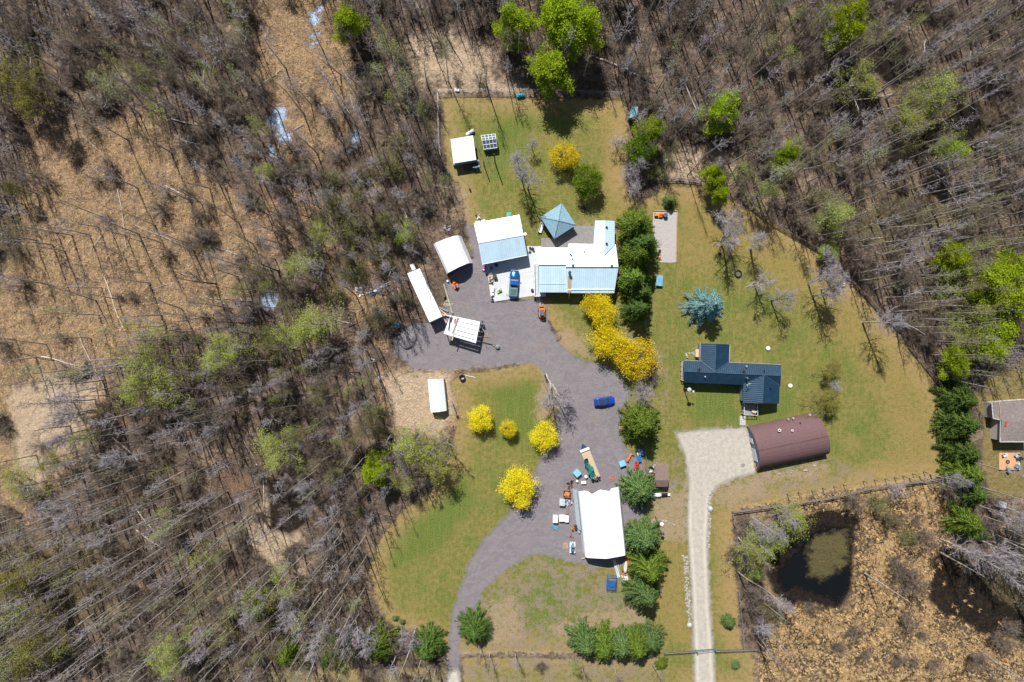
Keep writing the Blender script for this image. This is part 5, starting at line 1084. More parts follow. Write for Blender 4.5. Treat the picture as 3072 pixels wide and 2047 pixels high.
rt2 = thing('paved_path', 'short grey slab path from the porch to the parking gravel', 'path', P('G', 845, 960)); m_ = MB()
for k in range(4): p = P('G', 845, 925+k*24)-P('G', 845, 960); m_.box((p.x, p.y, 0), (1.25, .46, .05))
m_.build('slabs', M('paving_slab', (.42, .42, .43), .85, var=.12), rt2)

# --- arched buildings
def arch(name, lab, cat, f, c4, h, mat, prof, endmat, root=None, ends=True, seg=1, overhang=0.0, wall_side=0.0, smooth=True):
    """c4: ground corners, side A start, side A end, side B start, side B end; prof: list of (t across, height share)"""
    a0, a1, b0, b1 = [P(f, *c) for c in c4]; rt, off = house_root(name, lab, cat, [a0, a1, b0, b1]); m_ = MB(); rings = []
    for u in [i/seg for i in range(seg+1)]:
        A_, B_ = a0.lerp(a1, u), b0.lerp(b1, u); rings.append([A_.lerp(B_, t_)+Vector((0, 0, h*hh)) for t_, hh in prof])
    k = len(prof); th = .06; inner = [[p-Vector((0, 0, th)) if 0 < j < k-1 else p.lerp(r_[k//2], .01) for j, p in enumerate(r_)] for r_ in rings]
    vs = [p for r_ in rings for p in r_]; n = len(vs); vs += [p for r_ in inner for p in r_]
    F = [(i*k+j, i*k+j+1, (i+1)*k+j+1, (i+1)*k+j) for i in range(seg) for j in range(k-1)]; F2 = [tuple(q+n for q in f_[::-1]) for f_ in F]
    E = [(j+1, j, j+n, j+1+n) for j in range(k-1)]+[(seg*k+j, seg*k+j+1, seg*k+j+1+n, seg*k+j+n) for j in range(k-1)]
    m_.add(vs, F+F2+E); m_.build('roof', mat, rt, off=off, smooth=False)
    for i, e in enumerate((0, seg)):
        if ends is True or (ends == 'first' and i == 0) or (ends == 'last' and i == 1):
            r_ = rings[e]; ax = (a1-a0).normalized()*(.12 if i == 0 else -.12); c_ = (r_[0]+r_[-1])/2
            w_ = [p.lerp(c_, .015)+ax for p in r_]; m_ = MB(); m_.add(w_+[p+ax*.8 for p in w_], [tuple(range(k)), tuple(range(2*k-1, k-1, -1))]+[(j, j+1, j+1+k, j+k) for j in range(k-1)]); m_.build('end_wall', endmat, rt, off=off)
    return rt, off, rings
pr_round = [((1-math.cos(math.pi*i/18))/2, math.sin(math.pi*i/18)**.92) for i in range(19)]
rt, off, rg = arch('arched_hut', 'brown shingled arched hut at the end of the pale gravel parking', 'hut', 'G', [(884, 1020), (1560, 878), (978, 1452), (1690, 1304)], 4.2, R_BROWN, pr_round, SIDING_B, seg=1)
a, b = rg[0][0], rg[0][-1]; off2 = off
MB().bar(rg[0][9]+up*.3, rg[-1][9]+up*.3, .2, .05).build('ridge_seam', M('brown_seam', (.12, .06, .055), .8), rt, off=off)
panel(rt, off, b, a, .35, 2.6, 0, 2.3, 'garage_door', TRIM, out=-.02); panel(rt, off, b, a, .68, .9, 0, 2.05, 'door', DOORM, out=-.02)
for x, y, z, r_, mt in ((1218, 1060, 3.8, .26, TRIM), (1350, 1062, 3.9, .19, TRIM), (1530, 902, 1.8, .18, TRIM), (1360, 937, 2.3, .12, TRIM), (1310, 946, 2.3, .1, TRIM), (1533, 1188, 3.5, .26, DARKM), (1215, 1250, 3.7, .2, DARKM), (1433, 985, 3, .1, DARKM)): vent(rt, off, P('G', x, y, z), r_, .25, mt)
m_ = MB(); m_.box(P('G', 1097, 1258, 3.6)-off, (1.2, 1.0, .45), .2); m_.build('skylight_box', M('brown_box', (.23, .15, .14), .7), rt)
pr_fab = [(0, 0), (.03, .35), (.1, .62), (.25, .83), (.4, .96), (.5, 1), (.6, .96), (.75, .83), (.9, .62), (.97, .35), (1, 0)]
# big white fabric building, its upper edge ragged
a0, a1, b0, b1 = P('F', 560, 195), P('F', 648, 1035), P('F', 1105, 160), P('F', 1188, 1000)
rt, off = house_root('fabric_building', 'big white fabric building with a torn upper end, largest white roof in the yard', 'storage building', [a0, a1, b0, b1])
prof = [(0, 0, 0), (.02, .6, .0), (.05, .72, .1), (.14, .79, .2), (.22, .85, .2), (.30, .90, -.35), (.34, .92, -.3), (.42, .97, .1), (.5, 1, .45), (.58, .97, .3), (.66, .92, .1), (.72, .89, -.1), (.77, .86, .35), (.86, .80, .45), (.95, .74, .4), (.985, .58, .3), (1, 0, .3)]
hh = 4.9; rings = []; ax = (a1-a0).normalized()
for i in range(9):
    u = i/8; A_, B_ = a0.lerp(a1, u), b0.lerp(b1, u); rings.append([A_.lerp(B_, t_)+Vector((0, 0, hh*z*(1-(.012 if i % 2 and 0 < j < 16 else 0))))-(ax*e*1.1 if i == 0 else Vector()) for j, (t_, z, e) in enumerate(prof)])
k = len(prof); vs = [p for r_ in rings for p in r_]; n = len(vs); vs += [p-Vector((0, 0, .06 if 0 < i % k < k-1 else 0)) for i, p in enumerate(vs)]
F_ = [(i*k+j, i*k+j+1, (i+1)*k+j+1, (i+1)*k+j) for i in range(8) for j in range(k-1)]
MB().add(vs, F_+[tuple(q+n for q in f_[::-1]) for f_ in F_]+[(8*k+j, 8*k+j+1, 8*k+j+1+n, 8*k+j+n) for j in range(k-1)]+[(j+1, j, j+n, j+1+n) for j in range(k-1)]).build('cover', F_WHITE, rt, off=off)
r_ = rings[-1]; MB().add([p-ax*.15 for p in r_]+[p-ax*.23 for p in r_], [tuple(range(k)), tuple(range(2*k-1, k-1, -1))]).build('end_wall', F_WHITE, rt, off=off)
for i in (0, 2, 4, 6): m_ = MB(); m_.tube([p-Vector((0, 0, .16 if 0 < j < k-1 else 0))+ax*(1.2 if i == 0 else 0) for j, p in enumerate(rings[i]) if j % 2 == 0], .05, 5); m_.build('hoop', STEEL, rt, off=off)
m_ = MB(); s_ = (a1-a0); m_.add([a0+(-ax.cross(Vector((0, 0, 1)))*-.0)+Vector((-.75, 0, .04)), a0+Vector((-.05, 0, 2.0)), a0.lerp(a1, .62)+Vector((-.05, 0, 2.0)), a0.lerp(a1, .62)+Vector((-.75, 0, .04))], [(3, 2, 1, 0)]); m_.build('side_skirt', M('pale_blue_tarp', (.50, .62, .68), .6, var=.15), rt, off=off)
pr_g = [(0, 0), (.02, .62), (.10, .84), (.5, 1), (.78, .86), (.90, .6), (1, 0)]
rt, off, rg = arch('arched_shelter', 'white arched fabric shelter open towards the gravel yard, left of the garage', 'shelter', 'B', [(505, 585), (700, 1012), (905, 435), (1070, 832)], 3.9, F_WHITE, pr_g, F_WHITE, ends='first', seg=2)
rt, off, rg = arch('metal_shed', 'small white metal carport shed on the straw patch, alone below the yard', 'shed', 'D', [(652, 1010), (690, 1390), (835, 1000), (872, 1372)], 2.7, F_WHITEM, [(0, 0), (.01, .80), (.62, 1), (.99, .62), (1, 0)], TRIM, ends=True, seg=1)

# --- long white trailer
c4 = lvl('B', [(105, 985), (290, 910)], 3.4)+lvl('D', [(808, 272), (660, 340)], 3.4)
rt, off = house_root('semi_trailer', 'long narrow white box trailer parked by the trees', 'trailer', c4)
inn = [(p.x, p.y) for p in c4]; MB().prism(inn, 1.1, 3.3).build('body', F_WHITEM, rt, off=off)
slab('roof', [c4], .08, F_WHITEM, rt, off)
ax = (c4[3]-c4[0]).normalized(); sx = (c4[1]-c4[0]).normalized(); Lt = (c4[3]-c4[0]).length; wt = (c4[1]-c4[0]).length
MB().bar(c4[0].lerp(c4[1], .5)+up*.3, c4[3].lerp(c4[2], .5)+up*.3, .07, .03).build('roof_seam', STEEL, rt, off=off)
for u in (.72, .82, .18):
    for s_ in (.1, .9): c_ = c4[0]+ax*Lt*u+sx*wt*s_; m_ = MB(); m_.tube([Vector((c_.x, c_.y, .5))-sx*.15, Vector((c_.x, c_.y, .5))+sx*.15], .5, 14); m_.build('wheel', RUBBER, rt, off=off)
m_ = MB(); c_ = c4[0]+sx*wt*.55; m_.bar(Vector((c_.x, c_.y, 1.3)), Vector((c_.x, c_.y, 1.3))-ax*1.6, .8, .3); m_.build('hitch', STEEL, rt, off=off)
m_ = MB(); c_ = c_-ax*1.0; m_.box((c_.x-off.x, c_.y-off.y, 1.5), (.8, 1.2, .9), math.atan2(ax.y, ax.x)+math.pi/2); m_.build('cooling_unit', F_WHITEM, rt)
# --- lumber shelter
c4 = lvl('D', [(905, 262), (1255, 335), (1205, 588), (828, 475)], 3.2)
rt, off = house_root('lumber_shelter', 'open lumber shelter whose white roof has four long dark slots', 'shelter', c4)
ax = (c4[1]-c4[0]).normalized(); dv = (c4[3]-c4[0]); F_ = []
def bil(u, v): return c4[0].lerp(c4[1], u).lerp(c4[3].lerp(c4[2], u), v)
vv = [0, .2, .23, .42, .45, .64, .67, .86, .89, 1]
F_.append([bil(0, 0), bil(.30, 0), bil(.30, 1), bil(0, 1)]); F_.append([bil(.95, 0), bil(1, 0), bil(1, 1), bil(.95, 1)])
for i in range(0, 9, 2): F_.append([bil(.302, vv[i]), bil(.948, vv[i]), bil(.948, vv[i+1]), bil(.302, vv[i+1])])
slab('roof', F_, .06, F_WHITE, rt, off)
for u in (.03, .5, .97):
    for v in (.04, .96): p = bil(u, v); MB().bar((p.x, p.y, 0), (p.x, p.y, 3.12), .16, .16).build('post', WOOD, rt, off=off)
for v in (.05, .5, .95): MB().bar(bil(.02, v)-up*2.4, bil(.98, v)-up*2.4, .08, .12).build('beam', WOOD, rt, off=off)
pv = 0
for x0, y0, x1, y1, mt in ((985, 285, 925, 555, WOODL), (1000, 290, 930, 470, PLANK), (905, 280, 885, 435, DARKM), (960, 285, 950, 345, PINKB), (925, 270, 905, 330, DARKM)):
    tag(MB().bar(P('D', x0, y0, 3.3+pv), P('D', x1, y1, 3.3+pv), .22, .06).build('roof_board', mt), ['long pale board hanging over the lower edge of the slotted white roof', 'grey board beside the long pale one on the slotted roof', 'dark board near the left edge of the slotted roof', 'short pinkish board at the top of the slotted roof', 'short dark board at the upper left corner of the slotted roof'][int(round(pv/.07))], 'board'); pv += .07
# --- back yard shed with blue porch
c4 = lvl('A', [(510, 600), (735, 560), (768, 805), (540, 842)], 2.7)
rt, off = house_root('garden_shed', 'flat white roofed shed with a small blue porch on the back lawn', 'shed', c4); slab('roof', [c4], .12, F_WHITEM, rt, off)
cc = sum(c4, Vector())/4; MB().prism([((p.lerp(cc, .06)).x, (p.lerp(cc, .06)).y) for p in c4], 0, 2.6).build('wall', SIDING_B, rt, off=off)
pb = lvl('A', [(640, 835), (795, 810), (808, 900), (655, 925)], .3); MB().prism([(p.x, p.y) for p in pb], .15, .3).build('porch_floor', M('porch_brown', (.10, .075, .07), .9), rt, off=off)
PB = M('porch_blue', (.10, .30, .38), .6)
for a, b in (((640, 835), (795, 812)), ((735, 880), (806, 868))): MB().bar(P('A', *a, 1.3), P('A', *b, 1.3), .35, .06).build('porch_rail', PB, rt, off=off)
for a in ((742, 822), (550, 860), (770, 895)): MB().box(P('A', *a, 0)-off, (.55, .4, .9), .2).build('planter_box', PB, rt)
# --- greenhouse
c4 = XY('A', [(820, 585), (962, 567), (982, 705), (848, 722)]); rt, off = house_root('greenhouse', 'small glazed greenhouse with white bars next to the garden shed', 'greenhouse', [Vector((*q, 0)) for q in c4])
lo, hi = [Vector((*q, 1.5)) for q in c4], [Vector((*q, 2.4)) for q in c4]; r0, r1 = hi[0].lerp(hi[3], .45), hi[1].lerp(hi[2], .45)
GH = M('greenhouse_glazing', (.10, .14, .18), .12, var=.3, scale=2, spec=.8)
MB().prism(c4, 0, 1.45).build('wall', M('greenhouse_side', (.16, .18, .20), .5), rt, off=off); slab('glazing', [[lo[0], lo[1], r1, r0], [r0, r1, lo[2], lo[3]]], .03, GH, rt, off)
m_ = MB()
for u in (0, .25, .5, .75, 1):
    for a, b, c_, d_ in ((lo[0], lo[1], r0, r1), (lo[3], lo[2], r0, r1)): m_.bar(a.lerp(b, u)+up, c_.lerp(d_, u)+up, .09, .05)
for a, b in ((lo[0], lo[1]), (r0, r1), (lo[3], lo[2]), (lo[0].lerp(r0, .5), lo[1].lerp(r1, .5)), (lo[3].lerp(r0, .5), lo[2].lerp(r1, .5))): m_.bar(a+up, b+up, .09, .05)
m_.build('glazing_bars', TRIM, rt, off=off)
# --- brown garden shed by the yard fence, right hand house, little blue shed
c4 = lvl('S', [(1966, 1397), (2004, 1397), (2003, 1461), (1968, 1461)], 2.2); rt, off = house_root('brown_shed', 'small brown shingled shed between the yard fence and the gravel road', 'shed', c4)
m0, m1 = P('S', 1965, 1441, 2.9), P('S', 2006, 1441, 2.9); a = P('S', 1972, 1390, 1.9), P('S', 1998, 1390, 1.9)
slab('roof', [[c4[0], c4[1], m1, m0], [m0, m1, c4[2], c4[3]], [a[0], a[1], c4[1], c4[0]]], .1, R_BROWN2, rt, off)
cc = sum(c4, Vector())/4; q = [((p.lerp(cc, .07)).x, (p.lerp(cc, .07)).y) for p in c4]; MB().prism(q, 0, 2.1).build('wall', SIDING, rt, off=off); panel(rt, off, q[0], q[3], .5, .9, .1, 1.9, 'door', RED)
pl_ = [(800, 365), (880, 355), (1210, 330), (1210, 770), (885, 770), (892, 545), (815, 530)]
c4 = lvl('I', pl_, 3.0); rt, off = house_root('grey_house', 'house with a weathered grey shingle roof cut by the right edge', 'house', c4)
rg0, rg1 = P('I', 905, 560, 3.35), P('I', 1210, 550, 3.6)
slab('roof', [[c4[0], c4[1], P('I', 890, 540, 3.1), c4[6]], [c4[1], c4[2], rg1, rg0, P('I', 890, 540, 3.1)], [rg0, rg1, c4[3], c4[4], c4[5]], [P('I', 890, 540, 3.1), rg0, c4[5]]], .12, R_GREY, rt, off)
cc = P('I', 1050, 560, 3); MB().prism([((p.lerp(cc, .06)).x, (p.lerp(cc, .06)).y) for p in c4], 0, 2.9).build('wall', SIDING, rt, off=off)
for i in (0, 1, 3, 4, 5, 6): a, b = c4[i], c4[(i+1) % 7]; MB().bar(a+up*.5, b+up*.5, .2, .1).build('fascia', M('grey_fascia', (.42, .41, .40), .7), rt, off=off)
MB().bar(P('I', 878, 358, 3.1)+up, P('I', 892, 545, 3.2)+up, .12, .06).build('fascia', M('tan_fascia', (.38, .30, .22), .7), rt, off=off)
MB().bar(P('I', 948, 560, 3.45)+up*.5, P('I', 946, 615, 3.4)+up*.5, .35, .05).build('patch', RED, rt, off=off)
MB().prism(XY('I', [(806, 540), (885, 545), (885, 672), (808, 668)]), 0, .4).build('low_deck', M('white_deck', (.55, .56, .56), .8), rt, off=off)
t_ = thing('covered_barbecue', 'dark covered barbecue with a pale blue stripe on the low deck by the grey roof', 'barbecue', P('I', 862, 615, .4)); MB().box((0, 0, 0), (.7, 1.9, .9), .03, .9).build('cover', M('navy_cover', (.01, .05, .09), .5), t_, bevel=.05); MB().box((0, .05, .91), (.66, .5, .03)).build('stripe', LBLUE, t_)
c4 = lvl('K3', [(1490, 965), (1552, 968), (1535, 1060), (1468, 1068)], 2.2); rt, off = house_root('blue_shed', 'tiny pale blue roofed playhouse half under a bright green tree', 'shed', c4); m0, m1 = P('K3', 1508, 966, 2.8), P('K3', 1492, 1064, 2.8)
slab('roof', [[c4[0], c4[3], m1, m0], [m0, m1, c4[2], c4[1]]], .08, M('pale_blue_roof', (.22, .42, .52), .5), rt, off); cc = sum(c4, Vector())/4; MB().prism([((p.lerp(cc, .1)).x, (p.lerp(cc, .1)).y) for p in c4], 0, 2.1).build('wall', SIDING_B, rt, off=off)
# --- concrete pad
cp = XY('B', [(1880, 582), (2130, 585), (2130, 980), (1965, 1000), (1975, 1308), (1345, 1404), (1288, 1010), (1245, 860)]); o = MB().prism(cp, -.1, .06).build('concrete_pad', CONC); o['kind'] = 'structure'
m_ = MB(); m_.bar(P('B', 1610, 930, .062), P('B', 1560, 1370, .062), .03, .006); m_.bar(P('B', 1290, 1040, .062), P('B', 1970, 960, .062), .03, .006)
m_.build('pad_joints', M('joint_grey', (.25, .27, .28), .9))['kind'] = 'structure'  # joints are plain dark grey strips along the slab

# ================================================================== FENCES
def fence(name, lab, f, pts, h, style, mat, step=2.6, cat='fence', lean=(0, 0)):
    w_ = [P(f, *p) for p in pts]; c_ = sum(w_, Vector())/len(w_); rt = thing(name, lab, cat, c_); posts = MB(); rails = MB(); net = MB(); n = 0
    L_ = Vector((lean[0], lean[1], 0))
    for a, b in zip(w_, w_[1:]):
        L = (b-a).length; k = max(1, round(L/step))
        for i in range(k+(1 if b is w_[-1] else 0)):
            p = a.lerp(b, i/k)-c_; MB().bar(p, p+Vector((0, 0, h+.1))+L_, .1 if style != 'wire' else .07, .1 if style != 'wire' else .07).build('post', mat, rt); n += 1
        d_ = (b-a).normalized(); a_, b_ = a-c_, b-c_
        if style == 'plank':
            for z in (.35, .75, 1.15): rails.bar(a_+Vector((0, 0, z*h/1.3)), b_+Vector((0, 0, z*h/1.3)), .04, .16)
            rails.bar(a_+Vector((0, 0, h)), b_+Vector((0, 0, h)), .11, .04)
        elif style == 'wire':
            for z in (.3, .6, .9, 1.2, 1.5):
                if z < h+.05: net.bar(a_+Vector((0, 0, z)), b_+Vector((0, 0, z)), .007, .007)
            rails.bar(a_+Vector((0, 0, h)), b_+Vector((0, 0, h)), .045, .045)
            s_ = 0
            while s_ < L: net.bar(a_+d_*s_, a_+d_*s_+Vector((0, 0, h)), .006, .006); s_ += .6
        elif style == 'rail':
            for z in (.5, .95): rails.bar(a_+Vector((0, 0, z)), b_+Vector((0, 0, z)), .07, .07)
            rails.bar(a_+Vector((0, 0, h)), b_+Vector((0, 0, h)), .1, .05)
    rails.build('rails', mat, rt)
    if net.v: net.build('wire_mesh', STEEL, rt)
    return rt
FG = M('weathered_fence', (.20, .18, .17), .9, var=.3); FW = M('galvanised_post', (.24, .25, .25), .5, .3, .15); FB = M('brown_fence', (.16, .115, .09), .9, var=.3)
fence('wire_fence', 'wire fence along the top of the back lawn', 'A', [(385, 128), (1150, 118), (1700, 130), (2240, 152)], 1.6, 'wire', FW)
fence('wire_fence', 'wire fence down the left side of the back lawn', 'A', [(385, 140), (392, 600), (415, 820), (435, 1000)], 1.6, 'wire', FW)
fence('plank_fence', 'short brown fence at the top of the open lawn above the playground', 'Y', [(85, 120), (240, 118), (430, 140)], 1.2, 'rail', FG)
fence('plank_fence', 'long curving plank fence between the open lawn and the woods', 'Y', [(780, 300), (900, 390), (1060, 510), (1180, 580), (1330, 665), (1520, 780), (1620, 880), (1780, 1040), (1930, 1190), (2090, 1380), (2300, 1540)], 1.2, 'plank', FB)
fence('plank_fence', 'lower stretch of plank fence, right edge of the open lawn', 'W', [(2085, 795), (2150, 875), (2185, 925), (2192, 1010), (2190, 1095)], 1.2, 'rail', FB)
fence('plank_fence', 'weathered fence above the pond running down to the road side corner', 'J', [(1760, 115), (1540, 150), (1300, 178), (1180, 200), (900, 265), (640, 305), (500, 325), (225, 362)], 1.3, 'plank', FG, 3.5)
fence('plank_fence', 'short fence return at the pond corner', 'J', [(222, 366), (232, 450)], 1.3, 'rail', FG, 1.5)
fence('wire_fence', 'wire fence between the gravel road verge and the pond', 'J', [(265, 930), (285, 1130), (300, 1318)], 1.2, 'rail', FG, 2.2)
fence('wire_fence', 'dark fence down the middle, beside the spruces and the brown shed', 'S', [(1934, 960), (1936, 1020)], 1.5, 'wire', FW)
fence('wire_fence', 'grey fence between the gravel yard and the brown shed', 'E', [(1742, 400), (1755, 760), (1762, 1180), (1775, 1560)], 1.5, 'wire', FW)
fence('wire_fence', 'short grey fence below the three spruces', 'L', [(1700, 600), (1712, 740)], 1.5, 'wire', FW, 1.5)
fence('rail_fence', 'rail fence from the entrance clump to the road gate', 'L', [(1840, 918), (2130, 900)], 1.2, 'rail', FG, 2.3)
fence('rail_fence', 'rail fence from the road gate to the pond', 'J', [(100, 1335), (300, 1328), (395, 1322)], 1.2, 'rail', FG, 2.3)
GT = M('green_blue_gate', (.10, .24, .27), .5, .3)
t_ = thing('road_gate', 'blue green tube gate across the pale gravel road', 'gate', P('L', 2215, 900)); m_ = MB(); a, b = P('L', 2135, 905)-P('L', 2215, 900), P('L', 2300, 888)-P('L', 2215, 900)
for z in (.3, .7, 1.15): m_.bar(a+Vector((0, 0, z)), b+Vector((0, 0, z)), .06, .06)
for k in range(4): c_ = a.lerp(b, k/3); m_.bar(c_, c_+Vector((0, 0, 1.15)), .05, .05)
m_.build('bars', GT, t_)
for c_ in (a, b): MB().bar(c_, c_+Vector((0, 0, 1.6)), .18, .18).build('gate_post', GT, t_)
for i, (x, y) in enumerate([(1618, 98), (1540, 112), (1470, 128), (1410, 138), (1342, 148), (1265, 155), (1185, 165), (1045, 190), (975, 202), (895, 215), (818, 232), (722, 245), (642, 258), (585, 320), (515, 325), (445, 345)]):
    q = P('J', x, y, 0)*(.985); o = MB().tube([(0, 0, -.1), (.03, .02, 1.0), (.0, -.03, 1.9)], [.09, .08, .07], 7).build('tall_post', FB); o.location = (q.x, q.y, 0); tag(o, 'tall thin dark post standing along the upper pond fence', 'post', 'tall posts along the upper pond fence')
# ================================================================== VEHICLES
def ring(x, hw, z0, zs, zt, hwt, k=None):
    return [(x, -hw*.92, z0), (x, -hw, z0+(zs-z0)*.45), (x, -hw*.97, zs), (x, -hwt, zt), (x, hwt, zt), (x, hw*.97, zs), (x, hw, z0+(zs-z0)*.45), (x, hw*.92, z0)]
def wheels(t_, L, wd, r_, xs_):
    for x in xs_:
        for s_ in (-1, 1):
            w_ = MB().tube([(x, s_*(wd/2-.22), r_), (x, s_*(wd/2+.01), r_)], [r_, r_], 18).build('wheel', RUBBER, t_); MB().tube([(x, s_*(wd/2-.02), r_), (x, s_*(wd/2+.03), r_)], [r_*.6, r_*.55], 12).build('rim', STEEL, w_)
def quad(ps, name, mat, t_, lift=.012, parent=None):
    ps = [Vector(p) for p in ps]; n_ = (ps[1]-ps[0]).cross(ps[2]-ps[0]).normalized(); m_ = MB(); m_.add([p+n_*lift for p in ps]+[p-n_*.02 for p in ps], [(0, 1, 2, 3), (7, 6, 5, 4)]+[(j, j+4, (j+1) % 4+4, (j+1) % 4) for j in range(4)]); return m_.build(name, mat, parent or t_)
PAINT_B = M('metallic_blue_paint', (.012, .10, .36), .28, .35, .05, spec=.6); PAINT_V = M('vivid_blue_paint', (.01, .07, .50), .28, .25, .05, spec=.6)
# pickup, x forward
p = P('B', 1676, 1140); a = P('B', 1663, 1350)-P('B', 1690, 930); ang = math.atan2(-a.y, -a.x); Lc = 5.75; wd = 1.95
t_ = thing('pickup_truck', 'blue pickup truck with a grey bed cover parked on the concrete pad', 'pickup', (p.x, p.y, .06), ang)
rs_ = [ring(-Lc/2, .90, .5, .95, 1.12, .84), ring(-Lc/2+.12, .95, .42, .98, 1.16, .88), ring(-.55, .97, .40, .98, 1.16, .90), ring(-.50, .97, .40, 1.05, 1.2, .90), ring(1.2, .97, .40, 1.05, 1.2, .88), ring(2.5, .93, .42, .98, 1.10, .78), ring(2.82, .80, .5, .85, .95, .6)]
MB().loft(rs_).build('body', PAINT_B, t_, smooth=True)
MB().loft([[(-.52, -.82, 1.15), (-.52, .82, 1.15), (-.42, .70, 1.84), (-.42, -.70, 1.84)][::-1], [(-.3, -.84, 1.15), (-.3, .84, 1.15), (-.3, .72, 1.90), (-.3, -.72, 1.90)][::-1], [(.75, -.84, 1.15), (.75, .84, 1.15), (.55, .72, 1.88), (.55, -.72, 1.88)][::-1], [(1.5, -.80, 1.15), (1.5, .80, 1.15), (.80, .68, 1.80), (.80, -.68, 1.80)][::-1]]).build('cab', PAINT_B, t_)
quad([(1.42, -.72, 1.22), (1.42, .72, 1.22), (.86, .64, 1.74), (.86, -.64, 1.74)], 'windshield', GLASS, t_, .03); quad([(-.53, .7, 1.25), (-.53, -.7, 1.25), (-.43, -.6, 1.76), (-.43, .6, 1.76)], 'rear_window', GLASS, t_, .03)
for s_ in (-1, 1):
    q = [(-.25, s_*.85, 1.22), (1.2, s_*.84, 1.22), (.75, s_*.735, 1.76), (-.25, s_*.735, 1.76)]; quad(q if s_ < 0 else q[::-1], 'side_window', GLASS, t_, .02)
    MB().box((1.2, s_*1.08, 1.15), (.14, .24, .2)).build('mirror', DARKM, t_); MB().box((2.72, s_*.66, .72), (.16, .3, .18)).build('headlight', WHITEP, t_); MB().box((-Lc/2+.02, s_*.82, .8), (.06, .16, .3)).build('tail_light', RED, t_)
MB().box((-1.62, 0, 1.16), (2.15, 1.66, .06)).build('bed_cover', M('grey_green_cover', (.12, .19, .20), .7, var=.1), t_, bevel=.02)
m_ = MB(); m_.box((-1.85, 0, 1.225), (1.3, 1.2, .035)); m_.build('cover_panel', M('dark_green_cover', (.055, .11, .11), .75), t_)
MB().box((2.86, 0, .42), (.16, 1.6, .2)).build('bumper', STEEL, t_, bevel=.03); MB().box((-2.9, 0, .45), (.14, 1.7, .2)).build('bumper', STEEL, t_, bevel=.03); wheels(t_, Lc, 1.95, .39, (-1.75, 1.85))
# blue car
p = P('H', 985, 1347); t_ = thing('parked_car', 'bright blue hatchback parked alone on the gravel yard', 'car', (p.x, p.y, 0), R(7))
rs_ = [ring(-2.2, .62, .5, .8, .95, .5), ring(-2.05, .82, .35, .9, 1.02, .72), ring(-1.2, .90, .28, .95, 1.05, .80), ring(.7, .91, .28, .92, 1.0, .80), ring(1.6, .87, .3, .82, .9, .70), ring(2.1, .72, .36, .68, .74, .52), ring(2.25, .5, .42, .6, .64, .36)]
MB().loft(rs_).build('body', PAINT_V, t_, smooth=True)
MB().loft([[(-1.95, -.66, 1.0), (-1.95, .66, 1.0), (-1.55, .55, 1.36), (-1.55, -.55, 1.36)][::-1], [(-1.2, -.76, 1.0), (-1.2, .76, 1.0), (-1.0, .58, 1.47), (-1.0, -.58, 1.47)][::-1], [(.4, -.78, .98), (.4, .78, .98), (-.1, .58, 1.47), (-.1, -.58, 1.47)][::-1], [(1.15, -.70, .95), (1.15, .70, .95), (.30, .56, 1.38), (.30, -.56, 1.38)][::-1]]).build('cabin', PAINT_V, t_)
MB().box((-.62, 0, 1.475), (1.15, 1.12, .014)).build('glass_roof', GLASS, t_)
quad([(1.08, -.64, 1.0), (1.08, .64, 1.0), (.36, .52, 1.36), (.36, -.52, 1.36)], 'windshield', GLASS, t_, .02); quad([(-1.93, .58, 1.06), (-1.93, -.58, 1.06), (-1.58, -.5, 1.34), (-1.58, .5, 1.34)], 'rear_window', GLASS, t_, .02)
for s_ in (-1, 1):
    q = [(-1.1, s_*.775, 1.03), (.55, s_*.765, 1.03), (.1, s_*.61, 1.38), (-1.0, s_*.61, 1.40)]; quad(q if s_ < 0 else q[::-1], 'side_window', GLASS, t_, .015); MB().box((.75, s_*1.0, .92), (.12, .2, .14)).build('mirror', PAINT_V, t_)
    MB().box((2.0, s_*.58, .58), (.2, .24, .12)).build('headlight', WHITEP, t_); MB().box((-2.12, s_*.6, .8), (.06, .22, .12)).build('tail_light', RED, t_)
wheels(t_, 4.4, 1.84, .33, (-1.35, 1.4))
# orange skid steer
p = P('H', 256, 305); t_ = thing('skid_steer', 'orange skid steer loader with pallet forks facing the house', 'loader', (p.x, p.y, 0), R(92))
MB().box((-.1, 0, .3), (2.1, 1.0, .75), 0, .9).build('body', ORANGE, t_, bevel=.05); MB().box((-.1, 0, 1.05), (1.25, .85, .85), 0, .92).build('cab', DARKM, t_, bevel=.03); MB().box((-.1, 0, 1.91), (1.2, .82, .05)).build('roof', M('loader_roof', (.10, .13, .16), .4), t_)
for s_ in (-1, 1): m_ = MB(); m_.bar((-1.05, s_*.55, 1.25), (.9, s_*.55, 1.05), .16, .18); m_.bar((.9, s_*.55, 1.05), (1.25, s_*.55, .35), .16, .16); m_.build('lift_arm', ORANGE, t_); MB().bar((1.3, s_*.3, .15), (2.35, s_*.3, .12), .12, .06).build('fork', STEEL, t_)
MB().box((1.25, 0, .12), (.1, 1.2, .55)).build('fork_plate', ORANGE, t_); wheels(t_, 2, 1.5, .38, (-.65, .55))
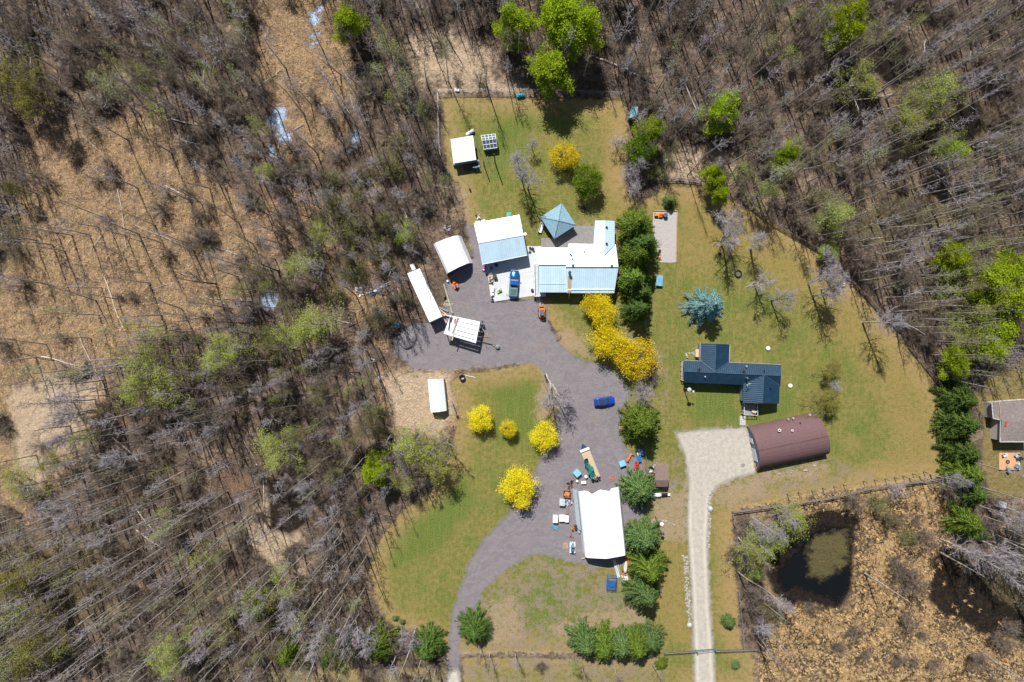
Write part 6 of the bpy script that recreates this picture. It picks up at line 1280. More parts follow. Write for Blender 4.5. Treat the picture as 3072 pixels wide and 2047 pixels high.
def tractor(f, x, y, ang_, mat, lab, s_=1.0, name='riding_mower', seatm=None):
    p = P(f, x, y); t_ = thing(name, lab, 'mower', (p.x, p.y, 0), ang_); t_.scale = (s_,)*3
    MB().box((.55, 0, .35), (.85, .55, .4), 0, .85).build('hood', mat, t_, bevel=.04); MB().box((-.4, 0, .3), (.8, .9, .22)).build('rear_fender', mat, t_, bevel=.04); MB().box((-.45, 0, .52), (.45, .45, .12)).build('seat', seatm or BLACKM, t_, bevel=.04); MB().box((-.66, 0, .6), (.1, .45, .35)).build('backrest', seatm or BLACKM, t_, bevel=.03)
    MB().tube([(.05, 0, .6), (-.08, 0, .95)], .03, 6).build('steering_column', DARKM, t_); m_ = MB(); m_.tube([(-.08+.05*math.cos(a_), .17*math.sin(a_), .95+.14*math.cos(a_)) for a_ in [i*.628 for i in range(11)]], .018, 5); m_.build('steering_wheel', BLACKM, t_); MB().box((.1, 0, .12), (.7, 1.1, .14)).build('mower_deck', mat, t_, bevel=.03); wheels(t_, 1, .95, .26, (-.45,)); wheels(t_, 1, .85, .19, (.75,)); return t_
tractor('B', 812, 1150, R(115), ORANGE, 'small orange and blue garden tractor by the arched shelter opening', 1.1, 'garden_tractor', M('blue_seat', (.05, .08, .22), .6))
tractor('E', 1620, 720, R(80), RED, 'red riding mower near the fence above the brown shed', .95)
tractor('E', 1628, 790, R(85), RED, 'second red mower close behind the first at the fence', .75)
tractor('F', 515, 720, R(85), ORANGE, 'orange push mower beside the big white fabric building', .6, 'push_mower')
tractor('C', 1715, 358, R(180), M('amber_paint', (.75, .27, .01), .45), 'amber yellow ride-on toy tractor at the top of the playground', 1.0, 'toy_tractor', RED)
tractor('B', 1460, 1255, R(20), M('mower_green', (.05, .22, .06), .5), 'small green lawn mower with a yellow cap on the concrete pad', .62, 'lawn_mower', M('yellow_cap', (.6, .7, .08), .5))
tractor('B', 1238, 915, R(60), M('purple_paint', (.42, .06, .38), .5), 'purple and white child quad beside the garage corner', .62, 'child_quad', WHITEP)
# flatbed trailer with green chairs
c0 = P('E', 800, 462, 0); c1 = P('E', 975, 900, 0); d_ = (c1-c0); ln = d_.length; p = (c0+c1)/2; ang = math.atan2(d_.y, d_.x); t_ = thing('flatbed_trailer', 'flatbed trailer with a tan deck and white headboard above the fabric building', 'trailer', (p.x, p.y, 0), ang)
MB().box((0, 0, .62), (ln, 1.9, .09)).build('deck', M('tan_boards', (.46, .37, .25), .85, var=.1), t_); MB().box((-ln/2-.02, 0, .55), (.5, 2.05, .5)).build('headboard', WHITEP, t_, bevel=.03); m_ = MB()
m_.bar((-ln/2-.1, -.8, .5), (-ln/2-1.3, 0, .5), .1, .1); m_.bar((-ln/2-.1, .8, .5), (-ln/2-1.3, 0, .5), .1, .1); m_.add([(-ln/2-.15, -.75, .56), (-ln/2-.15, .75, .56), (-ln/2-1.15, 0, .56), (-ln/2-.15, -.75, .5), (-ln/2-.15, .75, .5), (-ln/2-1.15, 0, .5)], [(0, 2, 1), (3, 4, 5), (0, 1, 4, 3), (1, 2, 5, 4), (2, 0, 3, 5)]); m_.build('tongue', M('dark_blue_frame', (.02, .04, .10), .5), t_)
for s_ in (-1, 1): MB().bar((-ln/2, s_*.98, .6), (ln/2, s_*.98, .6), .08, .14).build('side_rail', STEEL, t_)
wheels(t_, ln, 1.8, .33, (.3, 1.1))
def chair(f, x, y, z, rz, mat, lab, grp=None, name='garden_chair', s_=1.0):
    p = P(f, x, y, z); t_ = thing(name, lab, 'chair', (p.x, p.y, z), rz, grp); t_.scale = (s_,)*3; MB().box((0, 0, .38), (.55, .55, .06)).build('seat', mat, t_, bevel=.02); m_ = MB(); m_.add([(-.26, -.27, .4), (-.26, .27, .4), (-.42, .25, .95), (-.42, -.25, .95), (-.31, -.27, .4), (-.31, .27, .4), (-.47, .25, .95), (-.47, -.25, .95)], [(0, 1, 2, 3), (7, 6, 5, 4), (0, 4, 5, 1), (1, 5, 6, 2), (2, 6, 7, 3), (3, 7, 4, 0)]); m_.build('backrest', mat, t_)
    for a_ in (-1, 1):
        MB().box((0, a_*.31, .6), (.55, .08, .04)).build('armrest', mat, t_)
        for b_ in (-1, 1): MB().bar((b_*.24, a_*.27, 0), (b_*.22, a_*.27, .6 if b_ > 0 else .42), .05, .05).build('leg', mat, t_)
    return t_
def barrel(f, x, y, r_, h, mat, lab, lid=None, z=0.0, grp=None, name='barrel', cat=None, tilt=None):
    p = P(f, x, y, z); t_ = thing(name, lab, cat or name.replace('_', ' '), p, 0, grp); m_ = MB(); m_.lathe((0, 0, 0), [(r_*.92, 0), (r_, .06*h), (r_*1.02, .33*h), (r_*.97, .36*h), (r_*1.02, .66*h), (r_*.97, .7*h), (r_, .95*h), (r_*.93, h)], 18); m_.build('body', mat, t_); MB().lathe((0, 0, h-.01), [(r_*.86, 0), (r_*.86, .03), (r_*.2, .05)], 16).build('lid', lid or mat, t_)
    if tilt: t_.rotation_euler = tilt
    return t_
def crate(f, x, y, sx, sy, h, rz, mat, lab, lidm=None, z=0.0, name='storage_box', cat='box', ribs=2, grp=None, fill=None):
    p = P(f, x, y, h+z); p.z = z; t_ = thing(name, lab, cat, p, rz, grp); th = .05; m_ = MB(); m_.box((0, 0, 0), (sx, sy, .05))
    for s_ in (-1, 1): m_.box((s_*(sx/2-th/2), 0, .05), (th, sy, h-.05)); m_.box((0, s_*(sy/2-th/2), .05), (sx-2*th, th, h-.05))
    m_.build('body', mat, t_)
    if fill: MB().blob((0, 0, h*.5), (sx*.45, sy*.45, h*.55), int(x), .5, 14, 6, True).build('contents', fill, t_)
    else:
        MB().box((0, 0, h+.003), (sx+.05, sy+.05, .07)).build('lid', lidm or mat, t_, bevel=.02); m_ = MB()
        for k in range(ribs): m_.box(((k-(ribs-1)/2)*sx/ribs*.9, 0, h+.076), (sx/ribs*.35, sy*.62, .03))
        if ribs: m_.build('lid_panel', lidm or mat, t_)
    return t_
def heap(f, x, y, r3, mats, lab, seed, n=9, name='junk_heap', cat='junk heap', child='item'):
    p = P(f, x, y); rr = random.Random(seed); t_ = thing(name, lab, cat, p)
    for i in range(n):
        a_ = rr.random()*6.28; q = rr.random()**.5; c_ = (math.cos(a_)*r3[0]*q, math.sin(a_)*r3[1]*q, 0); k = rr.random()
        if k < .5: MB().box(c_, (rr.uniform(.2, .7)*r3[0], rr.uniform(.15, .5)*r3[1], rr.uniform(.4, 1)*r3[2]), rr.random()*3, rr.uniform(.6, 1)).build(child, rr.choice(mats), t_, bevel=.02)
        elif k < .8: MB().blob((c_[0], c_[1], .05), (rr.uniform(.2, .45)*r3[0], rr.uniform(.2, .45)*r3[1], rr.uniform(.5, 1)*r3[2]), seed+i, .6, 9, 5, True).build(child, rr.choice(mats), t_)
        else: MB().bar((c_[0], c_[1], rr.uniform(.1, r3[2])), (c_[0]+rr.uniform(-1, 1)*r3[0], c_[1]+rr.uniform(-1, 1)*r3[1], .08), .08, .06).build(child, rr.choice(mats), t_)
    return t_
def ringpit(f, x, y, r_, mat, lab, h=.35, fill=None, name='fire_ring', cat='fire ring'):
    p = P(f, x, y); t_ = thing(name, lab, cat, p); m_ = MB(); k = 20; vs = []
    for rr_, z in ((r_, 0), (r_*1.03, h), (r_*.78, h), (r_*.75, .03)):
        for j in range(k): a_ = 6.283*j/k; vs.append((rr_*math.cos(a_), rr_*math.sin(a_), z))
    m_.add(vs, [(i*k+j, i*k+(j+1) % k, ((i+1) % 4)*k+(j+1) % k, ((i+1) % 4)*k+j) for i in range(4) for j in range(k)]); m_.build('ring', mat, t_)
    MB().lathe((0, 0, .01), [(r_*.74, 0), (r_*.74, .06), (.02, .12)], k).build('ash_bed' if not fill else 'contents', fill or M('ash', (.12, .10, .10), .95, var=.4), t_); return t_
def pallet(f, x, y, sx, sy, rz, lab, mat=None, z=0.0, n=6, name='pallet'):
    p = P(f, x, y, z); t_ = thing(name, lab, name.replace('_', ' '), p, rz); m_ = MB()
    for k in range(n): m_.box(((k-(n-1)/2)*sx/n, 0, .1), (sx/n*.62, sy, .03))
    m_.build('slats', mat or WOOD, t_); m_ = MB()
    for k in (-1, 0, 1): m_.box((0, k*sy*.44, 0), (sx, .09, .098))
    m_.build('bearers', mat or WOOD, t_); return t_
def pole(f, x, y, h, r_, mat, lab, name='post', cat='post', cap=None, lean=(0, 0)):
    p = P(f, x, y); t_ = thing(name, lab, cat, p); t_.rotation_euler = (*lean, 0); MB().tube([(0, 0, -.1), (0, 0, h)], [r_, r_*.8], 8).build('shaft', mat, t_)
    if cap: cap(t_, h)
    return t_
def plank(f, a, b, w_, h_, z, mat, lab, name='plank', grp=None, cat='plank'):
    A_, B_ = P(f, *a, z), P(f, *b, z); c_ = (A_+B_)/2; o = MB().bar(A_-c_, B_-c_, w_, h_).build(name, mat); o.location = c_; return tag(o, lab, cat, grp)
for i, (x, y, rz, mt, lab) in enumerate([(832, 628, .3, BLACKM, 'black folding chair foremost on the flatbed trailer'), (828, 664, .5, TEAL, 'teal chair second from the front on the flatbed trailer'), (858, 705, .9, TEAL, 'teal chair in the middle of the flatbed trailer'), (905, 752, 2.2, TEAL, 'teal chair tipped towards the centre line of the flatbed'), (882, 800, 1.0, TEAL, 'teal chair near the left edge of the flatbed'), (940, 835, .4, GREENP, 'green chair next to the junk at the back of the flatbed'), (918, 868, 1.4, TEAL, 'last teal chair on the flatbed')]): chair('E', x, y, .715, rz, mt, lab, s_=1.15)
p = P('E', 985, 905, .72); h_ = heap('E', 985, 900, (.9, .5, .45), [M('blue_rag', (.06, .12, .30), .8), WHITEP, RUST, BLACKM], 'load of mixed junk on the tail of the flatbed trailer', 4, 9); h_.location.z = .715
crate('E', 690, 840, 1.25, 1.25, 1.0, R(40), LBLUE, 'pale blue cube tote left of the flatbed trailer', name='tote', cat='tote')
crate('E', 1398, 690, 1.3, 1.05, .9, R(20), LBLUE, 'pale blue cube tote right of the flatbed trailer, near the orange beam', name='tote', cat='tote')
barrel('E', 822, 886, .3, .7, WHITEP, 'white drum close to the tail of the flatbed trailer', name='drum'); barrel('E', 685, 955, .24, .6, WHITEP, 'smaller white drum left of the fabric building corner', name='drum')
crate('E', 790, 985, 1.0, .5, .5, R(3), WHITEP, 'low white box just above the torn edge of the fabric building', ribs=2)
plank('E', (1535, 528), (1470, 650), .42, .18, .5, ORANGE, 'orange steel beam on short legs right of the flatbed trailer', 'steel_beam', cat='beam')
for nm, x0, y0, x1, y1, lab in (('beam_stand', 1520, 550, 1580, 560, 'dark stand under the upper end of the orange beam'), ('beam_stand', 1465, 650, 1500, 665, 'dark stand under the lower end of the orange beam')): plank('E', (x0, y0), (x1, y1), .1, .3, .2, DARKM, lab, nm, cat='stand')
crate('E', 1690, 505, 1.15, 1.3, .8, 0, M('steel_blue', (.10, .17, .30), .6), 'steel blue cabinet lying against the fence under the broad spruce', name='cabinet', cat='cabinet'); crate('E', 1665, 612, .7, 1.3, .6, R(8), BLUE, 'dark blue chest below the steel blue cabinet', name='chest', cat='chest'); crate('E', 1645, 535, .5, .5, .5, R(30), WHITEP, 'small white box leaning on the steel blue cabinet')
plank('E', (1592, 800), (1518, 918), .12, .08, .1, WOODL, 'pale wooden pole on the gravel beside the red mowers', 'wooden_pole', cat='pole')
heap('E', 1236, 912, (.8, .55, .25), [M('coral_mesh', (.75, .16, .07), .8, var=.25)], 'crumpled coral red netting at the top edge of the fabric building', 8, 11, 'netting', 'netting', 'fold')
pallet('E', 1380, 105, 1.9, .9, R(96), 'weathered pallet standing by the yard edge beside the broad spruce', n=5)
heap('E', 1860, 800, (.9, 1.1, .6), [WHITEP, M('grey_bag', (.45, .45, .5), .7), M('purple_bag', (.2, .1, .25), .7), BLACKM], 'pile of white bags and junk against the brown shed', 12, 14)
plank('E', (1898, 830), (1908, 1000), .18, .08, .3, WHITEP, 'white board leaning along the brown shed wall')
p = P('E', 1990, 1170); t_ = thing('snowmobile', 'white snowmobile below the brown shed', 'snowmobile', p, R(3)); m_ = MB(); m_.loft([[(x, -w_, .25), (x, -w_, z*.7), (x, -w_*.4, z), (x, w_*.4, z), (x, w_, z*.7), (x, w_, .25)] for x, w_, z in ((-1.5, .3, .55), (-.9, .42, .8), (-.3, .45, .95), (.1, .35, .8))]); m_.build('hood', WHITEP, t_, smooth=True); MB().box((.75, 0, .45), (1.3, .4, .35), 0, .9).build('seat', BLACKM, t_, bevel=.05); MB().box((.9, 0, 0), (1.9, .45, .4)).build('track', RUBBER, t_); MB().box((1.75, 0, .45), (.5, .5, .12)).build('rack', WHITEP, t_)
for s_ in (-1, 1): MB().bar((-1.6, s_*.5, .08), (-.4, s_*.5, .06), .15, .06).build('ski', WHITEP, t_)
MB().tube([(-.2, -.4, 1.05), (-.3, 0, 1.0), (-.2, .4, 1.05)], .03, 6).build('handlebar', DARKM, t_)
def lampcap(t_, h): MB().bar((0, 0, h-.1), (-.9, .6, h+.1), .06, .06).build('arm', STEEL, t_); MB().lathe((0, 0, h-.05), [(.05, 0), (.36, .08), (.4, .14), (.33, .18), (.05, .24)], 14).build('lamp_head', WHITEP, t_)
pole('E', 1905, 1500, 6.5, .09, STEEL, 'lamp pole with a white head above the three entrance spruces', 'lamp_pole', 'lamp', lampcap)
def lamp2(t_, h): MB().lathe((0, 0, h-.1), [(.05, 0), (.42, .1), (.46, .2), (.3, .34), (.05, .4)], 14).build('lamp_head', M('grey_lamp', (.42, .42, .40), .5), t_); MB().bar((0, 0, h-.2), (.9, -.35, h-.4), .14, .12).build('arm', STEEL, t_); MB().box((.95, -.38, h-.55), (.3, .3, .3)).build('transformer', WHITEP, t_)
pole('G', 240, 630, 4.6, .13, M_DBARK, 'yard pole with a round grey top at the corner of the navy roofed house', 'yard_pole', 'pole', lamp2)
def cap1(t_, h): MB().box((0, 0, h), (.55, .4, .35)).build('box', STEEL, t_); MB().tube([(0, 0, h+.3), (0, 0, h+.7)], .1, 8).build('cap', DARKM, t_)
pole('D', 942, 1312, 3.6, .11, M_DBARK, 'power post to the right of the small metal shed', 'power_post', 'post', cap1); pole('H', 285, 1020, 2.2, .16, M_DBARK, 'short driveway post with a grey meter box', 'meter_post', 'post', cap1)
pole('H', 1172, 1520, 1.6, .08, STEEL, 'white tipped post at the yard edge above the broad spruce', 'yard_post', 'post', cap1)
# left side of the fabric building
crate('E', 530, 1170, 1.5, 1.45, .75, R(-1), RUST, 'rusty square bin full of scrap beside the fabric building', fill=M('orange_scrap', (.45, .20, .08), .9, var=.5, scale=4), name='scrap_bin', cat='bin')
heap('E', 580, 985, (.65, .5, .55), [RUBBER, DARKM], 'stack of dark tyres above the rusty machine', 21, 7, 'tyre_stack', 'tyres', 'tyre'); heap('E', 578, 1055, (.65, .6, .5), [RUST, DARKM, M('brown_cover', (.16, .10, .08), .9)], 'rusty brown machine parts above the scrap bin', 22, 9, 'machine_parts', 'machine parts', 'part')
crate('E', 452, 1298, 1.15, 1.3, 1.0, R(-4), M('pale_steel', (.50, .58, .64), .45, .3), 'pale steel tank box left of the scrap heap', name='steel_tank', cat='tank'); heap('E', 562, 1292, (.95, .8, .5), [STEEL, DARKM, M('lavender_panel', (.42, .42, .55), .6), RUST], 'heap of bent metal panels below the scrap bin', 23, 12, 'scrap_heap', 'scrap heap', 'panel')
t_ = pallet('E', 530, 1425, .6, 1.5, 0, 'narrow wooden bench frame below the metal heap', M('bench_brown', (.28, .2, .16), .9), .35, 3, 'bench'); MB().box((0, .6, -.35), (.5, .08, .45)).build('leg', DARKM, t_); MB().box((0, -.6, -.35), (.5, .08, .45)).build('leg', DARKM, t_)
crate('F', 288, 603, 1.0, 1.45, .95, R(-2), WHITEP, 'leftmost white chest of the three in a row', name='chest', cat='chest', ribs=1); crate('F', 374, 592, 1.2, 1.25, .85, R(1), WHITEP, 'middle white chest of the three in a row', name='chest', cat='chest', ribs=3); crate('F', 438, 601, .72, 1.3, .8, R(-3), WHITEP, 'narrow white chest at the right of the row of three', name='chest', cat='chest', ribs=1)
m_ = MB(); cpts = [(-.9, .1), (-.75, .55), (.85, .25), (.75, -.55), (-.1, -.5)]; m_.prism(cpts, .04, .22); m_.prism([(x*.8, y*.7) for x, y in cpts], .223, .34); o = m_.build('blue_cover', M('slate_blue_tarp', (.10, .24, .36), .6, var=.2)); o.location = P('F', 280, 708); o.rotation_euler[2] = -.25; tag(o, 'slate blue truck bed cover lying on the gravel below the white chests', 'cover')
crate('F', 555, 710, .5, .95, .6, R(5), DARKM, 'dark box between the orange mower and the fabric building'); crate('F', 598, 760, .6, .8, .4, 0, M('grey_blue_bin', (.22, .30, .38), .6), 'grey blue bin against the fabric building wall', name='bin', cat='bin'); crate('F', 594, 665, .4, .5, .4, R(20), WHITEP, 'small red and white carton against the fabric building wall', RED)
heap('F', 495, 838, (.45, .7, .5), [RUST, RED, DARKM], 'rusty red implement above the small white trailer', 31, 8, 'implement', 'implement', 'part'); t_ = pallet('F', 420, 945, 1.1, 1.3, R(8), 'broken pallet left of the small white trailer', z=0, n=4)
p = P('F', 508, 960); t_ = thing('boat_trailer', 'white utility trailer carrying a blue covered snow machine', 'trailer', p, R(89)); MB().box((0, 0, .4), (2.3, 1.2, .08)).build('bed', WHITEP, t_); m_ = MB()
for s_ in (-1, 1): m_.box((0, s_*.58, .48), (2.3, .05, .2)); m_.box((s_*1.13, 0, .48), (.05, 1.1, .2))
m_.build('sides', WHITEP, t_); m_ = MB(); m_.bar((1.15, 0, .4), (2.0, 0, .35), .1, .1); m_.build('tongue', STEEL, t_); wheels(t_, 2, 1.3, .25, (0,)); tm = thing('covered_machine', 'slim blue covered machine on the small white trailer', 'covered machine', (p.x+.05, p.y-.05, .485), R(85)); MB().loft([[(x, -w_, 0), (x, -w_*.8, z), (x, w_*.8, z), (x, w_, 0)] for x, w_, z in ((-1.05, .25, .35), (-.5, .38, .6), (.3, .4, .7), (.95, .18, .4))]).build('cover', M('steel_blue_cover', (.08, .22, .38), .5), tm, smooth=True); MB().box((.1, 0, .71), (.3, .4, .1)).build('bulge', BLACKM, tm, bevel=.03)
plank('F', (628, 1120), (684, 1098), .2, .1, .4, WOODL, 'short pale plank sticking out at the lower left of the fabric building')
# ladder, frame, cage
A_, B_ = P('F', 1052, 1130, .5), P('F', 1118, 1362, .12); d_ = (B_-A_).normalized(); sx = d_.cross(Vector((0, 0, 1))).normalized()*.26; c_ = (A_+B_)/2; t_ = thing('ladder', 'long white ladder lying on the grass below the fabric building', 'ladder', (c_.x, c_.y, 0)); c0 = Vector((c_.x, c_.y, 0))
for s_ in (-1, 1): MB().bar(A_+sx*s_-c0, B_+sx*s_-c0, .05, .08).build('rail', WHITEP, t_)
m_ = MB(); n = 15
for k in range(n): q = A_.lerp(B_, (k+.5)/n)-c0; m_.bar(q-sx, q+sx, .13, .04)
m_.build('rungs', WHITEP, t_)
plank('F', (1090, 1090), (1130, 1312), .1, .08, .5, M('pale_green_pipe', (.42, .46, .30), .6), 'pale green pole lying alongside the ladder', 'metal_pole', cat='pole')
p = P('F', 1200, 1215); t_ = thing('frame_trailer', 'orange framed trailer chassis with a pale tank beside the lower spruces', 'trailer frame', p, R(83)); m_ = MB()
for s_ in (-1, 1): m_.bar((-1.9, s_*.35, .35), (1.8, s_*.45, .35), .1, .1)
for x in (-1.8, -.7, .5, 1.7): m_.bar((x, -.5, .36), (x, .5, .36), .1, .1)
m_.build('chassis', ORANGE, t_); MB().blob((0, 0, .6), (1.3, .4, .35), 3, .15, 14, 8).build('tank', M('pale_grey_tank', (.5, .54, .56), .6), t_); wheels(t_, 3, 1.2, .28, (-.9,)); m_ = MB(); m_.bar((1.8, -.6, .4), (2.3, .5, .5), .12, .08); m_.build('crossbar', ORANGE, t_)
heap('F', 1205, 1358, (.9, .7, .3), [WHITEP, M('dull_tarp', (.42, .38, .37), .8), WHITEP], 'heap of white sheeting below the orange frame trailer', 41, 10, 'sheeting_heap', 'sheeting', 'sheet')
p = P('F', 1015, 1418); t_ = thing('cage', 'blue wire cage on the grass below the ladder', 'cage', p, R(-4)); m_ = MB(); W2, L2 = .95, 1.45
for z in (.05, .55, 1.05):
    for s_ in (-1, 1): m_.bar((s_*W2, -L2, z), (s_*W2, L2, z), .06, .06); m_.bar((-W2, s_*L2, z), (W2, s_*L2, z), .06, .06)
for x in (-1, 1):
    for y in (-1, -.33, .33, 1): m_.bar((x*W2, y*L2, 0), (x*W2, y*L2, 1.05), .06, .06)
m_.build('frame', BLUE, t_); m_ = MB()
for k in range(9): m_.bar((-W2, -L2+k*.25, 1.06), (W2, -L2+k*.25, 1.06), .05, .04)
for k in range(6): m_.bar((-W2+k*.38, -L2, 1.06), (-W2+k*.38, L2*.55, 1.06), .05, .04)
m_.build('top_mesh', BLUE, t_); MB().box((0, -.3, .15), (1.2, 1.3, .3)).build('tray', BLUE, t_)
# around the garage and pad
heap('B', 715, 322, (.8, .55, .35), [WHITEP, M('lilac_sheet', (.55, .5, .62), .7)], 'crumpled white sheeting above the arched shelter', 51, 9, 'sheeting_heap', 'sheeting', 'sheet')
plank('B', (42, 30), (92, 172), .5, .08, .25, M('cream_board', (.66, .64, .54), .7), 'cream board lying among the trees, left one of two'); plank('B', (212, 40), (236, 140), .32, .08, .25, M('pale_blue_board', (.50, .60, .66), .6), 'pale blue board lying among the trees, right one of two')
heap('B', 1145, 150, (.6, .5, .6), [WHITEP, BLACKM, STEEL], 'black and white barbecue and junk above the garage corner', 52, 8)
for k, (x, y, lab) in enumerate([(1150, 222, 'white board against the back of the garage, left one'), (1210, 208, 'white board against the back of the garage, right one')]): plank('B', (x-38, y+6), (x+42, y-8), .3, .2, .6, WHITEP, lab)
crate('B', 1602, 110, .95, .8, .8, R(5), M('sea_green_cover', (.08, .36, .32), .6), 'sea green covered box behind the garage', ribs=0)
barrel('B', 702, 1098, .22, .5, WHITEP, 'small white pail at the mouth of the arched shelter', name='pail')
plank('B', (645, 1140), (770, 1568), .3, .22, .4, M('mossy_timber', (.33, .34, .24), .9), 'long mossy timber rail running up from the lumber shelter', 'timber_rail', cat='rail')
pole('B', 655, 1325, 1.0, .3, M_DBARK, 'dark stump beside the long mossy timber', 'stump', 'stump'); heap('B', 700, 1440, (1.2, .8, .2), [WOOD, PLANK, PINKB], 'scattered lumber right of the long white trailer', 54, 14, 'lumber_scatter', 'lumber', 'board')
for k, (a, b, mt, lab) in enumerate([((770, 165), (880, 215), PLANK, 'grey lumber board at the top of the stack between trailer and shelter'), ((780, 190), (850, 245), PINKB, 'pinkish board in the stack between trailer and shelter'), ((830, 250), (905, 270), WOODL, 'pale board joining the stack and the slotted roof shelter'), ((815, 285), (860, 350), PINKB, 'long pinkish board beside the trailer tail'), ((775, 215), (835, 265), WOOD, 'brown board in the stack between trailer and shelter')]): plank('D', a, b, .28, .12, .3+.13*k, mt, lab)
crate('D', 273, 378, 1.05, 1.1, .9, R(3), M('slate_blue_bin', (.09, .22, .34), .6), 'slate blue lidded bin by the gravel pile', name='bin', cat='bin', ribs=1)
p = P('D', 402, 550); t_ = MB().blob((0, 0, -.08), (1.95, 1.85, .95), 5, .12, 28, 10, True).build('gravel_pile', M('grey_gravel', (.20, .19, .20), .95, var=.35, scale=5, bump=.1), smooth=True); t_.location = p; tag(t_, 'round grey gravel pile at the left end of the yard', 'gravel pile')
ringpit('D', 1045, 990, .62, BLACKM, 'black burn barrel ring filled with firewood above the lawn', .8, M('split_wood', (.42, .33, .28), .9, var=.5, scale=6), 'burn_ring', 'burn ring'); plank('D', (1085, 968), (1202, 990), .1, .07, .1, WHITEP, 'thin white pole lying beside the burn ring', 'thin_pole', cat='pole')
for a, b, r_, lab in [((1262, 565), (1445, 612), .14, 'long rough log running right from the lumber shelter'), ((1318, 595), (1335, 640), .1, 'short dark log crossing below the long rough one'), ((1425, 612), (1455, 700), .1, 'dark log pointing down beside the silver cone'), ((1325, 472), (1330, 520), .07, 'left upright stick near the lumber shelter'), ((1342, 470), (1345, 520), .07, 'right upright stick near the lumber shelter'), ((1285, 510), (1380, 517), .07, 'thin crosswise stick near the lumber shelter'), ((968, 575), (962, 625), .08, 'stick lying below the slotted roof')]: log('D', a, b, r_, WOOD if r_ < .1 else M_DBARK, lab, fork=False)
t_ = thing('steel_hopper', 'silver cone shaped hopper at the end of the long rough log', 'hopper', P('D', 1462, 632)); MB().lathe((0, 0, 0), [(.45, 0), (.48, .45), (.12, .8)], 16).build('cone', STEEL, t_); MB().bar((-.4, .1, .3), (-1.0, .4, .3), .15, .12).build('spout', STEEL, t_)
heap('D', 1280, 400, (.5, 1.3, .9), [BLUE, DARKM, RUST, M('navy_tarp', (.04, .08, .16), .7)], 'dark blue machinery under the right side of the lumber shelter', 57, 9, 'machinery', 'machinery', 'part')
t_ = thing('utility_cart', 'cluttered beige cart on the left side of the concrete pad', 'cart', P('B', 1335, 1065, .06)); t_.location.z = .06; MB().box((0, 0, .35), (.95, 1.75, .12)).build('tray', M('cart_beige', (.42, .30, .25), .8), t_); wheels(t_, 1, .9, .2, (0,)); 
for k, (x, y, s_, mt) in enumerate([(-.2, .5, .4, PINKB), (.2, .1, .45, WOODL), (-.1, -.3, .4, GREENP), (.2, -.6, .35, PINKB)]): MB().box((x, y, .473), (s_, s_*.9, .25+.07*k), k*.7, .8).build('bundle', mt, t_, bevel=.03)
crate('B', 1395, 1028, .75, .8, .85, R(15), M('black_green', (.03, .05, .045), .5), 'black square barbecue beside the cluttered cart', name='barbecue', cat='barbecue', ribs=1, z=.06)
crate('B', 1358, 1225, .5, 1.0, .75, 0, WHITEP, 'white freezer upright on the pad edge, top of the column', name='freezer', cat='freezer', z=.06, ribs=1); crate('B', 1362, 1290, .45, .45, .5, 0, WHITEP, 'small white cube in the middle of the pad edge column', z=.06, ribs=0); crate('B', 1357, 1368, .55, .5, .5, R(3), STEEL, 'open steel box at the lowest corner of the pad', z=.06, fill=BLACKM, name='steel_box'); crate('B', 1350, 1330, .3, .3, .3, 0, BLACKM, 'tiny dark box above the steel box on the pad', z=.06, ribs=0)
crate('B', 1345, 905, .45, .6, .5, R(10), BLUE, 'bright blue crate in the shade below the garage', z=.06); chair('B', 1420, 860, .06, 1.2, DARKM, 'dark chair in the shade below the garage'); chair('B', 1915, 612, .06, .4, BLACKM, 'black chair on the narrow slab beside the garage, left one', s_=.7); chair('B', 1946, 622, .06, 2.4, BLACKM, 'black chair on the narrow slab beside the garage, right one', s_=.8); barrel('B', 1943, 1230, .32, .5, M('plum_pot', (.06, .05, .12), .6), 'dark round pot on the pad near the porch', z=.06, name='pot'); crate('B', 1300, 975, 1.4, .3, .5, R(-2), M('grey_shelf', (.25, .33, .4), .5), 'long grey shelf across the upper left of the pad', z=.06, name='shelf', cat='shelf', ribs=3)
# behind the house
ringpit('C', 777, 277, .62, M('maroon_steel', (.11, .06, .07), .8), 'dark fire ring on the back lawn above the house deck', .35)
p = P('C', 262, 505, .5); t_ = thing('garden_bench', 'narrow white garden bench at the left corner of the gazebo', 'bench', (p.x, p.y, 0), R(73)); MB().box((0, 0, .42), (2.3, .75, .06)).build('seat', WHITEP, t_); MB().box((0, .36, .5), (2.3, .06, .4)).build('backrest', WHITEP, t_)
for x in (-1, 1):
    for y in (-1, 1): MB().box((x*1.05, y*.3, 0), (.08, .08, .42)).build('leg', WHITEP, t_)
barrel('C', 1792, 362, .48, .9, M('slate_barrel', (.07, .09, .13), .5), 'dark slate barrel beside the amber toy tractor', name='barrel'); heap('C', 1740, 350, (.35, .4, .5), [RED, PINKB, ORANGE], 'small pile of red and pink toys between toy tractor and barrel', 61, 7, 'toy_pile', 'toys', 'toy')
t_ = pallet('C', 1727, 690, 1.05, 1.1, R(5), 'square grey sandbox frame on the playground', M('sandbox_grey', (.38, .34, .34), .9), .02, 5, 'sandbox'); 
for k, y in enumerate((845, 870, 893)): plank('C', (1725, y), (1755, y+2), .32, .1, .15+.02*k, M('salmon_plastic', (.70, .36, .25), .7), ['salmon slab nearest the sandbox', 'middle salmon slab at the playground edge', 'lowest salmon slab at the playground edge'][k], 'slab', cat='slab')
barrel('C', 1727, 795, .25, .4, BLACKM, 'black pail between the sandbox and the salmon slabs', name='pail')
p = P('C', 1725, 1165, .5); t_ = thing('tool_bench', 'shaded blue table right of the spruce row', 'table', (p.x, p.y, 0), R(-3)); MB().box((0, 0, .68), (1.4, 2.3, .08)).build('top', M('table_blue', (.14, .34, .46), .6), t_)
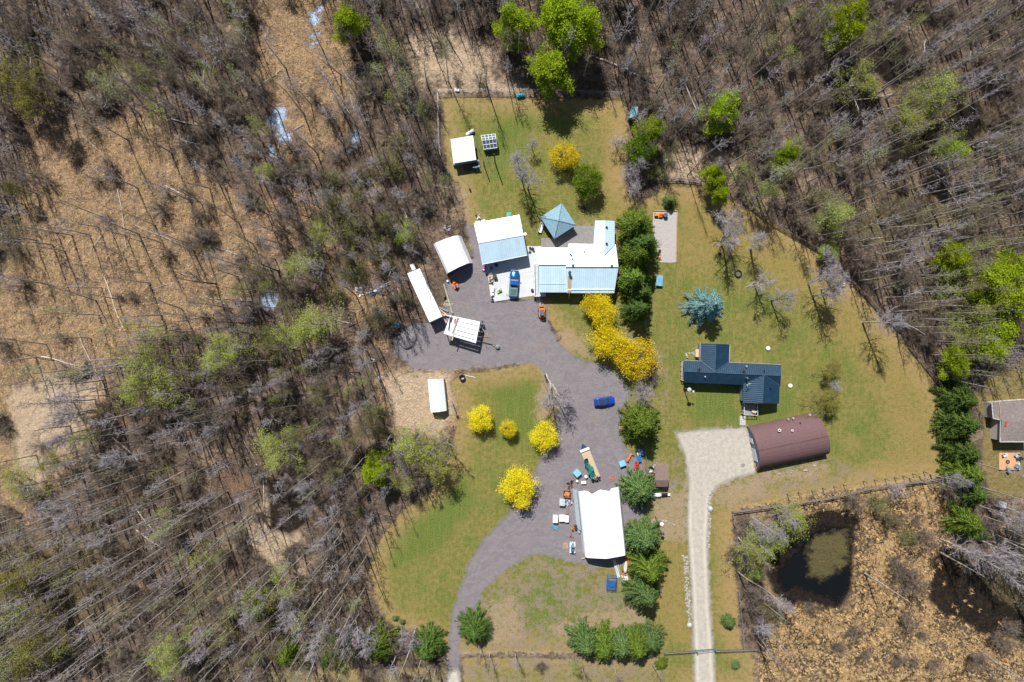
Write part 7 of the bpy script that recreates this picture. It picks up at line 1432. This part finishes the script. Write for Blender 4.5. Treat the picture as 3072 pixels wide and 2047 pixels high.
for x in (-1, 1):
    for y in (-1, 1): MB().box((x*.55, y*1.0, 0), (.08, .08, .68)).build('leg', DARKM, t_)
m_ = MB(); fx_ = XY('C', [(1650, 300), (1945, 302), (1930, 940)]); m_.bar((*fx_[0], .12), (*fx_[1], .12), .14, .22); m_.bar((*fx_[1], .12), (*fx_[2], .12), .14, .22); tag(m_.build('timber_edging', WOOD), 'wooden edging around the gravel playground', 'edging')
# back lawn
t_ = thing('propane_tank', 'white propane tank at the top corner of the garden shed', 'propane tank', P('A', 708, 540), R(35)); m_ = MB(); m_.loft([[(x, r_*math.cos(a_), .55+r_*math.sin(a_)) for a_ in [i*.524 for i in range(12)]] for x, r_ in ((-1.05, .06), (-.98, .28), (-.8, .40), (.8, .40), (.98, .28), (1.05, .06))]); m_.build('tank', WHITEP, t_, smooth=True); MB().box((0, 0, .9), (.35, .3, .2)).build('valve_dome', WHITEP, t_, bevel=.03)
for x in (-.5, .5): MB().box((x, 0, 0), (.12, .6, .2)).build('foot', STEEL, t_)
barrel('A', 482, 945, .38, .85, M('grey_barrel', (.22, .27, .33), .5), 'grey barrel left of the garden shed', name='barrel'); p = P('A', 1215, 165); t_ = thing('feed_drum', 'turquoise drum lying on its side at the back fence', 'drum', (p.x, p.y, .45), R(14)); m_ = MB(); m_.tube([(-.85, 0, 0), (-.8, 0, 0), (-.3, 0, 0), (-.25, 0, 0), (.25, 0, 0), (.3, 0, 0), (.8, 0, 0), (.85, 0, 0)], [.38, .44, .44, .41, .41, .44, .44, .38], 18); m_.build('body', M('turquoise_plastic', (.02, .40, .42), .45), t_, smooth=True)
MB().tube([(.851, .15, .1), (.88, .15, .1)], .06, 8).build('bung', WHITEP, t_)
crate('K3', 1795, 1450, .9, .75, .5, R(30), M('pale_grey_box', (.5, .48, .45), .8), 'pale grey box lying in the woods above the plank fence', ribs=0)
for i, (a, b, r_, lab) in enumerate([((780, 650), (850, 850), .16, 'dark straight strip between shed and greenhouse, upper one'), ((880, 770), (930, 920), .13, 'dark straight strip below the greenhouse')]): log('A', a, b, r_, M_DBARK, lab, fork=False)  # two slim dark strips laid flat on the lawn
pole('A', 958, 835, 6.5, .14, M_DBARK, 'bare upright dead pole below the greenhouse with a long straight shadow', 'dead_pole', 'pole'); pole('A', 850, 870, 4.5, .12, M_DBARK, 'second upright dead pole nearer the garden shed', 'dead_pole', 'pole'); pole('A', 705, 1105, .9, .2, BLACKM, 'short black stub on the lawn below the garden shed', 'stub', 'post')
crate('A', 575, 100, .9, .45, .4, R(-10), WHITEP, 'white box just outside the back fence', ribs=0)
# open lawn
ringpit('Y', 765, 970, .78, RUBBER, 'large black tyre ring on the open lawn above the blue spruce', .35, name='tyre_ring', cat='tyre'); barrel('Y', 600, 790, .3, .4, BLACKM, 'black bucket on the lawn above the tyre ring', name='bucket'); barrel('Y', 1708, 1070, .38, .7, M('pale_barrel', (.55, .56, .56), .5), 'pale barrel inside the curving plank fence', name='barrel'); pole('Y', 1788, 1080, .5, .16, WOOD, 'tree stump right of the pale barrel', 'stump', 'stump')
for x, y, lab in ((1103, 222, 'white round well cover above the navy roofed house'), (1330, 605, 'white round well cover right of the navy roofed house')): barrel('G', x, y, .42, .3, WHITEP, lab, name='well_cover')
heap('G', 278, 305, (.55, .3, .5), [WHITEP, M('flower_pot', (.5, .5, .55), .7)], 'pale flower pots at the upper left corner of the navy roofed house', 71, 6, 'flower_pots', 'pots', 'pot')
for i, (x, y) in enumerate([(268, 278), (300, 270), (332, 270), (356, 262), (352, 284)]): tag(MB().blob((0, 0, 0), (.26, .22, .06), i, .2, 10, 4, True).build('stepping_stone', STONE), ['first stepping stone beside the flower pots', 'second stepping stone from the flower pots', 'third stepping stone from the flower pots', 'stepping stone nearest the wing roof', 'stepping stone just under the nearest one'][i], 'stepping stone').location = P('G', x, y, .02)
crate('G', 388, 272, 1.0, 1.6, .9, 0, M('tan_chest', (.52, .38, .28), .7), 'tan deck chest left of the north wing', name='deck_chest', cat='chest', ribs=1)
chair('G', 948, 862, .62, 2.6, WOODL, 'wooden chair on the porch of the navy roofed house'); crate('G', 948, 830, .5, .9, .4, 0, WOOD, 'brown bench box on the porch in the roof shade', z=.62, name='bench_box')
p = P('G', 987, 1408); t_ = thing('wooden_dinghy', 'small wooden boat frame leaning at the front of the brown arched hut', 'boat', p, R(96)); m_ = MB(); m_.loft([[(x, -w_, .6), (x, -w_*.6, .1), (x, w_*.6, .1), (x, w_, .6), (x, w_*.8, .62), (x, w_*.45, .2), (x, -w_*.45, .2), (x, -w_*.8, .62)] for x, w_ in ((-1.35, .12), (-.9, .42), (0, .55), (.9, .45), (1.35, .12))]); m_.build('hull', M('varnished_wood', (.60, .30, .10), .5), t_, smooth=False)
MB().box((0, 0, .45), (.2, .85, .04)).build('thwart', WOOD, t_)
for x in (-.6, .65): MB().box((x, 0, .4), (.18, .75, .04)).build('thwart', WOOD, t_)
for i, (x, y, s_) in enumerate([(1225, 1508, .4), (1342, 1500, .3), (1352, 1478, .3), (1490, 1472, .45), (1575, 1425, .45)]): tag(MB().blob((0, 0, 0), (s_, s_*.6, .25), i+20, .3, 9, 4, True).build('boulder', STONE), ['leftmost tan rock below the brown hut', 'lower rock of the touching pair below the brown hut', 'upper rock of the touching pair below the brown hut', 'tan rock right of the pair below the brown hut', 'rightmost rock below the brown hut'][i], 'rock').location = P('G', x, y)
barrel('G', 850, 1418, .38, .04, M('iron_cover', (.22, .21, .21), .8), 'flat dark drain cover in the parking gravel', name='drain_cover')
# stones along the road and the lamp bed
rr = random.Random(3); srcs = []
def stones(f, pts, n, sp, lab, grp, s0=.12, s1=.34):
    for i in range(n):
        u = rr.random()*(len(pts)-1); k = int(u); a, b = pts[k], pts[k+1]; q = P(f, a[0]+(b[0]-a[0])*(u-k), a[1]+(b[1]-a[1])*(u-k)); s_ = rr.uniform(s0, s1)
        if not srcs:
            for j in range(5): srcs.append(MB().blob((0, 0, 0), (1, .8, .6), j+60, .35, 8, 4, True).build('road_stone', STONE))
            for j, o in enumerate(srcs): o.location = P('L', 2040+(j % 2)*8, 130+j*22); o.scale = (.25,)*3; tag(o, 'fist to head sized stone in the row left of the pale road', 'stone', 'stones left of the pale road')
        o = srcs[rr.randrange(5)].copy(); COL.objects.link(o); o.location = (q.x+rr.uniform(-sp, sp), q.y+rr.uniform(-sp, sp)*.6, 0); o.scale = (s_, s_, s_); o.rotation_euler = (0, 0, rr.random()*6); tag(o, lab, 'stone', grp)
stones('L', [(2035, 30), (2050, 200), (2058, 380), (2062, 500), (2078, 670)], 85, .45, 'fist to head sized stone in the row left of the pale road', 'stones left of the pale road')
stones('J', [(90, 205), (62, 290), (68, 430), (58, 520), (60, 650)], 45, .22, 'stone in the row between the pale road and the pond side grass', 'stones right of the pale road')
stones('F', [(1500, 618), (1680, 622), (1800, 655), (1880, 690)], 32, .25, 'small whitish stone in the curved line below the lamp pole', 'stones below the lamp pole', .1, .24)
for f, x, y, s_, lab in (('J', 73, 347, .62, 'big white boulder right of the pale road'), ('L', 2078, 682, .6, 'big white boulder left of the pale road near the gate')): o = MB().blob((0, 0, -.05), (s_, s_, s_*.75), 9, .2, 12, 6, True).build('boulder', M('white_boulder', (.42, .43, .44), .8), smooth=True); o.location = P(f, x, y); tag(o, lab, 'boulder')
# right hand patio
p = P('I', 982, 966); t_ = thing('patio', 'orange paved patio with a fire bowl below the grey roofed house', 'patio', (p.x, p.y, 0)); MB().box((-.3, 0, 0), (3.9, 3.75, .1)).build('paving', M('orange_pavers', (.52, .30, .17), .85, var=.12, scale=6), t_); MB().box((1.95, 0, 0), (.58, 3.8, .11)).build('edge_slab', M('patio_edge', (.5, .48, .45), .85), t_)
m_ = MB(); m_.bar((-2.3, 1.95, .15), (2.3, 1.95, .15), .1, .15); m_.bar((-2.3, -1.95, .15), (2.2, -1.95, .15), .1, .15); m_.build('border', DARKM, t_); ringpit('I', 958, 972, .36, DARKM, 'dark fire bowl in the middle of the orange patio', .35, name='fire_bowl', cat='fire bowl')
for x, y, rz, mt, lab in ((918, 903, -1.2, WHITEP, 'white lounge chair at the upper left of the patio'), (1040, 908, -2.4, M('pale_grey_chair', (.4, .42, .48), .7), 'grey armchair at the upper right of the patio'), (1062, 935, 3.0, DARKM, 'dark chair beside the upper right grey armchair'), (1042, 1015, 2.6, M('slate_chair', (.16, .22, .30), .7), 'slate chair at the lower right of the patio'), (958, 1045, 1.5, M('slate_chair', (.16, .22, .30), .7), 'slate chair at the bottom edge of the patio')): chair('I', x, y, .1, rz, mt, lab, s_=1.15)
p = P('I', 845, 1395); t_ = thing('utility_trailer', 'boxy grey blue cargo trailer at the foot of the right hand spruces', 'trailer', (p.x, p.y, 0), R(-10)); MB().box((0, 0, .4), (2.3, 1.2, 1.1), 0, .96).build('body', M('lavender_grey', (.30, .32, .40), .6), t_, bevel=.04); MB().box((0, 0, 1.51), (2.25, 1.15, .05)).build('roof', M('lavender_roof', (.36, .38, .47), .6), t_); wheels(t_, 2, 1.3, .28, (0,)); MB().bar((1.15, 0, .4), (1.9, 0, .35), .1, .1).build('tongue', DARKM, t_)
for i, (x, y) in enumerate([(350, 440), (352, 562), (355, 665)]): heap('I', x, y, (.5, .4, .5), [M('bin_grey', (.35, .40, .45), .7), BLACKM, STEEL], ['upper bundle of grey junk by the right hand spruces', 'middle bundle of grey junk by the right hand spruces', 'lower bundle of grey junk by the right hand spruces'][i], 80+i, 6)
# in the woods: lumber pile and dark heap
for i, (a, b, w_, mt, lab) in enumerate([((1530, 915), (1705, 805), .16, WHITEP, 'white pole on top of the woodland lumber pile'), ((1520, 900), (1720, 820), .2, M('lilac_pipe', (.42, .40, .55), .6), 'lilac pipe across the woodland lumber pile'), ((1540, 925), (1640, 870), .3, BLUE, 'blue beam in the woodland lumber pile'), ((1500, 905), (1600, 880), .25, M('pale_blue_board', (.50, .60, .66), .6), 'pale blue board at the left of the woodland lumber pile'), ((1685, 850), (1800, 975), .18, M('lilac_pipe', (.42, .40, .55), .6), 'lilac pipe pointing down right from the lumber pile'), ((1785, 860), (1830, 935), .15, WOODL, 'tan board right of the lumber pile')]): plank('N1', a, b, w_, .1, .25+.11*i, mt, lab)
heap('N1', 1450, 890, (1.1, 1.0, .5), [WHITEP, WHITEP, M('pale_blue_board', (.50, .60, .66), .6)], 'white buckets and sheets left of the woodland lumber pile', 91, 12, 'bucket_heap', 'buckets', 'bucket'); heap('N1', 1525, 850, (.8, .6, .45), [M('dark_blue_tub', (.03, .06, .18), .5), WHITEP], 'dark blue tubs above the woodland lumber pile', 92, 9, 'tub_heap', 'tubs', 'tub')
heap('N1', 1550, 1500, (.8, .5, .4), [WHITEP, WOOD, M('pale_blue_board', (.50, .60, .66), .6)], 'small white and wooden debris at the left end of the yard', 93, 6); crate('D', 70, 1000, .5, .8, .3, R(20), WHITEP, 'white box at the edge of the straw patch', ribs=0)
p = P('M2', 805, 350); t_ = thing('tarp_heap', 'black tarpaulin heap between fallen white trunks in the left marsh', 'tarpaulin heap', p)
for i, (x, y, s_) in enumerate([(0, 1.1, 1.0), (.1, -.6, .8), (-.4, .3, .6), (-1.8, -1.0, .7)]): MB().blob((x, y, 0), (s_, s_*.9, s_*.9), 30+i, .7, 16, 9, True).build('fold', BLACKM, t_)
